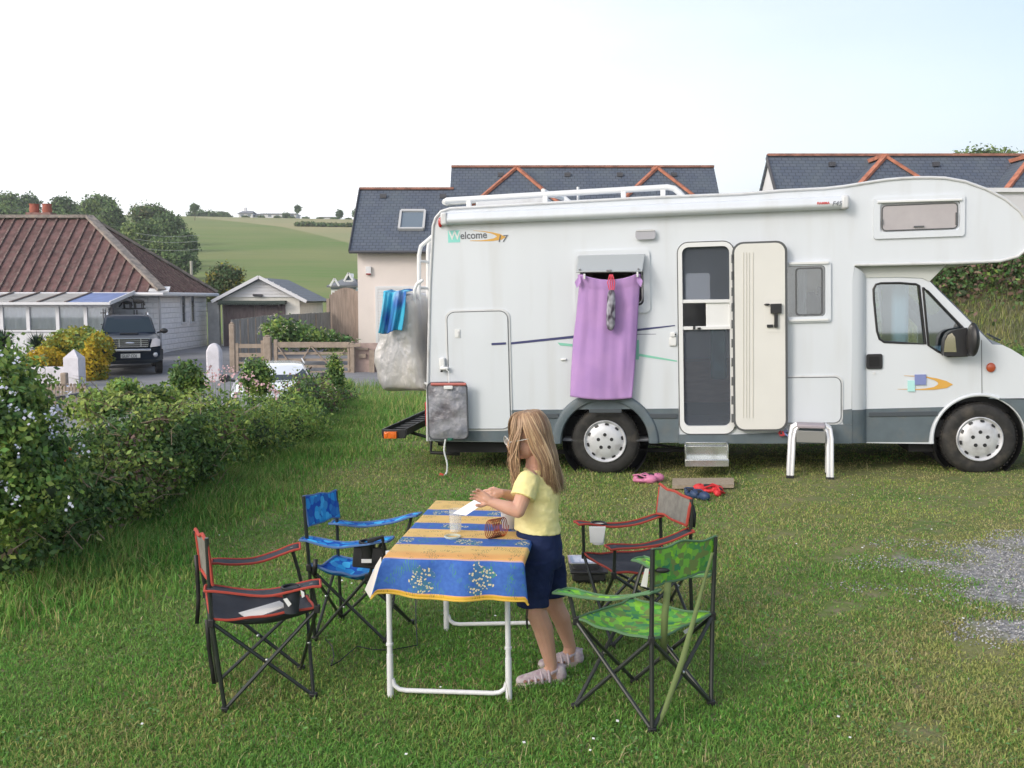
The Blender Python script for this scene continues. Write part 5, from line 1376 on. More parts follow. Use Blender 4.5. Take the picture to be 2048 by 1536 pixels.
nn = N.new('ShaderNodeTexNoise'); nn.inputs['Scale'].default_value = 1.1; nn.inputs['Detail'].default_value = 6; L.new(t.outputs['Object'], nn.inputs[0]); rr = N.new('ShaderNodeMapRange'); rr.inputs[1].default_value = .5; rr.inputs[2].default_value = .8; rr.inputs[4].default_value = .35; L.new(nn.outputs['Fac'], rr.inputs[0])
mx = N.new('ShaderNodeMix'); mx.data_type = 'RGBA'; L.new(rr.outputs[0], mx.inputs[0]); L.new(br.outputs[0], mx.inputs[6]); mx.inputs[7].default_value = (.60, .60, .61, 1); L.new(mx.outputs[2], b.inputs['Base Color'])
n2 = N.new('ShaderNodeTexNoise'); n2.inputs['Scale'].default_value = 14; L.new(t.outputs['Object'], n2.inputs[0]); m3 = N.new('ShaderNodeMath'); m3.operation = 'SUBTRACT'; L.new(n2.outputs['Fac'], m3.inputs[0]); L.new(br.outputs['Fac'], m3.inputs[1])
bu = N.new('ShaderNodeBump'); bu.inputs['Strength'].default_value = .8; bu.inputs['Distance'].default_value = .03; L.new(m3.outputs[0], bu.inputs['Height']); L.new(bu.outputs[0], b.inputs['Normal'])
mb = MB(); B(mb, -28, xa, yf + .2, yb - .2, gz0 - .5, ze - .02); prt(mb, 'wall', M_blk, ct)
M_roofb = mat('roof_brown', (.135, .072, .068), .9, var=.35, vscale=3, bump=.6, bscale=18, dirt=((.20, .17, .15), 7, .5))
M_rib = mat('roof_rib', (.16, .105, .095), .9, var=.4, vscale=9, dirt=((.32, .28, .22), 8, .6))
M_hip = mat('hip_tile', (.27, .235, .21), .9, var=.3, vscale=5, dirt=((.36, .25, .12), 5, .4))
rf = MB(); ov = .3
E0, E1 = (-30, yf - ov, ze), (xa + ov, yf - ov, ze); Rg0, Rg1 = (-30, yr, zr), (xap, yr, zr); E2 = (xa + ov, yb + ov, ze)
roofquad(rf, [E0, E1, Rg1, Rg0]); roofquad(rf, [E1, E2, Rg1]); roofquad(rf, [E2, (-30, yb + ov, ze), Rg0, Rg1]); rf = prt(rf, 'roof', M_roofb, ct)
mb = MB()
for i in range(34):           # ribs down the front slope
    x_ = -13.35 - i * .42 - .0; t_ = 1.0
    if x_ > xap: t_ = (E1[0] - x_) / (E1[0] - xap)
    a = Vector((x_, yf - ov, ze + .05)); bb = Vector((x_, yf - ov + (yr - yf + ov) * t_, ze + .05 + (zr - ze) * t_)); mb.bar(a, bb, .065, .055)
for i in range(15):           # and down the hip end
    y_ = yf + .2 + i * .42; t_ = 1 - abs(y_ - yr) / (yr - yf + ov)
    mb.bar(Vector((E1[0], y_, ze + .03)), Vector((E1[0] + (xap - E1[0]) * t_, y_, ze + .03 + (zr - ze) * t_)), .06, .05)
prt(mb, 'roof_rib', M_rib, rf) if 0 else mb.__class__
mb.v = [(p[0] - ct.location.x, p[1] - ct.location.y, p[2] - ct.location.z) for p in mb.v]; mb.build('roof_ribs', M_rib, rf)
mb = MB(); mb.bar(Vector(E1) + Vector((0, 0, .1)), Vector(Rg1) + Vector((0, 0, .1)), .34, .10); mb.bar(Vector(E2) + Vector((0, 0, .08)), Vector(Rg1) + Vector((0, 0, .08)), .25, .1); mb.bar(Vector(Rg0) + Vector((0, 0, .08)), Vector(Rg1) + Vector((0, 0, .08)), .34, .12)
mb.v = [(p[0] - ct.location.x, p[1] - ct.location.y, p[2] - ct.location.z) for p in mb.v]; mb.build('hip_tiles', M_hip, rf)
mb = MB(); mb.box((xa + .15, yf - .1, ze + .12), (.7, .5, .06), 0, Euler((R(20), 0, R(10))).to_matrix()); prt(mb, 'loose_flashing', M_fascia, ct)
mb = MB(); mb.tube([(-30, yf - ov - .05, ze - .05), (xa + ov + .05, yf - ov - .05, ze - .05), (xa + ov + .05, yb + ov, ze - .05)], .07, 8); prt(mb, 'gutter', M_fascia, ct, smooth=True)
mb = MB(); mb.tube([(xa + .07, yf + .1, ze), (xa + .07, yf + .1, gz0 - .2)], .045, 8); prt(mb, 'drainpipe', mat('pipe_grey', (.42, .42, .45), .5), ct, smooth=True)
for y_ in (38.9 + 1.0, 38.9 + 2.15):
    mb = MB(); B(mb, xa - .02, xa + .015, y_ - .2, y_ + .2, .72, 1.74, 0); B(mb, xa, xa + .03, y_ - .2, y_ + .2, 1.34, 1.38, 1); B(mb, xa, xa + .03, y_ - .2, y_ + .2, 1.05, 1.08, 1)
    wf = prt(mb, 'window', [mat('slit_glass', (.05, .055, .06), .12), M_gut], ct)
    mb = MB(); B(mb, xa, xa + .07, y_ - .3, y_ + .3, .62, .70); B(mb, xa - .0, xa + .045, y_ - .28, y_ - .2, .7, 1.80); B(mb, xa, xa + .045, y_ + .2, y_ + .28, .7, 1.80); mb.v = [(p[0] - ct.location.x, p[1] - ct.location.y, p[2] - ct.location.z) for p in mb.v]; mb.build('sill', M_rend2, wf)
# chimney
cx_, cz_ = P(78, 430, 41).x, zr
mb = MB(); B(mb, cx_ - .55, cx_ + .75, 40.6, 41.4, cz_ - .6, cz_ + .16); B(mb, cx_ - .4, cx_ + .6, 40.7, 41.3, cz_ + .16, cz_ + .30); ch = prt(mb, 'chimney', mat('chimney_brick', (.24, .14, .12), .9, var=.25, vscale=6), ct)
for dx in (-.18, .34):
    mb = MB(); mb.lathe([(.17, 0), (.19, .1), (.17, .3), (.20, .36), (.15, .36)], 14, 0, Matrix.Translation((cx_ + dx, 41, cz_ + .30)), False); mb.v = [(p[0] - ct.location.x, p[1] - ct.location.y, p[2] - ct.location.z) for p in mb.v]
    mb.build('chimney_pot', mat('pot_terracotta', (.38, .12, .08), .8, var=.2, vscale=5), ch, smooth=True)
# conservatory
xe, yc = -13.9, 34.75; zt_, zl = 1.92, 1.50
mb = MB(); B(mb, -30, xe, yc, yc + .12, gz0 - .4, .50); B(mb, xe - .12, xe, yc, yf + .2, gz0 - .4, .50); B(mb, -30, xe, yc - .06, yc + .16, .50, .56)
cn = prt(mb, 'conservatory_wall', M_rend2, ct)
mb = MB(); roofquad(mb, [(-30, yc - .3, zl), (xe - 1.45, yc - .3, zl), (xe - 1.45, yf + .1, zt_), (-30, yf + .1, zt_)], 0, .05); prt(mb, 'conservatory_roof', mat('roof_plastic', (.42, .41, .39), .5, var=.12, vscale=2, dirt=((.25, .24, .22), 3, .4)), ct)
mb = MB(); roofquad(mb, [(xe - 1.45, yc - .3, zl + .01), (xe + .1, yc - .3, zl + .01), (xe + .1, yf + .1, zt_ + .01), (xe - 1.45, yf + .1, zt_ + .01)], 0, .05); prt(mb, 'blue_roof_sheet', mat('roof_blue', (.20, .27, .50), .45, var=.15, vscale=3), ct)
mb = MB()
for i in range(16):
    x_ = xe - 1.45 - i * .95; mb.bar(Vector((x_, yc - .3, zl + .03)), Vector((x_, yf + .1, zt_ + .03)), .06, .05)
prt(mb, 'glazing_bar', mat('bar_brown', (.20, .16, .14), .8), ct)
mb = MB(); mb.bar((xe + .1, yc - .3, zl), (xe + .1, yf + .1, zt_ + .02), .06, .12); mb.bar((-30, yc - .3, zl - .02), (xe + .1, yc - .3, zl - .02), .08, .09); B(mb, -30, xe, yc, yc + .08, 1.34, 1.46)
for u in (5, 58, 117, 173):
    x_ = (u - 1024) / F_PX * yc; B(mb, x_ - .06, x_ + .06, yc - .02, yc + .08, .5, 1.4)
for x_ in (-19.6, -21.2): B(mb, x_ - .06, x_ + .06, yc - .02, yc + .08, .5, 1.4)
prt(mb, 'window_frame', M_fascia, ct)
mb = MB(); B(mb, -30, xe - .1, yc + .03, yc + .045, .55, 1.36); prt(mb, 'window_glass', glassmat('conservatory_glass', (.95, .97, 1.), .9), ct)
mb = MB(); vs = []; nC = 260
for i in range(nC):
    x_ = -24 + (xe - .25 + 24) * i / (nC - 1)
    for z_ in (.58, 1.36): vs.append((x_, yc + .10 + .03 * math.sin(i * .9) + .02 * math.sin(i * .23), z_))
mb.add(vs, [(2 * i, 2 * i + 1, 2 * i + 3, 2 * i + 2) for i in range(nC - 1)]); prt(mb, 'net_curtain', mat('net_curtain', (.74, .76, .78), .9, dirt=((.5, .53, .55), 1.5, .5)), ct, smooth=True)
mb = MB(); mb.tube([(xe + .03, yc + .02, zl), (xe + .03, yc + .02, gz0)], .05); 
for z_ in (.75, 1.15): mb.bar((xe - .35, yc - .04, z_), (xe + .05, yc - .04, z_), .03, .04)
mb.bar((xe - .25, yc - .05, .6), (xe - .25, yc - .05, 1.3), .03, .03); prt(mb, 'door_hinges', M_gut, ct)
# horse silhouette sign on the wall side of the porch
hs_ = P(268, 616, 35.9); hr = empty('horse_silhouette', tuple(hs_)); tag(hr, 'black metal cut-out of two horses on a stand above the car', 'ornament')
def sil(pts, dx, sc=1.): return [((x - 50) * .0078 * sc + dx, (y) * .0078 * sc) for x, y in pts]
horse = [(8, 0), (12, 0), (14, 22), (20, 26), (30, 24), (46, 22), (56, 26), (60, 0), (65, 0), (66, 26), (70, 34), (70, 0), (75, 0), (76, 36), (78, 46), (88, 44), (94, 40), (96, 45), (90, 56), (84, 62), (82, 68), (78, 62), (70, 56), (62, 46), (44, 44), (26, 46), (16, 44), (8, 40), (4, 20), (2, 6), (6, 8), (9, 30), (10, 20)]
horse2 = [(100 - x, y) for x, y in horse[::-1]]
graze = [(x, y if x < 72 else y * .35) for x, y in horse]
mb = MB(); fn = lambda a, c, d: Vector((a, d, c))
for hx, hs3, graze in ((.16, 1.15, 0), (-.24, .95, 1)):
    q5 = lambda a, c: Vector((hx + a * hs3, -.02 * graze, c * hs3))
    mb.sphere(q5(0, .20), (.17 * hs3, .03, .065 * hs3)); mb.bar(q5(-.13, .22), q5(-.22, .34 if not graze else .16), .04, .07 * hs3, up=(0, 1, 0)); mb.bar(q5(-.20, .35 if not graze else .15), q5(-.30, .30 if not graze else .05), .04, .05 * hs3, up=(0, 1, 0))
    for lx in (-.13, -.09, .10, .15): mb.bar(q5(lx, .18), q5(lx + .01, 0), .03, .028, up=(0, 1, 0))
    mb.bar(q5(.16, .23), q5(.20, .08), .03, .03, up=(0, 1, 0))
mb.slab([(-.45, -.03), (-.2, -.05), (.40, -.04), (.42, -.01), (.3, .0), (-.35, .0)], [], fn, -.03, .02)
mb.tube([(0, 0, -.07), (0, 0, -.55)], .02, 6); mb.tube([(.1, 0, -.07), (.1, 0, -.55)], .02, 6); mb.build('horses', mat('silhouette_black', (.008, .008, .01), .7), hr)
# ---- garage
gx0, gx1, gy0, gy1 = -12.15, -8.9, 42.0, 47.2; gze = 1.66; gap = P(512, 555, 42).z; gxa = (gx0 + gx1) / 2
ga = empty('garage', (gxa, 44, -.4)); tag(ga, 'small pale gabled garage with slate roof and brown timber doors', 'garage')
mb = MB(); B(mb, gx0, gx1, gy0 + .05, gy1, -.9, gze); mb.add([(gx0, gy0 + .05, gze), (gx1, gy0 + .05, gze), (gxa, gy0 + .05, gap - .08), (gx0, gy1, gze), (gx1, gy1, gze), (gxa, gy1, gap - .08)], [(0, 1, 2), (3, 5, 4), (0, 2, 5, 3), (1, 4, 5, 2)])
prt(mb, 'wall', mat('garage_wall', (.70, .68, .62), .9, var=.05, vscale=3), ga)
mb = MB(); roofquad(mb, [(gx1 + .35, gy0 - .25, gze - .12), (gx1 + .35, gy1 + .1, gze - .12), (gxa, gy1 + .1, gap), (gxa, gy0 - .25, gap)]); roofquad(mb, [(gx0 - .35, gy1 + .1, gze - .12), (gx0 - .35, gy0 - .25, gze - .12), (gxa, gy0 - .25, gap), (gxa, gy1 + .1, gap)]); prt(mb, 'roof', M_slate, ga)
mb = MB(); mb.bar((gx0 - .35, gy0 - .27, gze - .14), (gxa, gy0 - .27, gap + .02), .05, .13); mb.bar((gx1 + .35, gy0 - .27, gze - .14), (gxa, gy0 - .27, gap + .02), .05, .13); prt(mb, 'bargeboard', M_fascia, ga)
mb = MB()
for i in range(6): 
    z_ = gze + .05 + i * .13; hw_ = (gx1 - gx0) / 2 * (1 - (z_ - gze) / (gap - gze)); 
    if hw_ > .1: B(mb, gxa - hw_, gxa + hw_, gy0 - .0, gy0 + .05, z_, z_ + .115)
prt(mb, 'gable_boards', M_fascia, ga)
mb = MB(); mb.tube([(gxa - .3, gy0 - .05, gze + .14), (gxa + .1, gy0 - .05, gze + .11)], .05); prt(mb, 'vent', M_gut, ga)
xd0, xd1 = (448 - 1024) / F_PX * 42, (572 - 1024) / F_PX * 42
mb = MB(); B(mb, xd0 - .1, xd1 + .05, gy0 - .30, gy0 + .04, 1.42, 1.56); 
for i in range(26): mb.tube([(xd0 - .1 + i * .1, gy0 - .34, 1.42), (xd0 - .1 + i * .1, gy0 + .05, 1.5)], .045, 6)
prt(mb, 'door_canopy', mat('canopy_green', (.055, .075, .065), .8), ga)
for a_, b_ in ((xd0, (xd0 + xd1) / 2 - .01), ((xd0 + xd1) / 2 + .01, xd1)):
    mb = MB(); k = 9
    for i in range(k): B(mb, a_ + (b_ - a_) * i / k + .004, a_ + (b_ - a_) * (i + 1) / k - .004, gy0 - .03, gy0 + .02, -.5, 1.4)
    prt(mb, 'door', mat('door_timber', (.125, .10, .10), .8, var=.2, vscale=6, stretch=(2, 2, .3)), ga)
mb = MB(); B(mb, gx0 - .55, xd0 - .12, gy0 - .2, gy0 + .02, -.9, 1.5); prt(mb, 'side_pier', mat('pier_stone', (.36, .36, .35), .9, var=.15, vscale=3), ga)
# ---- middle house: low block, tall block
def house(name, label, x0, x1, yf, ze, xr0, zr, yr, zg, slopes=()):
    r = empty(name, ((x0 + x1) / 2, yf + 2, zg)); tag(r, label, 'house'); return r
mh = empty('slate_roofed_house', (0, 42, -.4)); tag(mh, 'cream rendered house with slate roof and orange ridge tiles behind the motorhome', 'house')
X0 = P(716, 600, 40).x; XM = P(903, 400, 41).x
ze1 = P(716, 500, 39.6).z; zr1 = P(728, 378, 42.6).z
mb = MB(); B(mb, X0, XM + .1, 40, 45.4, -1, ze1 + .05); mb.add([(X0 + .02, 40, ze1), (X0 + .02, 45.2, ze1), (X0 + .02, 42.6, zr1 - .1)], [(0, 1, 2)]); 
X2 = P(1452, 400, 41).x; yr2 = 43.6; zr2 = P(1000, 334, yr2).z; ze2 = ze1
B(mb, XM, X2 - .1, 40.3, 47, -1, ze2); mb.add([(XM, 40.3, ze2), (XM, 47, ze2), (XM, yr2, zr2 - .1), (X2 - .1, 40.3, ze2), (X2 - .1, 47, ze2), (X2 - .1, yr2, zr2 - .1)], [(0, 1, 2), (3, 5, 4)])
prt(mb, 'wall', M_rend, mh)
mb = MB(); roofquad(mb, [(X0 - .25, 39.6, ze1 - .05), (XM, 39.6, ze1 - .05), (XM, 42.6, zr1), (X0 - .25, 42.6, zr1)]); roofquad(mb, [(XM, 45.6, ze1), (X0 - .25, 45.6, ze1), (X0 - .25, 42.6, zr1), (XM, 42.6, zr1)])
roofquad(mb, [(XM - .15, 39.9, ze2 - .05), (X2, 39.9, ze2 - .05), (X2, yr2, zr2), (XM - .15, yr2, zr2)]); roofquad(mb, [(X2, 47.3, ze2), (XM - .15, 47.3, ze2), (XM - .15, yr2, zr2), (X2, yr2, zr2)])
def wing(mb, u, hwid, yfront, zeave, zridge, yridge):
    xc = (u - 1024) / F_PX * yridge; 
    a, b_ = Vector((xc - hwid, yfront, zeave)), Vector((xc + hwid, yfront, zeave)); ap = Vector((xc, yridge - 1.0 + .9, zridge)); bk = Vector((xc, yridge + .2, zridge))
    c, d = Vector((xc - hwid, yridge + .2, zeave)), Vector((xc + hwid, yridge + .2, zeave))
    ap = Vector((xc, yfront + 2.2, zridge)); 
    roofquad(mb, [a, b_, ap]); roofquad(mb, [c, a, ap, bk]); roofquad(mb, [b_, d, bk, ap]); return a, b_, ap, bk
hips = [wing(mb, 1033, 2.9, 40.3, zr2 - 2.9, zr2 - .20, yr2), wing(mb, 1303, 2.9, 40.3, zr2 - 2.9, zr2 - .20, yr2)]
mr = prt(mb, 'roof', M_slate, mh)
mb = MB(); mb.bar((X0 - .25, 42.6, zr1 + .02), (XM, 42.6, zr1 + .02), .22, .09); mb.bar((XM - .15, yr2, zr2 + .02), (X2, yr2, zr2 + .02), .22, .09); prt(mb, 'ridge', M_ridgeb, mh); mb = MB()
for a, b_, ap, bk in hips:
    for q in (a, b_): mb.bar(q + Vector((0, 0, .06)), ap + Vector((0, 0, .05)), .19, .10)
    mb.bar(ap + Vector((0, 0, .06)), bk + Vector((0, 0, .06)), .24, .14)
prt(mb, 'ridge_tiles', M_ridge, mh)
mb = MB(); mb.tube([(X0 - .25, 39.55, ze1 - .08), (XM, 39.55, ze1 - .08)], .06); mb.bar((X0 - .27, 39.6, ze1 - .05), (X0 - .27, 42.6, zr1), .04, .16); prt(mb, 'gutter', M_gut, mh)
# roof vents
def on_slope(x, f, y0=39.6, z0=None, y1=42.6, z1=None): return Vector((x, y0 + (y1 - y0) * f, (ze1 if z0 is None else z0) + ((zr1 if z1 is None else z1) - (ze1 if z0 is None else z0)) * f))
for u, f in ((770, .86), (888, .86)):
    mb = MB(); p = on_slope((u - 1024) / F_PX * 42.2, f); mb.box(p + Vector((0, -.04, .04)), (.26, .12, .16)); prt(mb, 'roof_vent', M_gut, mh)
for u in (1002, 1133, 1236, 1342):
    mb = MB(); p = on_slope((u - 1024) / F_PX * 43.3, .9, 39.9, ze2, yr2, zr2); mb.box(p + Vector((0, -.08, .0)), (.25, .12, .16)); prt(mb, 'roof_vent', M_gut, mh)
# rooflight
th = math.atan2(zr1 - ze1, 3.0); Mr = Matrix.Rotation(th, 3, 'X'); pc = on_slope((827 - 1024) / F_PX * 41.1, .46)
mb = MB(); w_, h_ = .98, 1.18
for dx, dy, sx_, sy_ in ((-w_ / 2, 0, .09, h_), (w_ / 2, 0, .09, h_), (0, -h_ / 2, w_, .09), (0, h_ / 2, w_, .12)): mb.box(pc + Mr @ Vector((dx, dy, .05)), (sx_, sy_, .12), 0, Mr)
rl = prt(mb, 'roof_window', mat('rooflight_frame', (.50, .50, .50), .5), mh)
mb = MB(); mb.box(pc + Mr @ Vector((0, 0, .035)), (w_ - .05, h_ - .05, .03), 0, Mr); mb.v = [(p[0] - mh.location.x, p[1] - mh.location.y, p[2] - mh.location.z) for p in mb.v]; mb.build('pane', M_glz, rl)
# alarm box, garage shutter, plinth
mb = MB(); p = P(737, 541, 39.93); mb.box(p, (.22, .1, .32)); mb.box(p + Vector((0, -.01, -.14)), (.2, .1, .06), 1); prt(mb, 'alarm_box', [M_fascia, mat('alarm_red', (.35, .06, .05), .5)], mh, bevel=.02)
xs0, xs1 = (757 - 1024) / F_PX * 40, (868 - 1024) / F_PX * 40; zt3 = P(757, 578, 40).z
mb = MB()
for i in range(22): B(mb, xs0, xs1, 39.95, 39.985, -.6 + i * .125, -.6 + i * .125 + .115)
mb.v = mb.v; prt(mb, 'roller_shutter', M_fascia, mh)
mb = MB(); B(mb, xs0 - .1, xs0, 39.94, 40, -.6, zt3); B(mb, xs0 - .1, xs1, 39.94, 40, zt3, zt3 + .1); prt(mb, 'shutter_frame', M_rend2, mh)
# ---- right house
rh = empty('slate_roofed_house', (15, 38, 0)); tag(rh, 'right-hand house with slate roof, orange ridge tiles and white gable', 'house')
xg = P(1540, 309, 38.5).x; zrr = P(1540, 311, 38.5).z; zer = zrr - 3.6
mb = MB(); B(mb, xg, 32, 35.2, 42, -1, zer); mb.add([(xg, 35.2, zer), (xg, 42, zer), (xg, 38.5, zrr - .12)], [(0, 1, 2)]); prt(mb, 'wall', M_rend2, rh)
mb = MB(); roofquad(mb, [(xg - .1, 34.9, zer - .1), (32, 34.9, zer - .1), (32, 38.5, zrr), (xg - .1, 38.5, zrr)]); roofquad(mb, [(32, 42.1, zer - .1), (xg - .1, 42.1, zer - .1), (xg - .1, 38.5, zrr), (32, 38.5, zrr)])
hips = [wing(mb, 1727, 2.7, 34.6, zrr - 2.75, zrr - .30, 38.5), wing(mb, 2003, 2.7, 34.6, zrr - 2.75, zrr - .30, 38.5)]
prt(mb, 'roof', M_slate, rh)
mb = MB(); mb.bar((xg - .1, 38.5, zrr + .02), (32, 38.5, zrr + .02), .22, .09); prt(mb, 'ridge', M_ridgeb, rh); mb = MB()
for a, b_, ap, bk in hips:
    for q in (a, b_): mb.bar(q + Vector((0, 0, .06)), ap + Vector((0, 0, .05)), .19, .10)
    mb.bar(ap + Vector((0, 0, .06)), bk + Vector((0, 0, .06)), .24, .14)
prt(mb, 'ridge_tiles', M_ridge, rh)
mb = MB(); a = P(1990, 377, 34.6); B(mb, a.x - 1.5, a.x + 5, 34.7, 34.95, a.z - 2.2, a.z - .02); B(mb, a.x - 1.5, a.x + 5, 34.55, 34.7, a.z - .12, a.z + .02); prt(mb, 'dormer_wall', M_rend2, rh)
mb = MB(); B(mb, a.x + .2, a.x + 3, 34.66, 34.7, a.z - 1.6, a.z - .25); prt(mb, 'window', M_curt, rh)
mb = MB(); mb.bar((xg - .13, 34.9, zer - .1), (xg - .13, 38.5, zrr - .05), .04, .2); prt(mb, 'bargeboard', M_gut, rh)
for u in (1655, 1860):
    mb = MB(); p = on_slope((u - 1024) / F_PX * 38, .88, 34.9, zer, 38.5, zrr); mb.box(p + Vector((0, -.05, .05)), (.24, .12, .16)); prt(mb, 'roof_vent', M_gut, rh)
# ---- far buildings
def far_house(name, lab, u0, u1, v0, v1, Y, chim=False, vm=None, ml=M_rend2, cat='house'):
    a, b_ = P(u0, v1, Y), P(u1, v0, Y); r = empty(name, ((a.x + b_.x) / 2, Y, a.z)); tag(r, lab, cat)
    h = b_.z - a.z; hm = h * (.55 if vm is None else vm)
    mb = MB(); B(mb, a.x, b_.x, Y, Y + 6, a.z - 3, a.z + hm); prt(mb, 'wall', ml, r)
    mb = MB(); roofquad(mb, [(a.x - .3, Y - .3, a.z + hm), (b_.x + .3, Y - .3, a.z + hm), (b_.x - .6, Y + 3, a.z + h), (a.x + .6, Y + 3, a.z + h)], 0, .15); roofquad(mb, [(b_.x + .3, Y + 6.3, a.z + hm), (a.x - .3, Y + 6.3, a.z + hm), (a.x + .6, Y + 3, a.z + h), (b_.x - .6, Y + 3, a.z + h)], 0, .15)
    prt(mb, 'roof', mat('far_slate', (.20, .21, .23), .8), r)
    k = max(2, int((b_.x - a.x) / 2.2))
    for i in range(k):
        mb = MB(); xx = a.x + (b_.x - a.x) * (i + .5) / k; B(mb, xx - .5, xx + .5, Y - .08, Y - .0, a.z + hm * .3, a.z + hm * .75); prt(mb, 'window', M_glz, r)
    if chim: mb = MB(); B(mb, a.x + 1, a.x + 1.7, Y + 2.6, Y + 3.4, a.z + hm, a.z + h + 1.0); prt(mb, 'chimney', M_rend2, r)
    return r
far_house('farmhouse', 'small pale farmhouse with dormers on the distant skyline', 477, 505, 420, 435, 300, True)
far_house('farmhouse_annex', 'low white annexe joined to the right of skyline farmhouse', 505, 514, 426, 435, 301)
far_house('long_farm_building', 'long low white farm building on the distant skyline', 517, 592, 425, 436, 303, vm=.75, cat='barn')
far_house('field_shed', 'low pale roof on skyline between the two round trees', 640, 672, 432, 436, 300, cat='shed')
tc_ = far_house('tiny_cottage', 'tiny white cottage with steep dormer beyond the arched gate', 662, 712, 555, 582, 80, vm=.4, cat='cottage')
mb = MB()
for u, hw, vt, vb in ((669, 9, 557, 572), (697, 9, 546, 562)):
    p = P(u, vt, 79.2); s = 79.2 / F_PX; q0 = Vector((p.x - hw * s, 79.2, p.z - (vb - vt) * s)); q1 = Vector((p.x + hw * s, 79.2, q0.z)); mb.bar(q0, p, .2, .14); mb.bar(q1, p, .2, .14); mb.bar(q0 + Vector((0, 0, -.0)), q1, .1, .1) if u > 680 else None
prt(mb, 'bargeboard', M_fascia, tc_)
p = P(697, 546, 79.3); s = 79.3 / F_PX; mb = MB(); mb.add([(p.x, 79.3, p.z), (p.x - 9 * s, 79.3, p.z - 16 * s), (p.x + 9 * s, 79.3, p.z - 16 * s), (p.x, 82, p.z)], [(0, 1, 2), (0, 3, 1), (0, 2, 3)]); prt(mb, 'dormer', M_glz, tc_)
p0 = P(383, 545, 60); mb = MB(); mb.tube([(p0.x, 60, float(gz(p0.x, 60))), (p0.x, 60, P(383, 522, 60).z)], .09, 8); o = mb.build('utility_pole', mat('pole_wood', (.40, .38, .34), .9), None); tag(o, 'pale wooden post sticking up behind the cottage eaves', 'pole')
mb = MB()
for (v0, v1) in ((466, 470), (478, 482), (494, 498)):
    pts = []
    for i in range(13):
        t = i / 12; u = 270 + 130 * t; pts.append(P(u, v0 + (v1 - v0) * t + 5 * math.sin(math.pi * t), 70))
    mb.tube(pts, .010, 4)
o = mb.build('overhead_wires', mat('wire_grey', (.35, .36, .38), .5), None); tag(o, 'three thin overhead wires crossing the field behind cottage', 'wires')

# ================================================================== FENCES, GATES, PILLARS
M_fence = mat('fence_grey', (.27, .26, .25), .9, var=.2, vscale=5, stretch=(3, 3, .3), dirt=((.36, .35, .34), 4, .4))
M_gatew = mat('gate_wood', (.33, .265, .21), .9, var=.15, vscale=6)
M_arch = mat('arched_gate_wood', (.30, .235, .195), .9, var=.18, vscale=5, stretch=(3, 3, .3))
def board_fence(name, lab, a, b_, za, zb_, ga_, gb, n, ml):
    """a,b ends (x,y); top heights za,zb ; ground"""
    r = empty(name, (a[0], a[1], ga_)); tag(r, lab, 'fence'); mb = MB(); L_ = math.hypot(b_[0] - a[0], b_[1] - a[1]); an = math.atan2(b_[1] - a[1], b_[0] - a[0]); Rm = Matrix.Rotation(an, 3, 'Z')
    for i in range(n):
        t = (i + .5) / n; x_ = a[0] + (b_[0] - a[0]) * t; y_ = a[1] + (b_[1] - a[1]) * t; zt4 = za + (zb_ - za) * t + rng.normal(0, .006); zg = ga_ + (gb - ga_) * t
        mb.box((x_, y_, (zt4 + zg) / 2), (L_ / n * .93, .025 + rng.uniform(0, .012), zt4 - zg), 0, Rm)
    prt(mb, 'boards', ml, r)
    for t in (.25, .5, .75):
        mb = MB(); x_ = a[0] + (b_[0] - a[0]) * t; y_ = a[1] + (b_[1] - a[1]) * t; zt4 = za + (zb_ - za) * t; B(mb, x_ - .05, x_ + .05, y_ - .0, y_ + .16, ga_, zt4 - .05); prt(mb, 'post', M_gatew, r)
    return r
fa, fb = P(462, 640, 34.5), P(524, 632, 35.5); fc = P(660, 624, 40.5)
board_fence('board_fence', 'grey weathered board fence running back beside the garage', (fa.x, fa.y), (fb.x, fb.y), fa.z, fb.z, -.7, -.6, 22, M_fence)
board_fence('board_fence', 'brownish board fence behind the rose bush by arched gate', (fb.x, fb.y), (fc.x, fc.y), P(524, 632, 35.5).z, fc.z, -.6, -.5, 34, M_fence)
pg0, pg1 = P(659, 600, 40.6), P(717, 600, 40.6)
r = empty('arched_gate', (pg0.x, 40.6, -.5)); tag(r, 'tall brown boarded side gate with arched top beside the house', 'gate'); mb = MB(); n = 11
for i in range(n):
    t = (i + .5) / n; x_ = pg0.x + (pg1.x - pg0.x) * t; zt5 = P(659, 596, 40.6).z + .42 * math.sin(math.pi * (.08 + .72 * t)) ; mb.box((x_, 40.6, (zt5 - .5) / 2), ((pg1.x - pg0.x) / n * .95, .03, zt5 + .5), 0)
prt(mb, 'boards', M_arch, r); mb = MB(); B(mb, pg0.x - .12, pg0.x - .0, 40.55, 40.7, -.5, P(655, 597, 40.6).z); prt(mb, 'post', M_gatew, r)
# five-bar gate
YG = 31.0
def px(u, Y=YG): return (u - 1024) / F_PX * Y
def zz_(v, Y=YG): return P(1024, v, Y).z
def rounded_post(mb, u, v0, Y, w_, zb=-.75): 
    x_ = px(u, Y); zt6 = zz_(v0, Y); B(mb, x_ - w_ / 2, x_ + w_ / 2, Y - w_ / 2, Y + w_ / 2, zb, zt6 - .05); B(mb, x_ - w_ * .3, x_ + w_ * .3, Y - w_ * .3, Y + w_ * .3, zt6 - .05, zt6)
r = empty('field_gate', (px(630), YG, -.7)); tag(r, 'weathered five-bar timber gate with diagonal braces', 'gate')
mb = MB(); x0_, x1_ = px(550), px(700)
B(mb, x0_, x1_, YG - .03, YG + .03, zz_(695), zz_(684)); prt(mb, 'top_rail', M_gatew, r)
for v in (704, 717, 730, 742):
    mb = MB(); B(mb, x0_, x1_, YG - .02, YG + .02, zz_(v + 5), zz_(v)); prt(mb, 'rail', M_gatew, r)
mb = MB()
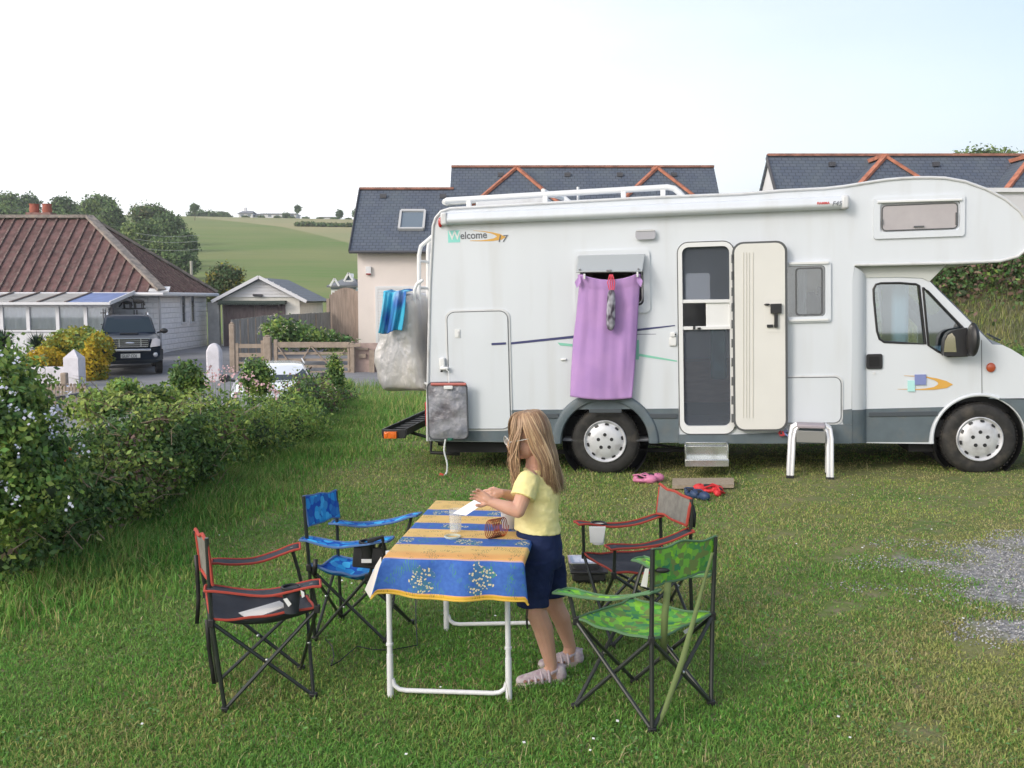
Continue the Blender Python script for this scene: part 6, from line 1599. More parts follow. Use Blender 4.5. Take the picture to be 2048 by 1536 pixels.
for (ua, va, ub, vb) in ((556, 692, 590, 742), (590, 742, 622, 692), (622, 692, 662, 735), (662, 735, 690, 700)): mb.bar((px(ua), YG - .04, zz_(va)), (px(ub), YG - .04, zz_(vb)), .03, .09, up=(0, 1, 0)) 
prt(mb, 'brace', M_gatew, r)
mb = MB(); B(mb, x0_ - .04, x0_ + .08, YG - .045, YG + .045, -.6, zz_(679)); B(mb, x1_ - .08, x1_, YG - .045, YG + .045, -.6, zz_(684)); prt(mb, 'stile', M_gatew, r, bevel=.02)
mb = MB(); mb.bar((x1_ - .1, YG - .07, zz_(692)), (px(722), YG - .07, zz_(690)), .03, .09); prt(mb, 'hinge', M_gatew, r)
for u, v0, w_, lab in ((535, 670, .24, 'thick rounded gatepost at the latch side of the field gate'), (705, 682, .14, 'thin gatepost at the hinge side of field gate'), (465, 644, .17, 'tall slender post at the left of wicket fence')):
    mb = MB(); rounded_post(mb, u, v0, YG, w_); o = mb.build('gatepost', M_gatew, None, bevel=.03); tag(o, lab, 'post', 'timber gateposts')
r = empty('wicket_fence', (px(497), YG, -.7)); tag(r, 'short timber rail fence left of the thick gatepost', 'fence')
for v in (688, 706, 724):
    mb = MB(); B(mb, px(470), px(530), YG - .03, YG + .03, zz_(v + 8), zz_(v)); prt(mb, 'rail', M_gatew, r)
mb = MB(); B(mb, px(470), px(477), YG - .05, YG + .03, -.6, zz_(686)); B(mb, px(522), px(529), YG - .05, YG + .03, -.6, zz_(681)); prt(mb, 'stile', M_gatew, r)
# low brown wall right of the gate
mb = MB(); B(mb, px(708), px(800), YG + .2, YG + .45, -.7, zz_(687)); o = mb.build('low_wall', mat('wall_brown', (.40, .30, .27), .9, var=.15, vscale=4, bump=.5, bscale=12), None); tag(o, 'low brownish wall between the gate and motorhome', 'wall')
mb = MB(); B(mb, px(738), px(748), YG + .0, YG + .12, -.7, zz_(700)); B(mb, px(710), px(735), YG + .1, YG + .18, zz_(700), zz_(696)); B(mb, px(716), px(730), YG + .1, YG + .18, zz_(716), zz_(708)); o = mb.build('stacked_timber', M_gatew, None); tag(o, 'short timber stump and offcuts against the low brown wall', 'timber')
# white pillars
M_wp = mat('whitewash', (.64, .62, .66), .9, var=.05, vscale=6, bump=.5, bscale=12, dirt=((.42, .40, .38), 4, .4))
def pillar(u, v0, v1, w_, Y, lab, dome=False):
    x_ = px(u, Y); zt7 = zz_(v0, Y); zb7 = min(zz_(v1, Y), -.7); hw = w_ * Y / F_PX / 2; mb = MB(); hcap = .24
    if dome:
        prof = [(hw, zb7), (hw, zt7 - .3), (hw * .97, zt7 - .2), (hw * .7, zt7 - .08), (hw * .35, zt7 - .01), (0, zt7)]
    else: prof = [(hw, zb7), (hw, zt7 - hcap), (hw * .98, zt7 - hcap + .02), (.0, zt7)]
    mb.lathe([(r_ * 1.3, z_) for r_, z_ in prof], 4, 0, Matrix.Translation((x_, Y, 0)) @ Matrix.Rotation(R(50 if dome else 42), 4, 'Z'), True)
    o = mb.build('gate_pillar', M_wp, None, bevel=.04); tag(o, lab, 'pillar', 'whitewashed gate pillars'); return o
pillar(147, 698, 770, 33, 26, 'pointed whitewashed pillar beside the yellow shrubs')
pillar(428, 686, 750, 30, 28, 'rounded whitewashed pillar right of the dark car', True)
mb = MB(); B(mb, px(35, 26.3), px(134, 26.3), 26.2, 26.5, -.9, zz_(734, 26.3)); o = mb.build('garden_wall', M_wp, None, bevel=.03); tag(o, 'low whitewashed garden wall under the yellow shrub', 'wall')
# picket fence
r = empty('picket_fence', (px(120, 20), 20, -.7)); tag(r, 'low pale picket fence in front of the garden wall', 'fence')
for i in range(14):
    u = 78 + i * 6.8; x_ = px(u, 20); mb = MB(); zt8 = zz_(764, 20); B(mb, x_ - .024, x_ + .024, 19.98, 20.0, -.7, zt8 - .05); mb.tube([(x_, 19.98, zt8 - .05), (x_, 20.0, zt8 - .05)], .024, 10); prt(mb, 'picket', M_gatew, r)
mb = MB(); B(mb, px(76, 20), px(168, 20), 20.0, 20.03, zz_(780, 20), zz_(775, 20)); prt(mb, 'rail', M_gatew, r)
mb = MB(); mb.bar(P(96, 800, 14), P(172, 786, 15.5), .08, .06); o = mb.build('dark_rail', M_gut, None); tag(o, 'dark horizontal rail half hidden in the hedge below pickets', 'rail')
mb = MB(); x_ = px(127, 22); B(mb, x_ - .07, x_ + .07, 21.9, 22.05, -.7, zz_(745, 22)); o = mb.build('fence_post', M_gatew, None, bevel=.03); tag(o, 'brown round-topped post in front of the pointed white pillar', 'post')
# ================================================================== CARS
M_carb = mat('car_paint_dark', (.012, .020, .038), .35, coat=.06, spec=.12)
M_carw = mat('car_paint_white', (.70, .73, .78), .2, coat=.6)
M_cglass = mat('car_glass', (.03, .045, .06), .2, spec=.08)
M_plate = mat('number_plate', (.62, .62, .60), .5)
M_lens = mat('headlight_glass', (.55, .56, .60), .08, metal=.5)
def car(name, label, loc, rz, Lc, Wc, belt, roof, hood, ml, clad=None):
    r = empty(name, loc, rz); tag(r, label, 'car', None)
    h = Wc / 2
    def loft(st, nm, m, **k):
        mb = MB(); vs = []; n = len(st[0][1])
        for y_, sec in st:
            full = [(x, z) for x, z in sec] + [(-x, z) for x, z in reversed(sec)]
            vs += [(x, y_, z) for x, z in full]
        N_ = 2 * n; fs = [(i * N_ + j, i * N_ + (j + 1) % N_, (i + 1) * N_ + (j + 1) % N_, (i + 1) * N_ + j) for i in range(len(st) - 1) for j in range(N_)]
        fs += [tuple(range(N_)), tuple((len(st) - 1) * N_ + j for j in range(N_ - 1, -1, -1))]
        mb.add(vs, fs); return mb.build(nm, m, r, smooth=True, angle=35, **k)
    def sec(w, z0, z1, tw): return [(w * .86, z0), (w, z0 + .14), (w * 1.0, z0 + (z1 - z0) * .55), (w * .985, z1 - .12), (w * tw, z1 - .02), (w * tw * .6, z1 + .012)]
    b0 = .42
    loft([(.10, sec(h * .88, b0 + .1, hood - .14, .80)), (.16, sec(h * .94, b0, hood - .06, .84)), (.40, sec(h * .98, b0 - .04, hood, .82)), (1.0, sec(h, b0 - .06, hood + .06, .84)), (1.35, sec(h, b0 - .06, belt, .86)), (Lc * .6, sec(h, b0 - .06, belt, .9)), (Lc - .25, sec(h * .98, b0 - .04, belt, .88)), (Lc, sec(h * .9, b0 + .05, belt - .1, .8))], 'body', ml)
    gh = lambda w0, w1, z0, z1: [(w0, z0), (w0 * .99, z0 + .05), (w1 * 1.03, z1 - .06), (w1 * .96, z1 - .015), (w1 * .6, z1 + .01)]
    loft([(1.30, gh(h * .86, h * .84, belt - .06, belt)), (1.95, gh(h * .87, h * .70, belt - .05, roof - .03)), (2.4, gh(h * .88, h * .72, belt - .05, roof)), (Lc - .6, gh(h * .88, h * .70, belt - .05, roof - .01)), (Lc - .15, gh(h * .84, h * .66, belt - .05, belt + .1))], 'cabin', ml)
    # windscreen and side glass, slightly proud
    def panel3(pts, nm='window', m=M_cglass, t=.012):
        mb = MB(); pts = [Vector(p) for p in pts]; n = (pts[1] - pts[0]).cross(pts[-1] - pts[0]).normalized()
        k = len(pts); mb.add([p + n * t for p in pts] + [p - n * .01 for p in pts], [tuple(range(k)), tuple(reversed(range(k, 2 * k)))] + [(i, (i + 1) % k, (i + 1) % k + k, i + k) for i in range(k)]); return mb.build(nm, m, r)
    panel3([(-h * .80, 1.34, belt + .03), (h * .80, 1.34, belt + .03), (h * .655, 1.90, roof - .075), (-h * .655, 1.90, roof - .075)], 'windscreen')
    for s_ in (-1, 1):
        q = [(s_ * h * .86, 1.75, belt + .02), (s_ * h * .87, Lc - .7, belt + .02), (s_ * h * .74, Lc - .8, roof - .09), (s_ * h * .735, 2.05, roof - .09)]
        panel3(q if s_ > 0 else list(reversed(q)))
    for s_ in (-1, 1):
        for y_ in (.85, Lc - .95):
            mb = MB(); M_ = Matrix.Translation((s_ * (h - .10), y_, .37)) @ Matrix.Rotation(R(90), 4, 'Y')
            mb.lathe([(0, -.11), (.30, -.11), (.37, -.09), (.37, .09), (.30, .11), (0, .11)], 28, 0, M_, False); wh = mb.build('wheel', M_rub, r, smooth=True)
            mb = MB(); mb.lathe([(.0, .125), (.06, .13), (.20, .115), (.24, .105)], 20, 0, M_ if s_ > 0 else M_ @ Matrix.Rotation(math.pi, 4, 'X'), False); mb.build('rim', M_hub, wh, smooth=True)
    for s_ in (-1, 1):
        mb = MB(); mb.sphere((s_ * (h + .12), 1.62, belt + .06), (.12, .07, .085), 0, 12, 8); mb.bar((s_ * h * .9, 1.62, belt + .0), (s_ * (h + .1), 1.62, belt + .04), .05, .05)
        mb.build('door_mirror', M_black, r, smooth=True)
    for s_ in (-1, 1):
        mb = MB(); mb.slab([(s_ * h * .60, hood - .30), (s_ * h * .92, hood - .26), (s_ * h * .93, hood - .08), (s_ * h * .80, hood - .02), (s_ * h * .68, hood - .05)], [], lambda a, c, d: Vector((a, d + abs(a) * .22, c)), -.13, .06); mb.build('headlight', M_lens, r, bevel=.015)
    return r, h
suv, h = car('parked_car', 'dark blue four-wheel-drive car with chrome grille parked by the white cottage', (P(277, 740, 30.2).x, 29.6, float(gz(-11, 30)) + .03), R(22), 4.6, 1.84, 1.22, 1.76, 1.14, M_carb)
mb = MB()
mb.slab([(-.48, .86), (.48, .86), (.54, 1.10), (-.54, 1.10)], [], lambda a, c, d: Vector((a, d, c)), -.005, .12); mb.build('grille_backing', M_black, suv)
mb = MB()
for z_ in (.92, .98, 1.04): mb.bar((-.5, -.0, z_), (.5, -.0, z_), .03, .018)
for x_ in (-.30, .30): mb.bar((x_, -.005, .87), (x_, -.005, 1.1), .03, .03)
mb.tube([(-.49, -.01, .865), (.49, -.01, .865), (.55, -.01, 1.10), (-.55, -.01, 1.10)], .02, 6, closed=True); mb.sphere((0, -.03, .98), (.14, .02, .03)); mb.build('grille', M_chrome, suv)
mb = MB(); mb.box((0, -.02, .765), (1.15, .12, .075)); mb.build('chrome_bumper_strip', M_chrome, suv, bevel=.02)
mb = MB(); mb.slab([(-.92, .45), (-.6, .36), (.6, .36), (.92, .45), (.93, .78), (.60, .80), (-.60, .80), (-.93, .78)], [], lambda a, c, d: Vector((a, d + abs(a) ** 3 * .25, c)), -.06, .25); mb.build('front_bumper', mat('bumper_dark', (.012, .017, .022), .4), suv, bevel=.03)
for s_ in (-1, 1):
    mb = MB(); mb.lathe([(0, .03), (.055, .02), (.07, 0)], 16, 0, Matrix.Translation((s_ * .70, .02, .62)) @ Matrix.Rotation(R(90), 4, 'X')); mb.build('fog_lamp', M_lens, suv, smooth=True)
mb = MB(); mb.box((0, -.08, .60), (.54, .02, .125)); pl_ = mb.build('number_plate', M_plate, suv, bevel=.004)
text('GL07 CDJ', .125, M_black, pl_, Matrix.Translation((-.245, -.093, .556)) @ RM, 'lettering', .001, .80, bold=.002)
mb = MB(); mb.box((0, 1.0, 1.225), (.55, .35, .07)); mb.build('bonnet_scoop', M_carb, suv, bevel=.03); mb = MB(); mb.box((0, .83, 1.225), (.46, .02, .035)); mb.build('scoop_opening', M_black, suv)
mb = MB()
for s_ in (-1, 1): mb.tube([(s_ * .60, 2.2, 1.76), (s_ * .60, 2.35, 1.83), (s_ * .60, 3.7, 1.83), (s_ * .60, 3.9, 1.76)], .022, 6)
mb.build('roof_rail', M_alu, suv, smooth=True)
mb = MB(); mb.box((.50, 1.50, 1.30), (.12, .01, .07), 0, Euler((R(-50), 0, 0)).to_matrix()); mb.build('windscreen_sticker', M_plate, suv)
wc, h = car('parked_car', 'white car roof showing above the hedge in front of the field gate', (P(585, 740, 20).x, 18.6, -.86), R(14), 4.2, 1.72, .86, zz_(713, 19.5) + .66 - .04, .80, M_carw)
mb = MB()
for s_ in (-1, 1): mb.tube([(s_ * .6, 2.0, zz_(713, 19.5) + .66), (s_ * .6, 3.4, zz_(713, 19.5) + .67)], .015, 6)
mb.build('roof_rail', M_trim, wc)

# ================================================================== CAMPING CHAIRS
M_cf = mat('chair_steel', (.022, .026, .024), .35, spec=.6)
M_cap = mat('chair_cap', (.015, .015, .016), .5)
M_riv = mat('rivet', (.6, .6, .6), .3, metal=1.)
def voromat(name, cols, scale, rough=.85, metric='EUCLIDEAN', base=None, st=(1, 1, 1)):
    m = bpy.data.materials.new(name); m.use_nodes = True; N, L = m.node_tree.nodes, m.node_tree.links; b = N['Principled BSDF']; b.inputs['Roughness'].default_value = rough; b.inputs['Specular IOR Level'].default_value = .2
    t = N.new('ShaderNodeTexCoord'); mp_ = N.new('ShaderNodeMapping'); mp_.inputs['Scale'].default_value = st; L.new(t.outputs['Object'], mp_.inputs[0])
    v = N.new('ShaderNodeTexVoronoi'); v.inputs['Scale'].default_value = scale; v.distance = metric; L.new(mp_.outputs[0], v.inputs['Vector'])
    s_ = N.new('ShaderNodeSeparateColor'); L.new(v.outputs['Color'], s_.inputs[0]); rp_ = N.new('ShaderNodeValToRGB'); rp_.color_ramp.interpolation = 'LINEAR'
    el = rp_.color_ramp.elements
    for i, c in enumerate(cols):
        e = el[i] if i < 2 else el.new(i / len(cols))
        e.position = i / len(cols); e.color = (*c, 1)
    L.new(s_.outputs[0], rp_.inputs[0]); src = rp_.outputs[0]
    if base:
        r = N.new('ShaderNodeMapRange'); r.inputs[1].default_value = base[1]; r.inputs[2].default_value = base[1] * 1.12; L.new(v.outputs['Distance'], r.inputs[0])
        x = N.new('ShaderNodeMix'); x.data_type = 'RGBA'; L.new(r.outputs[0], x.inputs[0]); L.new(src, x.inputs[6]); x.inputs[7].default_value = (*base[0], 1); src = x.outputs[2]
    w_ = N.new('ShaderNodeTexNoise'); w_.inputs['Scale'].default_value = 500; bu = N.new('ShaderNodeBump'); bu.inputs['Strength'].default_value = .2; bu.inputs['Distance'].default_value = .001; L.new(t.outputs['Object'], w_.inputs[0]); L.new(w_.outputs['Fac'], bu.inputs['Height']); L.new(bu.outputs[0], b.inputs['Normal'])
    L.new(src, b.inputs['Base Color']); return m
M_fb = voromat('fabric_blue_spots', [(.02, .14, .50), (.03, .34, .70), (.02, .09, .38), (.06, .42, .76)], 24, base=((.012, .085, .42), .62))
M_fg = voromat('fabric_green_facets', [(.16, .48, .05), (.30, .62, .05), (.05, .22, .11), (.24, .55, .07), (.09, .33, .07), (.19, .26, .08)], 34, metric='CHEBYCHEV', st=(1, 1, 1.2))
M_fr = mat('fabric_charcoal', (.040, .044, .055), .85, bump=.25, bscale=400, bdist=.002, var=.15, vscale=9)
M_mesh = mat('fabric_mesh', (.20, .19, .17), .9, var=.15, vscale=25)
M_pr = mat('piping_red', (.40, .055, .035), .8)
M_pb = mat('piping_blue', (.08, .16, .35), .8)
M_pgr = mat('piping_green', (.10, .20, .10), .8)
M_strapg = mat('strap_olive', (.15, .20, .07), .85)
M_tag = mat('paper_tag', (.70, .70, .70), .7)
def patchgrid(a, b, c, d, sag=0., nu=14, nv=12, wob=0., seed=0, side_sag=0.):
    """a,b,c,d corners in order; returns V,F, border index list"""
    vs = []
    for j in range(nv + 1):
        t = j / nv
        for i in range(nu + 1):
            s_ = i / nu; p = a.lerp(b, s_).lerp(d.lerp(c, s_), t)
            z = -sag * (math.sin(math.pi * s_) * math.sin(math.pi * t)) ** .8 - side_sag * (math.sin(math.pi * s_) * (1 - math.sin(math.pi * t)) + math.sin(math.pi * t) * (1 - math.sin(math.pi * s_)))
            z += wob * noise.noise(Vector((s_ * 3 + seed, t * 3, seed * 1.7)))
            vs.append(p + Vector((0, 0, z)))
    k = nu + 1; fs = [(j * k + i, j * k + i + 1, (j + 1) * k + i + 1, (j + 1) * k + i) for j in range(nv) for i in range(nu)]
    bd = [i for i in range(k)] + [j * k + nu for j in range(1, nv + 1)] + [nv * k + i for i in range(nu - 1, -1, -1)] + [j * k for j in range(nv - 1, 0, -1)]
    return vs, fs, bd
def cloth_part(name, corners, parent, ml, pipe, sag=0, wob=0., seed=0, pr=.006, side_sag=0., th=.004):
    vs, fs, bd = patchgrid(*corners, sag=sag, wob=wob, seed=seed, side_sag=side_sag)
    mb = MB(); mb.add(vs, fs); o = mb.build(name, ml, parent, smooth=True, angle=180)
    s_ = o.modifiers.new('thick', 'SOLIDIFY'); s_.thickness = th
    mb = MB(); mb.tube([vs[i] for i in bd], pr, 6, closed=True); mb.build('piping', pipe, o, smooth=True)
    return o, vs
def chair(label, feet, seat, armf, armr, btop, bbot, fab, pipe, backfab=None, holder=None, strap=None, base_z=None, tube=.0085, arm_w=.046, extra=None, sagseat=.05, backsag=.0):
    """every argument maps 'rn','rf','fn','ff' (rear/front, near/far) -> world Vector"""
    loc = sum((feet[k] for k in feet), Vector()) / 4; loc.z = min(feet[k].z for k in feet)
    r = empty('camping_chair', tuple(loc)); tag(r, label, 'camping chair', 'folding camping chairs round the table')
    q = lambda d: {k: Vector(v) - loc for k, v in d.items()}
    feet, seat, armf, armr, btop, bbot = map(q, (feet, seat, armf, armr, btop, bbot))
    def leg(name, pts, rr=tube, m=M_cf):
        mb = MB(); mb.tube(pts, rr, 8); return mb.build(name, m, r, smooth=True)
    up = Vector((0, 0, .012))
    for a, b in (('rn', 'fn'), ('fn', 'ff'), ('ff', 'rf'), ('rf', 'rn')):
        leg('leg', [feet[a] + up, seat[b] + Vector((0, 0, -.012))]); leg('leg', [feet[b] + up, seat[a] + Vector((0, 0, -.012))])
        mid = (feet[a] + feet[b] + seat[a] + seat[b]) / 4; mb = MB(); mb.sphere(mid + Vector((0, -.008, 0)), .008); mb.build('rivet', M_riv, r, smooth=True)
    for k, t in (('rn', btop['n']), ('rf', btop['f'])):
        leg('back_post', [feet[k] + up, seat[k], t], tube * 1.12)
    for k, t in (('fn', armf['n']), ('ff', armf['f'])):
        leg('arm_post', [seat[k] + Vector((0, 0, -.03)), seat[k].lerp(t, .55) , t], tube * 1.0)
    for k in feet:
        mb = MB(); mb.box(feet[k] + Vector((0, 0, .012)), (.034, .028, .024)); mb.build('foot_cap', M_cap, r, bevel=.004)
    for k in seat:
        mb = MB(); mb.box(seat[k] + Vector((0, 0, -.012)), (.026, .026, .035)); mb.build('corner_joint', M_cap, r, bevel=.004)
    cloth_part('seat', (seat['rn'], seat['fn'], seat['ff'], seat['rf']), r, fab, pipe, sag=sagseat * 1.35, wob=.022, seed=loc.x, side_sag=.012)
    bk, _ = cloth_part('backrest', (bbot['n'], bbot['f'], btop['f'], btop['n']), r, backfab or fab, pipe, sag=backsag, wob=.02, seed=loc.y, pr=.008 if backfab else .005)
    wv = (armr['f'] - armr['n']).normalized() * arm_w
    for s_ in ('n', 'f'):
        a, b = armr[s_], armf[s_]; d = (b - a).normalized() * .02
        o, av = cloth_part('armrest', (a - wv * .8 - d, b - wv + d * 2, b + wv + d * 2, a + wv * .8 - d), r, fab, pipe, sag=0, wob=.008, seed=loc.x + (s_ == 'n'), side_sag=.0)
        me = o.data
        for ob in (o, o.children[0]):       # let the arm sag along its length
            for v in ob.data.vertices:
                t = (v.co - a).dot(b - a) / (b - a).length_squared; t = min(max(t, 0), 1); v.co.z -= .030 * math.sin(math.pi * t)
    if holder:
        s_, colr = holder; p = armr[s_].lerp(armf[s_], .80); mb = MB(); rr = .040
        mb.lathe([(rr * .78, -.105), (rr, -.0), (rr * 1.02, .002), (rr * .9, -.002), (rr * .7, -.10), (0, -.10)], 18, 0, Matrix.Translation(p + Vector((0, 0, -.018))), False); mb.build('cup_holder', colr, r, smooth=True)
        mb = MB(); mb.tube([p + Vector((rr * math.cos(a), rr * math.sin(a), -.012)) for a in np.linspace(0, 2 * math.pi, 20)[:-1]], .006, 6, closed=True); mb.build('holder_rim', M_cap, r, smooth=True)
    if extra: extra(r, loc)
    return r
def W(u, v, Y): return P(u, v, Y)
def on_grass(u, v): return G(u, v)
def strap(r, loc, pts, hw, ml, name='carry_strap'):
    mb = MB(); q = [Vector(p) - loc for p in pts]; mb.ribbon(q, hw); o = mb.build(name, ml, r, smooth=True); s_ = o.modifiers.new('t', 'SOLIDIFY'); s_.thickness = .003; return o
# left red/black chair, facing the table
def ex1(r, loc):
    strap(r, loc, [W(392, 1110, 4.45), W(395, 1150, 4.47), W(397, 1200, 4.47), W(394, 1247, 4.47)], Vector((.009, .002, 0)), M_cap)
    strap(r, loc, [W(413, 1240, 4.2), W(418, 1300, 4.28), W(424, 1340, 4.3), W(428, 1368, 4.3)], Vector((.009, .0, 0)), M_cap)
    mb = MB(); pts = [W(478, 1236, 4.28), W(560, 1212, 4.32), W(575, 1222, 4.28), W(500, 1251, 4.25)]; mb.add([p - loc + Vector((0, 0, .02)) for p in pts], [(0, 1, 2, 3)]); o = mb.build('pale_panel', M_tag, r); 
    s_ = o.modifiers.new('t', 'SOLIDIFY'); s_.thickness = .006
    mb = MB()
    for pts in ([W(601, 1180, 4.2), W(608, 1184, 4.2), W(609, 1193, 4.2), W(604, 1196, 4.2)], [W(566, 1198, 4.2), W(574, 1196, 4.2), W(583, 1208, 4.2), W(577, 1214, 4.2)]): mb.add([p - loc for p in pts], [(0, 1, 2, 3)])
    mb.build('care_label', M_tag, r)
chair('red and black folding chair at far left, side-on with cup holder', 
      dict(rn=on_grass(450, 1424), fn=on_grass(627, 1396), ff=on_grass(602, 1340), rf=on_grass(436, 1368)),
      dict(rn=W(423, 1240, 4.18), fn=W(634, 1212, 4.28), ff=W(612, 1192, 4.68), rf=W(412, 1183, 4.55)),
      dict(n=W(622, 1167, 4.27), f=W(583, 1095, 4.66)), dict(n=W(420, 1176, 4.18), f=W(432, 1122, 4.56)),
      dict(n=W(413, 1076, 4.18), f=W(391, 1060, 4.5)), dict(n=W(425, 1165, 4.18), f=W(402, 1136, 4.5)), M_fr, M_pr, M_mesh, ('n', M_fr), extra=ex1, sagseat=.06)
# blue chair
def ex2(r, loc):
    strap(r, loc, [W(631, 1118, 4.95), W(629, 1150, 4.95)], Vector((.012, 0, 0)), M_cap)
    mb = MB(); mb.box(W(738, 1115, 4.9) - loc, (.16, .02, .11), 0, Euler((0, .1, 0)).to_matrix()); mb.build('side_pocket', mat('pocket_black', (.02, .02, .022), .8), r, bevel=.008)
    mb = MB(); mb.tube([W(735, 1082, 4.85) - loc, W(765, 1074, 4.85) - loc, W(768, 1095, 4.86) - loc, W(771, 1108, 4.87) - loc], .012, 6); mb.build('holder_frame', M_cap, r, smooth=True)
    mb = MB(); mb.box(W(733, 1122, 4.87) - loc, (.05, .006, .018)); mb.build('care_label', M_tag, r)
chair('bright blue patterned folding chair behind left side of table',
      dict(rn=on_grass(630, 1281), fn=on_grass(772, 1287), ff=on_grass(822, 1248), rf=on_grass(683, 1240)),
      dict(rn=W(618, 1130, 4.97), fn=W(735, 1150, 4.92), ff=W(800, 1118, 5.2), rf=W(676, 1112, 5.3)),
      dict(n=W(766, 1079, 4.90), f=W(824, 1030, 5.2)), dict(n=W(613, 1077, 4.97), f=W(670, 1044, 5.3)),
      dict(n=W(607, 992, 4.97), f=W(672, 982, 5.32)), dict(n=W(617, 1055, 4.97), f=W(679, 1032, 5.32)), M_fb, M_pb, None, ('n', M_cap), extra=ex2, sagseat=.05)
# right red/black chair
def ex3(r, loc):
    strap(r, loc, [W(1384, 1010, 5.12), W(1388, 1030, 5.1), W(1386, 1055, 5.08)], Vector((.012, 0, 0)), M_cap)
    mb = MB(); q = [V_ - loc for V_ in (W(1178, 1053, 5.1), W(1211, 1053, 5.1), W(1205, 1084, 5.1), W(1180, 1084, 5.1))]; mb.slab([(p.x, p.z) for p in q], [], lambda a, c, d: Vector((a, q[0].y + d, c)), -.015, .0); mb.build('white_sleeve', M_tag, r)
chair('red and black folding chair behind the green chair, seen from its front left',
      dict(rn=on_grass(1384, 1258), fn=on_grass(1224, 1296), ff=on_grass(1196, 1232), rf=on_grass(1340, 1205)),
      dict(rn=W(1380, 1128, 5.0), fn=W(1228, 1146, 4.86), ff=W(1168, 1106, 5.22), rf=W(1322, 1092, 5.4)),
      dict(n=W(1230, 1092, 4.86), f=W(1166, 1045, 5.22)), dict(n=W(1376, 1062, 5.0), f=W(1316, 1031, 5.4)),
      dict(n=W(1383, 998, 5.02), f=W(1320, 970, 5.4)), dict(n=W(1373, 1054, 5.0), f=W(1314, 1024, 5.38)), M_fr, M_pr, M_mesh, ('f', M_tag), extra=ex3, sagseat=.03)
# green chair
def ex4(r, loc):
    strap(r, loc, [W(1425, 1105, 4.12), W(1412, 1150, 4.1), W(1390, 1230, 4.02), W(1365, 1320, 3.95), W(1330, 1420, 3.9), W(1312, 1462, 3.87)], [Vector((.006, 0, 0)), Vector((.007, 0, 0)), Vector((.010, 0, 0)), Vector((.013, 0, 0)), Vector((.013, 0, .004)), Vector((.006, 0, 0))], M_strapg)
    strap(r, loc, [W(1336, 1165, 3.97), W(1330, 1230, 3.95), W(1326, 1320, 3.98)], Vector((.014, 0, 0)), M_strapg)
    mb = MB()
    for pts in ([W(1290, 1137, 4.02), W(1298, 1137, 4.02), W(1294, 1175, 4.02), W(1281, 1172, 4.02)], [W(1366, 1262, 4.1), W(1378, 1254, 4.1), W(1380, 1263, 4.1), W(1370, 1268, 4.1)]): mb.add([p - loc for p in pts], [(0, 1, 2, 3)])
    mb.build('care_label', M_tag, r)
    mb = MB(); mb.sphere(W(1325, 1141, 3.94) - loc, (.030, .008, .011)); mb.build('back_handle', M_cap, r, smooth=True)
chair('lime green patterned folding chair at right, nearest the camera, seen from behind',
      dict(rn=on_grass(1304, 1466), rf=on_grass(1422, 1411), fn=on_grass(1150, 1418), ff=on_grass(1268, 1365)),
      dict(rn=W(1303, 1275, 3.93), rf=W(1425, 1226, 4.2), fn=W(1152, 1236, 4.12), ff=W(1262, 1196, 4.42)),
      dict(n=W(1136, 1181, 4.14), f=W(1290, 1120, 4.45)), dict(n=W(1302, 1184, 3.93), f=W(1415, 1148, 4.22)),
      dict(n=W(1305, 1098, 3.93), f=W(1431, 1073, 4.2)), dict(n=W(1303, 1172, 3.93), f=W(1424, 1142, 4.2)), M_fg, M_pgr, None, None, extra=ex4, sagseat=.035, tube=.0088)

# ================================================================== TABLE AND CLOTH
TA = Vector((.11, .994, 0)).normalized(); TR_ = Vector((.994, -.11, 0)); TZ = .575
T0 = Vector((-.245, 4.06, 0))           # middle of the near edge
def TP(a, s, z=TZ): return T0 + TR_ * a + TA * s + Vector((0, 0, z))
tb = empty('camping_table', tuple(Vector((T0.x, 4.6, -.11)))); tag(tb, 'white framed folding camping table standing on the grass under cloth', 'table')
to = Vector(tb.location)
mb = MB(); c_ = TP(0, .59, TZ - .025) - to; Rt = Matrix.Rotation(math.atan2(TA.y, TA.x) - math.pi / 2, 3, 'Z'); mb.box(c_, (.58, 1.16, .03), 0, Rt); mb.build('tabletop', M_pw, tb, bevel=.008)
M_tl = mat('table_leg_white', (.72, .72, .74), .3, dirt=((.4, .4, .38), 20, .3))
def uframe(l, r_, zt):
    l = Vector(l); r_ = Vector(r_); mb = MB(); d = (r_ - l).normalized()
    ltop, rtop = l + Vector((-.004, .01, zt - l.z)), r_ + Vector((-.01, .01, zt - r_.z)); hb = .035
    mb.tube([p - to for p in (ltop, l.lerp(ltop, .35), l + Vector((0, 0, .002)))], .0125, 10); mb.tube([p - to for p in (rtop, r_.lerp(rtop, .35), r_ + Vector((0, 0, .002)))], .0125, 10)
    for p, q in ((l, ltop), (r_, rtop)): mb.tube([p.lerp(q, .36) - to, p.lerp(q, .375) - to], .0165, 10); mb.tube([p.lerp(q, .02) - to, p.lerp(q, .30) - to], .0148, 10)
    k = .05; z0 = Vector((0, 0, hb)); arc1 = [l + z0 + Vector((0, 0, k)) + d * .01, l + z0 + Vector((0, 0, k * .45)) + d * (.012 + k * .12), l + z0 + Vector((0, 0, k * .1)) + d * (.015 + k * .5), l + z0 + d * (.02 + k)]
    arc2 = [r_ + z0 - d * (.02 + k), r_ + z0 + Vector((0, 0, k * .1)) - d * (.015 + k * .5), r_ + z0 + Vector((0, 0, k * .45)) - d * (.012 + k * .12), r_ + z0 + Vector((0, 0, k)) - d * .01]
    mb.tube([p - to for p in arc1 + arc2], .0105, 10); return mb.build('leg_frame', M_tl, tb, smooth=True)
uframe(G(781, 1395), G(1018, 1403), TZ - .03); uframe(G(893, 1262), G(1090, 1258), TZ - .03)
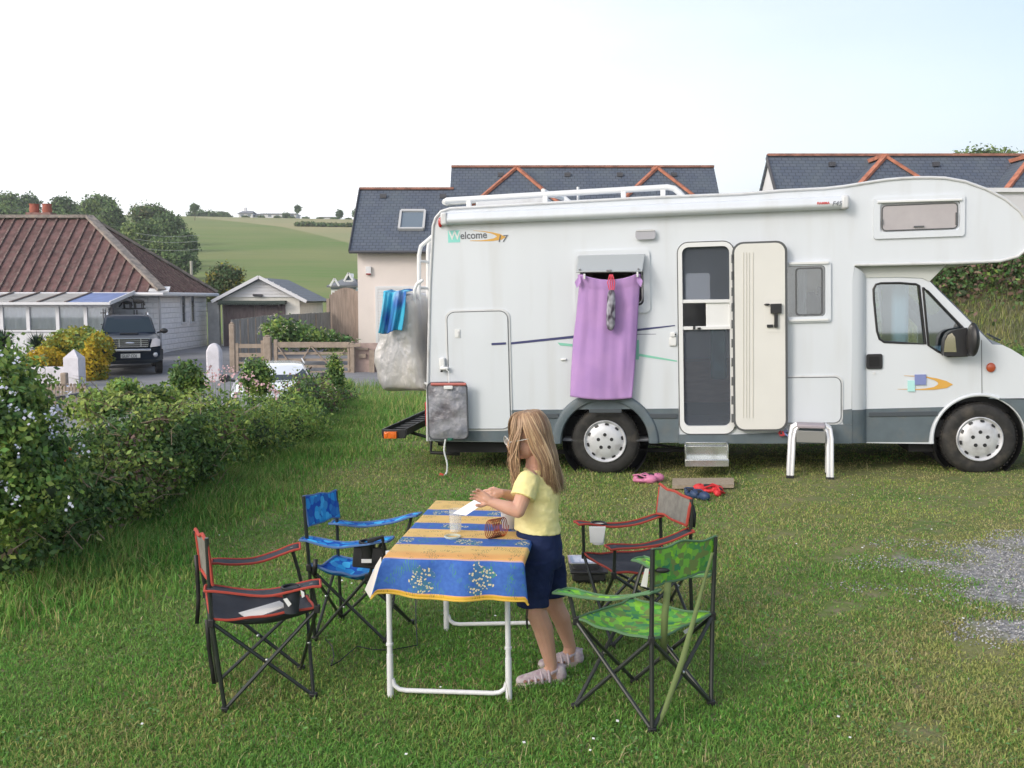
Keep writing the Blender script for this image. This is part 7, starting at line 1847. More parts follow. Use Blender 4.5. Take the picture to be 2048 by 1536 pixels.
# cloth with woven stripes (uv in metres along the cloth)
def clothmat():
    m = bpy.data.materials.new('cloth_provencal'); m.use_nodes = True; N, L = m.node_tree.nodes, m.node_tree.links; b = N['Principled BSDF']; b.inputs['Roughness'].default_value = .75; b.inputs['Specular IOR Level'].default_value = .25
    t = N.new('ShaderNodeTexCoord'); s_ = N.new('ShaderNodeSeparateXYZ'); L.new(t.outputs['UV'], s_.inputs[0])
    def mth(op, a, b_=None, c=None):
        x = N.new('ShaderNodeMath'); x.operation = op
        for i, q in enumerate((a, b_, c)):
            if q is None: continue
            if isinstance(q, (int, float)): x.inputs[i].default_value = q
            else: L.new(q, x.inputs[i])
        return x.outputs[0]
    def mix(f, a, b_):
        x = N.new('ShaderNodeMix'); x.data_type = 'RGBA'; L.new(f, x.inputs[0]) if not isinstance(f, float) else None
        for i, q in ((6, a), (7, b_)):
            if isinstance(q, tuple): x.inputs[i].default_value = (*q, 1)
            else: L.new(q, x.inputs[i])
        return x.outputs[2]
    U, Vv = s_.outputs[0], s_.outputs[1]
    # stripes: hem 0-.012 yellow; blue to .16; then bands (start, blue?)
    edges = [0, .012, .155, .372, .512, .665, .80, .965, 1.10, 1.4]
    rp_ = N.new('ShaderNodeValToRGB'); rp_.color_ramp.interpolation = 'CONSTANT'; el = rp_.color_ramp.elements
    for i, e in enumerate(edges[:-1]):
        x = el[i] if i < 2 else el.new(e / 1.4)
        x.position = e / 1.4; x.color = (1, 1, 1, 1) if i % 2 == 1 else (0, 0, 0, 1)
    L.new(mth('DIVIDE', Vv, 1.4), rp_.inputs[0]); blue = rp_.outputs[0]
    n1 = N.new('ShaderNodeTexNoise'); n1.inputs['Scale'].default_value = 60; L.new(t.outputs['UV'], n1.inputs[0])
    n2 = N.new('ShaderNodeTexNoise'); n2.inputs['Scale'].default_value = 9; n2.inputs['Detail'].default_value = 4; L.new(t.outputs['UV'], n2.inputs[0])
    n4 = N.new('ShaderNodeTexNoise'); n4.inputs['Scale'].default_value = 24; L.new(t.outputs['UV'], n4.inputs[0])
    cb_ = mix(n1.outputs['Fac'], (.028, .080, .32), (.065, .180, .52))
    co_ = mix(n2.outputs['Fac'], (.68, .30, .10), (.74, .44, .15))
    # yellow half of the orange band
    fy = N.new('ShaderNodeMapRange'); fy.inputs[1].default_value = .22; fy.inputs[2].default_value = .27; L.new(Vv, fy.inputs[0])
    co_ = mix(fy.outputs[0], co_, mix(n2.outputs['Fac'], (.66, .42, .13), (.72, .50, .20)))
    hem = mth('LESS_THAN', Vv, .012); co_ = mix(hem, co_, (.66, .42, .05))
    base = mix(blue, co_, cb_)
    # grape-like dot clusters on the blue bands; centres repeat each .30 along the cloth, .30 across
    def cluster(cu, cv, ru, rv):
        a = mth('DIVIDE', mth('SUBTRACT', U, cu), ru); b_ = mth('DIVIDE', mth('SUBTRACT', Vv, cv), rv)
        n = mth('MULTIPLY', mth('SUBTRACT', n4.outputs['Fac'], .5), 5.); return mth('LESS_THAN', mth('ADD', mth('ADD', mth('MULTIPLY', a, a), mth('MULTIPLY', b_, b_)), n), 1.)
    cl = None
    for cu, cv, ru, rv in ((-.125, .065, .05, .055), (.12, .075, .05, .055), (-.26, .44, .05, .05), (.02, .44, .055, .05), (.26, .44, .03, .05), (-.10, .735, .055, .045), (.2, .735, .05, .045), (-.2, 1.03, .05, .045), (.09, 1.03, .055, .045)):
        c = cluster(cu, cv, ru, rv); cl = c if cl is None else mth('MAXIMUM', cl, c)
    vo = N.new('ShaderNodeTexVoronoi'); vo.inputs['Scale'].default_value = 95; L.new(t.outputs['UV'], vo.inputs['Vector']); dots = mth('LESS_THAN', vo.outputs['Distance'], .40)
    base = mix(mth('MULTIPLY', cl, blue), base, (.05, .15, .30)); base = mix(mth('MULTIPLY', mth('MULTIPLY', cl, blue), dots), base, (.66, .55, .34))
    # leafy green sprigs
    w_ = N.new('ShaderNodeTexWave'); w_.inputs['Scale'].default_value = 30; w_.inputs['Distortion'].default_value = 14; w_.inputs['Detail'].default_value = 2; L.new(t.outputs['UV'], w_.inputs[0])
    n3 = N.new('ShaderNodeTexNoise'); n3.inputs['Scale'].default_value = 14; L.new(t.outputs['UV'], n3.inputs[0])
    sp_ = mth('MULTIPLY', mth('GREATER_THAN', w_.outputs['Fac'], .80), mth('GREATER_THAN', n3.outputs['Fac'], .54))
    base = mix(mth('MULTIPLY', sp_, .75), base, mix(blue, (.20, .17, .07), (.06, .24, .16)))
    # olive sprigs row along the centre of orange bands
    edge_d = None
    for e in edges[2:-1]:
        d = mth('LESS_THAN', mth('ABSOLUTE', mth('SUBTRACT', Vv, e)), .0035); edge_d = d if edge_d is None else mth('MAXIMUM', edge_d, d)
    base = mix(edge_d, base, (.55, .36, .30))
    L.new(base, b.inputs['Base Color'])
    bn = N.new('ShaderNodeTexNoise'); bn.inputs['Scale'].default_value = 16; L.new(t.outputs['UV'], bn.inputs[0]); bu = N.new('ShaderNodeBump'); bu.inputs['Strength'].default_value = .25; bu.inputs['Distance'].default_value = .008; L.new(bn.outputs['Fac'], bu.inputs['Height']); L.new(bu.outputs[0], b.inputs['Normal'])
    return m
DROP = .158; HW = .292
mb = MB(); nu, nv = 70, 110; LEN = DROP + 1.19 + .03; vs = []; uv = []
for j in range(nv + 1):
    s_ = LEN * j / nv
    for i in range(nu + 1):
        q = -.315 + .628 * i / nu
        over = max(0, abs(q) - HW); sg = 1 if q > 0 else -1
        a = sg * min(abs(q), HW) if over > 0 else q; z = TZ + .004; sv = s_ - DROP
        a += sg * .35 * over; z -= over * .9
        if sv < 0:        # hanging front
            d = -sv; th_ = min(d / .02, 1); sag = d - .006
            out = .010 + .030 * (d / DROP) * (1 + .8 * math.sin(q * 13 + 1.0)) + .012 * math.sin(q * 31)
            cornl = max(0, (-q - .20) / .12); cornr = max(0, (q - .24) / .09)
            flare = cornl ** 1.5 * .030 * (d / DROP)
            y_ = -out * th_ - .03 * cornl * (d / DROP); a -= flare * 1.1; a += cornr * .02 * d / DROP
            z = z - d * (1 - .10 * cornl) + .004 * math.sin(q * 17) * d / DROP
            sv2 = y_
        elif sv > 1.17: sv2 = 1.17 + (sv - 1.17) * .4; z -= (sv - 1.17) * .8
        else: sv2 = sv
        z += .0018 * noise.noise(Vector((q * 14, s_ * 10, 0)))
        vs.append(TP(a, sv2, z)); uv.append((q, s_))
k = nu + 1; mb.add(vs, [(j * k + i, j * k + i + 1, (j + 1) * k + i + 1, (j + 1) * k + i) for j in range(nv) for i in range(nu)]); mb.uv = uv
cl = mb.build('tablecloth', clothmat(), None, smooth=True, angle=180); s2 = cl.modifiers.new('t', 'SOLIDIFY'); s2.thickness = .002; s2.offset = -1
tag(cl, 'blue and orange striped patterned tablecloth spread over the camping table', 'tablecloth')
mb = MB(); mb.tube([Vector(vs[i]) + Vector((0, -.001, -.001)) for i in range(0, nu + 1)], .0045, 6); mb.build('hem', mat('hem_yellow', (.66, .42, .06), .8), cl, smooth=True)
mb = MB(); a = Vector(vs[0]); b_ = TP(-.315, .05, TZ - .01); mb.add([a + Vector((-.002, 0, .002)), a + Vector((-.028, .03, .03)), TP(-.335, .03, TZ - .045), b_, TP(-.30, -.005, TZ - .03)], [(0, 1, 2), (0, 2, 3), (0, 3, 4)]); mb.build('turned_corner', mat('cloth_back', (.58, .55, .50), .85), cl)
# things on the table
M_clear = mat('clear_plastic', (.75, .77, .76), .15, alpha=.22)
def pot(u, v, Y, rr, hh, lab, ml):
    p = P(u, v, Y); p.z = TZ + .008; mb = MB(); mb.lathe([(rr * .86, 0), (rr, hh), (rr * 1.04, hh), (rr * 1.0, hh - .004), (rr * .84, .003), (0, .003)], 24, 0, Matrix.Translation(p), False); o = mb.build('plastic_tub', ml, None, smooth=True); tag(o, lab, 'tub'); return o
pot(911, 1069, 4.52, .030, .105, 'clear plastic beaker standing upright on the striped cloth', M_clear)
pot(1018, 1066, 4.60, .040, .10, 'frosted plastic tub on the cloth against the blue shorts', mat('frosted_plastic', (.72, .70, .72), .3, alpha=.6))
p = P(905, 1076, 4.42); mb = MB(); mb.tube([Vector((p.x + .035 * math.cos(a), p.y + .035 * math.sin(a), TZ + .011)) for a in np.linspace(0, 6.28, 24)[:-1]], .0035, 6, closed=True); mb.tube([Vector((p.x + .033 * math.cos(a), p.y + .033 * math.sin(a), TZ + .006)) for a in np.linspace(0, 6.28, 24)[:-1]], .003, 6, closed=True)
o = mb.build('plastic_ring', mat('lid_plastic', (.6, .68, .62), .2, alpha=.6), None, smooth=True); tag(o, 'clear round plastic rim lying in front of the beaker', 'plastic ring')
c0 = P(994, 1075, 4.42); c0.z = TZ + .045; mb = MB(); pts = []; NT = 9
for i in range(NT * 22 + 1):
    t = i / (NT * 22); an = t * NT * 2 * math.pi; pts.append(c0 + Vector((-.036 + .068 * t + .020 * math.cos(an), -.03 + .055 * t + .034 * math.cos(an), .042 * math.sin(an) + .004)))
mb.tube(pts, .0022, 6); o = mb.build('spring_toy', mat('spring_plastic', (.50, .10, .02), .35, col2=(.05, .02, .03), vscale=22, vdetail=1), None, smooth=True); tag(o, 'orange and black coiled spring toy lying on the cloth', 'toy')

# ================================================================== SMALL THINGS ON THE GRASS
def crocmat(n, c): return mat(n, c, .55, var=.1, vscale=20)
def clog(u, v, rz, ml, lab, grp, sc=1., tilt=0.):
    p = G(u, v); r = empty('clog', (p.x, p.y, p.z + .01), R(rz)); r.rotation_euler = (R(tilt), 0, R(rz)); tag(r, lab, 'shoe', grp)
    mb = MB(); mb.sphere((.055 * sc, 0, .03 * sc), (.062 * sc, .044 * sc, .042 * sc), 0, 18, 12); mb.sphere((-.02 * sc, 0, .014 * sc), (.085 * sc, .040 * sc, .020 * sc), 0, 18, 8); mb.sphere((-.072 * sc, 0, .032 * sc), (.028 * sc, .034 * sc, .026 * sc), 0, 12, 8); o = mb.build('upper', ml, r); remesh(o, .006, 3)
    mb = MB(); mb.sphere((-.012 * sc, 0, .054 * sc), (.050 * sc, .026 * sc, .016 * sc), 0, 14, 8); mb.build('opening', mat('clog_inner', (.01, .01, .015), .8), r, smooth=True)
    mb = MB(); mb.tube([(.01 * sc, -.042 * sc, .045 * sc), (-.05 * sc, -.044 * sc, .066 * sc), (-.098 * sc, 0, .062 * sc), (-.05 * sc, .044 * sc, .066 * sc), (.01 * sc, .042 * sc, .045 * sc)], .007 * sc, 6); mb.build('heel_strap', ml, r, smooth=True)
    mb = MB()
    for dx, dy in ((.07, .015), (.07, -.015), (.09, 0), (.05, .02), (.05, -.02)): mb.sphere((dx * sc, dy * sc, .068 * sc - abs(dx - .055) * .35 * sc), .005 * sc, 0, 6, 4)
    mb.build('vent_holes', mat('clog_inner', (0, 0, 0)), r)
pk = crocmat('clog_pink', (.60, .20, .34)); nv_ = crocmat('clog_navy', (.025, .05, .12)); rd = crocmat('clog_red', (.60, .025, .03))
clog(1288, 967, -10, pk, 'pink clog nearer the rear wheel, pair lying on the grass', 'pink clogs by the rear wheel', 1.05, -14); clog(1303, 964, 8, pk, 'pink clog tucked behind the other pink clog', 'pink clogs by the rear wheel', 1.05)
clog(1383, 995, -70, nv_, 'left dark blue clog on the mat in front of steps', 'dark blue clogs by the mat', .95); clog(1401, 999, -62, nv_, 'right dark blue clog beside the red ones', 'dark blue clogs by the mat', .95)
clog(1412, 986, 160, rd, 'red clog lying flat beside the dark blue clogs', 'red clogs on the mat', 1.0); clog(1432, 990, 75, rd, 'red clog standing tipped up on the mat', 'red clogs on the mat', 1.0, 40)
a, b_, c, d = G(1345, 966), G(1467, 965), G(1468, 979), G(1344, 981)
mb = MB(); lf = Vector((0, 0, .045)); mb.add([q + lf for q in (d, c, b_, a)] + [q + lf - Vector((0, 0, .03)) for q in (d, c, b_, a)], [(0, 1, 2, 3), (7, 6, 5, 4), (0, 4, 5, 1), (1, 5, 6, 2), (2, 6, 7, 3), (3, 7, 4, 0)]); o = mb.build('door_mat', mat('mat_beige', (.33, .27, .20), .95, var=.15, vscale=40, bump=.5, bscale=200), None); tag(o, 'flat beige mat on the grass below the side door', 'mat')
# foil tray on a small black barbecue
p = G(1172, 1160); bb = empty('portable_barbecue', tuple(p)); tag(bb, 'small black table barbecue on the grass beside red chair', 'barbecue')
mb = MB(); mb.box((.01, 0, .05), (.20, .24, .05)); mb.box((.01, 0, .018), (.16, .2, .03)); mb.build('firebox', M_black, bb, bevel=.008)
mb = MB(); mb.box((.01, 0, .082), (.23, .27, .014)); mb.build('grate', M_cap, bb, bevel=.004)
mb = MB(); fn = lambda a, c, d: Vector((a, c, d)); o1 = rrect(-.09, -.085, .10, .10, .02); M0 = Matrix.Translation(p + Vector((-.01, .0, .09)))
vs = []; 
for sc_, z_ in ((.80, 0), (1.0, .035), (1.12, .036), (1.12, .040), (1.0, .039), (.78, .004)):
    vs += [M0 @ Vector((x * sc_, y * sc_, z_)) for x, y in o1]
k = len(o1); mb.add(vs, [(i * k + j, i * k + (j + 1) % k, (i + 1) * k + (j + 1) % k, (i + 1) * k + j) for i in range(5) for j in range(k)] + [tuple(5 * k + j for j in range(k)), tuple(reversed(range(k)))])
o = mb.build('foil_tray', mat('foil', (.72, .72, .74), .28, metal=1., bump=.6, bscale=60, bdist=.004), None, smooth=True, angle=30); tag(o, 'silver foil tray resting on top of the black barbecue', 'foil tray')
# thin cord in the grass by the blue chair
pts = [G(u, v) + Vector((0, 0, .02)) for u, v in ((650, 1285), (664, 1300), (668, 1320), (662, 1340), (680, 1330), (700, 1312), (715, 1300), (745, 1307), (780, 1308), (835, 1298), (832, 1270), (832, 1245))]
pts[-1].z += .15; pts[-2].z += .05
mb = MB(); mb.tube(pts, .003, 5); o = mb.build('thin_cord', M_black, None, smooth=True); tag(o, 'thin black cord trailing on grass under the blue chair', 'cord')
# ================================================================== GIRL
M_skin = bpy.data.materials.new('skin'); M_skin.use_nodes = True
b = M_skin.node_tree.nodes['Principled BSDF'];  b.inputs['Roughness'].default_value = .5; b.inputs['Subsurface Weight'].default_value = .15; b.inputs['Subsurface Radius'].default_value = (.02, .008, .004); b.inputs['Subsurface Scale'].default_value = .3; b.inputs['Specular IOR Level'].default_value = .3
_N, _L = M_skin.node_tree.nodes, M_skin.node_tree.links; _t = _N.new('ShaderNodeTexCoord'); _n = _N.new('ShaderNodeTexNoise'); _n.inputs['Scale'].default_value = 16; _n.inputs['Detail'].default_value = 4; _m = _N.new('ShaderNodeMix'); _m.data_type = 'RGBA'
_L.new(_t.outputs['Object'], _n.inputs[0]); _L.new(_n.outputs['Fac'], _m.inputs[0]); _m.inputs[6].default_value = (.61, .37, .285, 1); _m.inputs[7].default_value = (.51, .275, .19, 1); _L.new(_m.outputs[2], b.inputs['Base Color'])
GX = G(1085, 1362); GX = Vector((.14, 4.50, float(gz(.14, 4.5))))
girl = empty('person', tuple(GX)); tag(girl, 'child in yellow t-shirt and navy shorts with long fair hair, standing at the table', 'person')
def q_(u, v, Y): return P(u, v, Y) - GX
class Blob:
    def __init__(s): s.mb = MB()
    def cap(s, p0, r0, p1, r1, n=14):
        p0, p1 = Vector(p0), Vector(p1); d = p1 - p0; L_ = d.length; ax = d.normalized(); k = 6
        pts = []; rs = []
        for i in range(k): a = math.pi / 2 * (1 - i / k); pts.append(p0 - ax * r0 * math.sin(a)); rs.append(max(r0 * math.cos(a), .0004))
        m_ = 6
        for i in range(m_ + 1): t = i / m_; pts.append(p0.lerp(p1, t)); rs.append(r0 + (r1 - r0) * t)
        for i in range(1, k + 1): a = math.pi / 2 * i / k; pts.append(p1 + ax * r1 * math.sin(a)); rs.append(max(r1 * math.cos(a), .0004))
        s.mb.tube(pts, rs, n); return s
    def chain(s, pts, rs):
        for i in range(len(pts) - 1): s.cap(pts[i], rs[i], pts[i + 1], rs[i + 1])
        return s
    def ell(s, c, r, M=None, nu=20, nv=14): s.mb.sphere(c, r, 0, nu, nv, M); return s
    def build(s, name, ml, parent, voxel, sm=4, disp=None):
        o = s.mb.build(name, ml, parent); remesh(o, voxel, sm, disp); return o
HC = q_(1060, 872, 4.47)                       # head centre
# ---- body: one continuous surface
B_ = Blob()
HM = Euler((R(0), R(-8), R(8))).to_matrix()     # facing -x, tilted down a little
def H(x, y, z): return HC + HM @ Vector((x, y, z))
B_.ell(H(.012, 0, .018), (.082, .068, .088), HM); B_.ell(H(-.022, 0, -.040), (.056, .053, .060), HM); B_.ell(H(-.046, 0, -.076), (.026, .028, .022), HM)
B_.cap(H(-.086, 0, -.006), .006, H(-.102, 0, -.030), .011); B_.ell(H(-.078, -.030, -.030), (.022, .022, .020)); B_.ell(H(-.078, .030, -.030), (.022, .022, .020))
B_.ell(H(-.088, 0, -.052), (.012, .020, .006), HM); B_.ell(H(-.085, 0, -.060), (.011, .017, .006), HM)
for s_ in (-1, 1):
    B_.ell(H(.006, s_ * .073, -.012), (.016, .008, .026), HM)
NK = q_(1070, 932, 4.48); B_.cap(H(.012, 0, -.05), .040, NK, .042)
ShN = q_(1058, 958, 4.37); ShF = q_(1066, 955, 4.60)
CH = q_(1078, 985, 4.49); WA = q_(1074, 1045, 4.48); HP = q_(1080, 1085, 4.48)
B_.cap(NK, .045, CH, .075); B_.ell(CH, (.078, .118, .085)); B_.cap(CH, .080, WA, .074); B_.ell(WA, (.076, .095, .07)); B_.ell(HP, (.084, .108, .075))
B_.cap(ShN, .040, ShF, .040); B_.cap(ShN, .038, CH, .06); B_.cap(ShF, .038, CH, .06)
ELN = q_(1036, 1022, 4.31); WRN = q_(982, 1004, 4.33); ELF = q_(1046, 998, 4.66); WRF = q_(1003, 986, 4.56)
B_.chain([ShN, ShN.lerp(ELN, .35), ELN], [.041, .039, .031]); B_.chain([ELN, ELN.lerp(WRN, .35), WRN], [.031, .031, .0205])
B_.chain([ShF, ShF.lerp(ELF, .4), ELF], [.038, .036, .030]); B_.chain([ELF, ELF.lerp(WRF, .4), WRF], [.030, .029, .020])
# legs
KNN = q_(1072, 1222, 4.41); ANN = q_(1102, 1328, 4.44); HLN = q_(1076, 1120, 4.44)
KNF = q_(1106, 1205, 4.58); ANF = q_(1140, 1292, 4.64); HLF = q_(1092, 1115, 4.55)
B_.chain([HLN, HLN.lerp(KNN, .5), KNN], [.056, .056, .046]); B_.chain([KNN, KNN.lerp(ANN, .33) + Vector((.010, 0, 0)), ANN], [.047, .046, .029])
B_.chain([HLF, HLF.lerp(KNF, .5), KNF], [.064, .060, .046]); B_.chain([KNF, KNF.lerp(ANF, .33) + Vector((.010, 0, 0)), ANF], [.045, .044, .028])
def foot(an, heel, toe):
    heel, toe = Vector(heel), Vector(toe); B_.cap(an, .029, heel.lerp(toe, .22) + Vector((0, 0, .045)), .030); B_.cap(heel + Vector((0, 0, .028)), .024, toe + Vector((0, 0, .018)), .018)
    B_.cap(heel.lerp(toe, .3) + Vector((0, 0, .045)), .026, toe + Vector((0, 0, .02)), .018)
hN, tN = G(1117, 1362) - GX, G(1040, 1372) - GX; hF, tF = G(1152, 1328) - GX, G(1084, 1338) - GX
foot(ANN, hN, tN); foot(ANF, hF, tF)
# hands: palm, thumb and four fingers each, closing on the card
def hand(wr, palm, fdir, side, up, curl, sgn):
    """wr wrist, palm centre offset vector, fdir finger direction, side vector across the knuckles"""
    fdir = Vector(fdir).normalized(); side = Vector(side).normalized(); nrm = fdir.cross(side).normalized() * sgn
    pc = wr + fdir * .030
    B_.cap(wr, .019, pc, .017)
    for k, (off, ln) in enumerate(((-.022, .038), (-.0075, .045), (.0075, .043), (.021, .034))):
        kn = wr + fdir * .052 + side * off; B_.cap(wr + fdir * .012 + side * off * .5, .0135, kn, .0095)
        c1 = (fdir + nrm * curl * .6 + side * off * 9).normalized(); c2 = (fdir + nrm * curl * 1.8 + side * off * 12).normalized(); c3 = (fdir * .5 + nrm * curl * 2.6).normalized()
        a = kn; b1 = a + c1 * ln * .42; b2 = b1 + c2 * ln * .33; b3 = b2 + c3 * ln * .28
        B_.chain([a, b1, b2, b3], [.0074, .0066, .0060, .0052])
    tb0 = wr + fdir * .014 - side * .014 + nrm * .006; tb1 = tb0 + (fdir * .6 - side * .7 + nrm * .6).normalized() * .026; tb2 = tb1 + (fdir * .9 - side * .05 + nrm * .7).normalized() * .022
    B_.chain([tb0, tb1, tb2], [.011, .0088, .0072])
hand(WRN, None, (-.86, .10, .48), (.48, -.30, .80), None, .25, -1)
hand(WRF, None, (-.92, -.35, -.10), (.1, -.35, -.93), None, .6, -1)
B_.build('body', M_skin, girl, .0033, 2)
# eyes, brows, mouth, glasses
mb = MB()
for s_ in (-1, 1): mb.sphere(H(-.078, s_ * .031, -.004), (.010, .012, .009), 0, 12, 8)
mb.build('eyes', mat('eye_white', (.8, .8, .8), .2), girl, smooth=True)
mb = MB()
for s_ in (-1, 1): mb.sphere(H(-.086, s_ * .031, -.004), (.0035, .0055, .0055), 0, 10, 6)
mb.build('irises', mat('iris_blue', (.03, .05, .08), .2), girl, smooth=True)
mb = MB(); mb.tube([H(-.097, -.018, -.056), H(-.101, 0, -.055), H(-.097, .018, -.056)], .0042, 8); mb.build('lips', mat('lips', (.48, .17, .15), .5), girl, smooth=True)
mb = MB()
for s_ in (-1, 1):
    mb.tube([H(-.108 - .004 * math.cos(a) + .012 * abs(math.sin(a * .5)) * 0, s_ * .034 + .024 * math.cos(a), -.008 + .020 * math.sin(a)) for a in np.linspace(0, 6.28, 18)[:-1]], .0022, 6, closed=True)
    mb.tube([H(-.104, s_ * .058, -.004), H(-.05, s_ * .078, .0), H(.0, s_ * .080, .002)], .0022, 6)
mb.tube([H(-.110, -.010, -.004), H(-.112, 0, .0), H(-.110, .010, -.004)], .0022, 6); mb.build('glasses', mat('glasses_frame', (.62, .60, .56), .3, metal=.4), girl, smooth=True)
# ---- t-shirt (rings so that it falls cleanly)
def rings(mb, secs, n=40, cap=False, fold=0., seed=0., m=0):
    """secs: (centre Vector, rx, ry, tiltM or None)"""
    vs = []
    for k, (c, rx, ry, M_) in enumerate(secs):
        for j in range(n):
            a = 2 * math.pi * j / n; f = 1 + fold * noise.noise(Vector((math.cos(a) * 1.6 + seed, math.sin(a) * 1.6, k * .42 + seed)))
            p = Vector((rx * math.cos(a) * f, ry * math.sin(a) * f, 0)); 
            if M_ is not None: p = M_ @ p
            vs.append(c + p)
    mb.add(vs, [(i * n + j, i * n + (j + 1) % n, (i + 1) * n + (j + 1) % n, (i + 1) * n + j) for i in range(len(secs) - 1) for j in range(n)] + ([tuple(reversed(range(n))), tuple((len(secs) - 1) * n + j for j in range(n))] if cap else []), m); return vs
S_ = Blob()
prof = [(q_(1076, 1060, 4.48), .106, .124), (q_(1075, 1040, 4.48), .101, .120), (q_(1077, 1015, 4.48), .094, .120), (q_(1079, 985, 4.49), .092, .128), (q_(1076, 965, 4.49), .080, .130), (q_(1072, 948, 4.49), .060, .112), (q_(1070, 936, 4.49), .050, .065)]
mb = S_.mb; tl = Euler((0, R(4), 0)).to_matrix(); rings(mb, [(c, rx, ry, tl) for c, rx, ry in prof], 40, True, .05, 1.)
# sleeves
for sh, el, sd in ((ShN, ELN, 1.), (ShF, ELF, 2.)):
    d = (el - sh).normalized(); M_ = d.to_track_quat('Z', 'Y').to_matrix(); L_ = .088
    rings(mb, [(sh - d * .03, .030, .030, M_), (sh - d * .015, .046, .046, M_), (sh + d * .03, .054, .052, M_), (sh + d * (L_ - .02), .055, .053, M_), (sh + d * L_, .056, .054, M_)], 28, True, .04, sd)
S_.cap(ShN.lerp(CH, .25), .045, ShF.lerp(CH, .25), .045)
def cottonmat(name, c1, c2, sc=7, st=(1, 1, 1), bs=.9):
    return mat(name, c1, .9, col2=c2, vscale=sc, bump=bs, bscale=11, bdist=.02, stretch=st, spec=.15)
M_tee = cottonmat('tshirt_yellow', (.74, .65, .28), (.80, .72, .36), 5, (1, 1, 1.6), .5)
tee = S_.build('t_shirt', M_tee, girl, .0045, 3, (.055, .012))
mb = MB(); 0 and rings(mb, [(prof[0][0] + Vector((0, 0, .002)), .106, .125, tl), (prof[0][0] + Vector((0, 0, -.010)), .107, .126, tl)], 40, False, .05, 1.)
# ---- shorts
M_sh = mat('shorts_navy', (.012, .020, .064), .85, col2=(.018, .029, .085), vscale=9, bump=.8, bscale=13, bdist=.02, spec=.15)
S_ = Blob(); mb = S_.mb
sec = [(q_(1076, 1054, 4.48), .088, .108), (q_(1077, 1064, 4.48), .101, .119), (q_(1078, 1085, 4.48), .108, .128), (q_(1079, 1110, 4.48), .109, .130), (q_(1079, 1130, 4.48), .100, .125)]
rings(mb, [(c, a, b_, None) for c, a, b_ in sec], 44, True, .03, 4.)
for hp, kn, hem, sd in ((q_(1072, 1118, 4.42), KNN, q_(1067, 1211, 4.41), 5.), (q_(1093, 1112, 4.55), KNF, q_(1105, 1190, 4.57), 6.)):
    d = (hem - hp); n = 8; rings(mb, [(hp + d * (i / n), .088 - .016 * i / n, .080 - .012 * i / n, None) for i in range(n + 1)], 36, True, .07, sd)
sho = S_.build('shorts', M_sh, girl, .0048, 3, (.08, .016))
mb = MB()
for dx in (0, .008): mb.tube([q_(1053 + dx * 400, 1214, 4.36), q_(1052 + dx * 300, 1235, 4.36), q_(1054 + dx * 200, 1258, 4.36)], .0025, 5)
mb.build('drawstring', M_cap, girl)
mb = MB(); mb.box(q_(1118, 1030, 4.5), (.02, .03, .012)); mb.build('shirt_tail', M_tee, girl, bevel=.004)
# ---- sandals: straps, sole
M_san = mat('sandal_lilac', (.36, .27, .31), .6, col2=(.50, .44, .46), vscale=40, vdetail=2); M_sole = mat('sandal_sole', (.55, .47, .40), .7)
for heel, toe, an, lab in ((hN, tN, ANN, 'near'), (hF, tF, ANF, 'far')):
    heel, toe = Vector(heel), Vector(toe); d = (toe - heel).normalized(); sdv = Vector((-d.y, d.x, 0)); L_ = (toe - heel).length
    mb = MB(); o_ = [(-.032, -.020), (-.028, .022), (.02, .030), (L_ * .55, .032), (L_ * .85, .036), (L_ + .012, .024), (L_ + .022, 0), (L_ + .010, -.026), (L_ * .8, -.034), (L_ * .5, -.030), (.0, -.028)]
    mb.slab(o_, [], lambda a, c, dd: heel + d * a + sdv * c + Vector((0, 0, .020 - dd)), 0, .020); so = mb.build('sandal_sole', M_sole, girl, bevel=.006)
    Sb = Blob(); 
    Sb.cap(heel + Vector((0, 0, .030)) - d * .006, .033, heel + Vector((0, 0, .052)) - d * .004, .030); Sb.cap(heel + d * L_ * .35 + Vector((0, 0, .034)), .036, toe - d * .006 + Vector((0, 0, .022)), .026)
    up_ = Sb.build('sandal_upper', M_san, so, .004, 3)
    bo = up_.modifiers.new('cut', 'BOOLEAN'); 
    up_.modifiers.remove(bo)
    mb = MB()
    for f, rr in ((.30, .045), (.48, .041), (.64, .037), (.80, .032)):
        c = heel + d * L_ * f; mb.tube([c + sdv * rr * math.cos(a) + Vector((0, 0, .012 + rr * 1.25 * math.sin(a) * (1.25 - f * .6))) for a in np.linspace(.1, 3.04, 14)], .0058, 6)
    c = heel + d * .025; mb.tube([c + d * .02 + sdv * .036 + Vector((0, 0, .055)), heel - d * .030 + Vector((0, 0, .068)), c + d * .02 - sdv * .036 + Vector((0, 0, .055))], .007, 6)
    mb.tube([heel + d * L_ * .3 - sdv * .042 + Vector((0, 0, .02)), heel + d * L_ * .55 + Vector((0, 0, .052)), heel + d * L_ * .8 - sdv * .03 + Vector((0, 0, .02))], .0055, 6)
    mb.build('sandal_straps', mat('sandal_strap', (.48, .40, .44), .5), so, smooth=True)
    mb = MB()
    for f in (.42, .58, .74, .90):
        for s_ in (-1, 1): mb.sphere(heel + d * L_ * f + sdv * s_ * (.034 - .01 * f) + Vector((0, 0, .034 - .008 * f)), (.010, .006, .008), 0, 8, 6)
    mb.build('sandal_cutouts', mat('skin_shadowed_gap', (.30, .16, .12), .8), so, smooth=True)
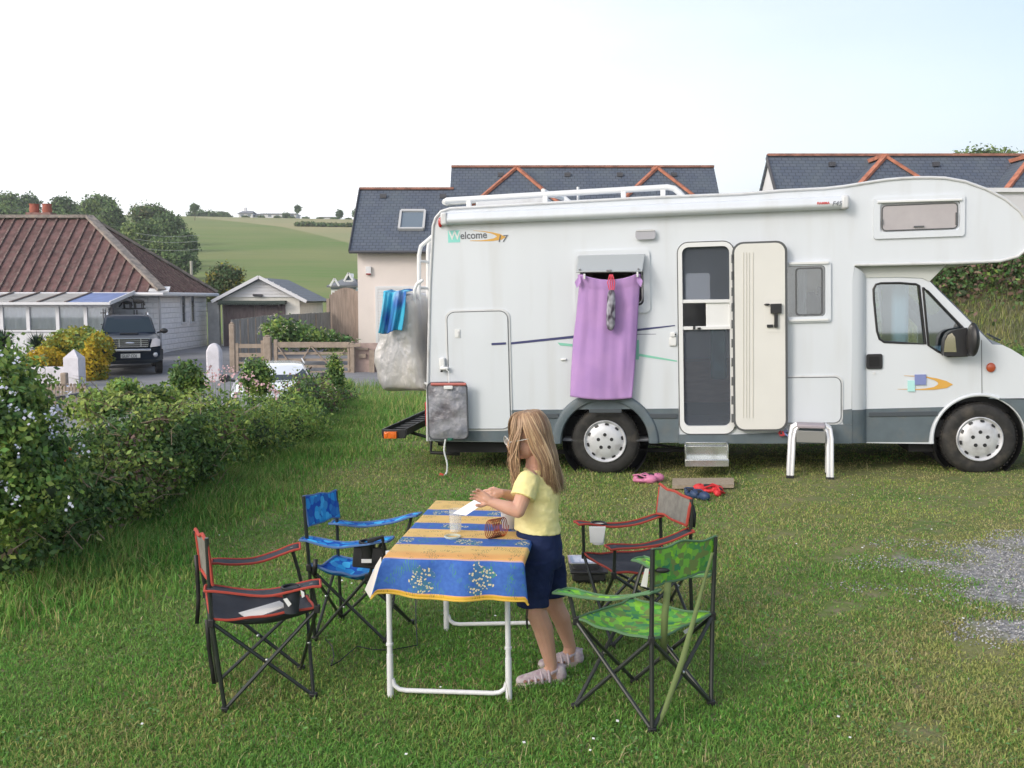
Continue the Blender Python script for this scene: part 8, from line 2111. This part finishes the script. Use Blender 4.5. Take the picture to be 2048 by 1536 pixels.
# ---- hair
def hairmat():
    m = bpy.data.materials.new('hair_fair'); m.use_nodes = True; N, L = m.node_tree.nodes, m.node_tree.links; b = N['Principled BSDF']
    g = N.new('ShaderNodeNewGeometry'); r = N.new('ShaderNodeValToRGB'); el = r.color_ramp.elements
    el[0].position = 0; el[0].color = (.20, .115, .068, 1); el[1].position = 1; el[1].color = (.62, .44, .26, 1)
    e = el.new(.45); e.color = (.31, .19, .11, 1); e = el.new(.75); e.color = (.44, .28, .16, 1)
    L.new(g.outputs['Random Per Island'], r.inputs[0]); L.new(r.outputs[0], b.inputs['Base Color']); b.inputs['Roughness'].default_value = .42; b.inputs['Specular IOR Level'].default_value = .45; return m
M_hair = hairmat()
hv = []; hf = []
def smooth_path(pts, n):
    out = []
    for i in range(n + 1):
        t = i / n * (len(pts) - 1); k = min(int(t), len(pts) - 2); f = t - k
        p0 = pts[max(k - 1, 0)]; p1 = pts[k]; p2 = pts[k + 1]; p3 = pts[min(k + 2, len(pts) - 1)]
        out.append(.5 * ((2 * p1) + (-p0 + p2) * f + (2 * p0 - 5 * p1 + 4 * p2 - p3) * f * f + (-p0 + 3 * p1 - 3 * p2 + p3) * f ** 3))
    return out
CROWN = H(.022, 0, .112)
for i in range(1900):
    th_ = rng.uniform(0, 2 * math.pi)        # 0 = face (-x), pi/2 = near side (-y), pi = back
    c_, s_ = math.cos(th_), math.sin(th_)
    near = s_ > 0
    dirx, diry = -c_, -s_
    lay = rng.uniform(0, 1) ** .7
    rad = 1.0 + .10 * lay
    if (c_ > .62): 
        # fringe swept to the sides: strands from the face side drop beside the cheeks
        sg = 1 if near else -1; dirx = -rng.uniform(.62, .92); diry = -sg * rng.uniform(.35, .75)
    rx_, ry_, rz_ = .090 * rad, .077 * rad, .104 * rad
    root = CROWN + Vector((rng.normal(0, .014), rng.normal(0, .008) , -abs(rng.normal(0, .004))))
    q1 = H(dirx * rx_ * .62, diry * ry_ * .62, .018 + rz_ * .80); q2 = H(dirx * rx_ * .97, diry * ry_ * .97, .018 + rz_ * .30); q3 = H(dirx * rx_ * 1.04, diry * ry_ * 1.04, -.03)
    if dirx < -.45:       # front locks: hang straight down in front of the shoulder
        if rng.random() < (.45 if near else .3): continue
        ln = rng.uniform(.15, .255)
        x3 = q3.x; q3 = Vector((HC.x - .072 + rng.normal(0, .010), q3.y, q3.z))
        q4 = Vector((HC.x - .072 + rng.normal(0, .011), q3.y * 1.0, HC.z - .115)); q5 = Vector((HC.x - .062 + rng.normal(0, .012), q3.y * .95 + (-.012 if near else .012), HC.z - ln))
    else:
        if near and -.45 < dirx < .12:       # keep the cheek and ear partly clear: sweep these to the back
            sh = rng.uniform(.25, .6); q2 = H((dirx + sh * .35) * rx_, diry * ry_, .018 + rz_ * .25); q3 = H((dirx + sh) * rx_ * .9, diry * ry_ * 1.03, -.045)
            dirx += sh
        ln = rng.uniform(.185, .250) + .02 * dirx
        f = (dirx + .45) / 1.45
        xt = HC.x + .02 + .125 * f + rng.normal(0, .012); q4 = Vector((HC.x + (q3.x - HC.x) * .9 + .035, HC.y + (q3.y - HC.y) * 1.02, HC.z - .115)); q5 = Vector((xt, HC.y + (q3.y - HC.y) * .95, HC.z - ln))
    pts = smooth_path([root, q1, q2, q3, q4, q5], 16)
    wd = rng.uniform(.0012, .0032); o0 = len(hv); nseg = len(pts)
    wob = rng.uniform(0, 6.28); wa = rng.uniform(.000, .0035) * (1 + 1.5 * (rng.random() < .12))
    for k, p in enumerate(pts):
        t = k / (nseg - 1); tg = (pts[min(k + 1, nseg - 1)] - pts[max(k - 1, 0)]).normalized(); outw = (p - (HC + Vector((0, 0, min(0, p.z - HC.z))))).normalized(); w3 = tg.cross(outw).normalized()
        ww = wd * (1 - .75 * max(0, (t - .7) / .3)) * (.45 + .55 * min(1, t * 5)); p = p + outw * wa * math.sin(t * 9 + wob) * t + w3 * wa * 1.5 * math.sin(t * 7 + wob * 2) * t
        hv += [p - w3 * ww, p + outw * ww * .55, p + w3 * ww]
    for k in range(nseg - 1):
        a = o0 + k * 3; hf += [(a, a + 1, a + 4, a + 3), (a + 1, a + 2, a + 5, a + 4)]
hair = npmesh('hair', [tuple(p) for p in hv], hf, M_hair, girl, smooth=True)
Sb = Blob(); Sb.ell(H(.020, 0, .026), (.083, .071, .087), HM); Sb.chain([H(.045, 0, -.02), q_(1085, 920, 4.5), q_(1098, 955, 4.5)], [.062, .045, .025]); 
cap_ = Sb.build('hair_underlayer', mat('hair_under', (.28, .18, .11), .6, col2=(.38, .25, .15), vscale=30, stretch=(1, 1, .15)), hair, .005, 3)
# white card held in both hands
a_, b2, c_, d2 = P(908, 1028, 4.36), P(921, 1031, 4.30), P(985, 1002, 4.33), P(958, 996, 4.42)
mb = MB(); q = [P(906, 1027, 4.42), P(932, 1031, 4.34), P(985, 996, 4.36), P(965, 990, 4.46)]; mb.add(q + [p + Vector((0, .001, .0015)) for p in q], [(0, 1, 2, 3), (7, 6, 5, 4), (0, 4, 5, 1), (1, 5, 6, 2), (2, 6, 7, 3), (3, 7, 4, 0)])
o = mb.build('white_card', mat('card_white', (.78, .78, .80), .6), None); tag(o, 'folded white card held in the hands of the child', 'card')
# ================================================================== HAZE (the evening air)
hz_ = MB(); hz_.box((0, 330, 28), (900, 780, 64)); hm = bpy.data.materials.new('haze_air'); hm.use_nodes = True
N, L = hm.node_tree.nodes, hm.node_tree.links; N.clear(); o_ = N.new('ShaderNodeOutputMaterial'); pv = N.new('ShaderNodeVolumePrincipled')
pv.inputs['Color'].default_value = (.95, .97, 1., 1); pv.inputs['Density'].default_value = .0006; pv.inputs['Anisotropy'].default_value = .3; L.new(pv.outputs[0], o_.inputs['Volume'])
hz = hz_.build('haze', hm); tag(hz, 'thin pale evening haze over the fields', 'haze', kind='stuff')
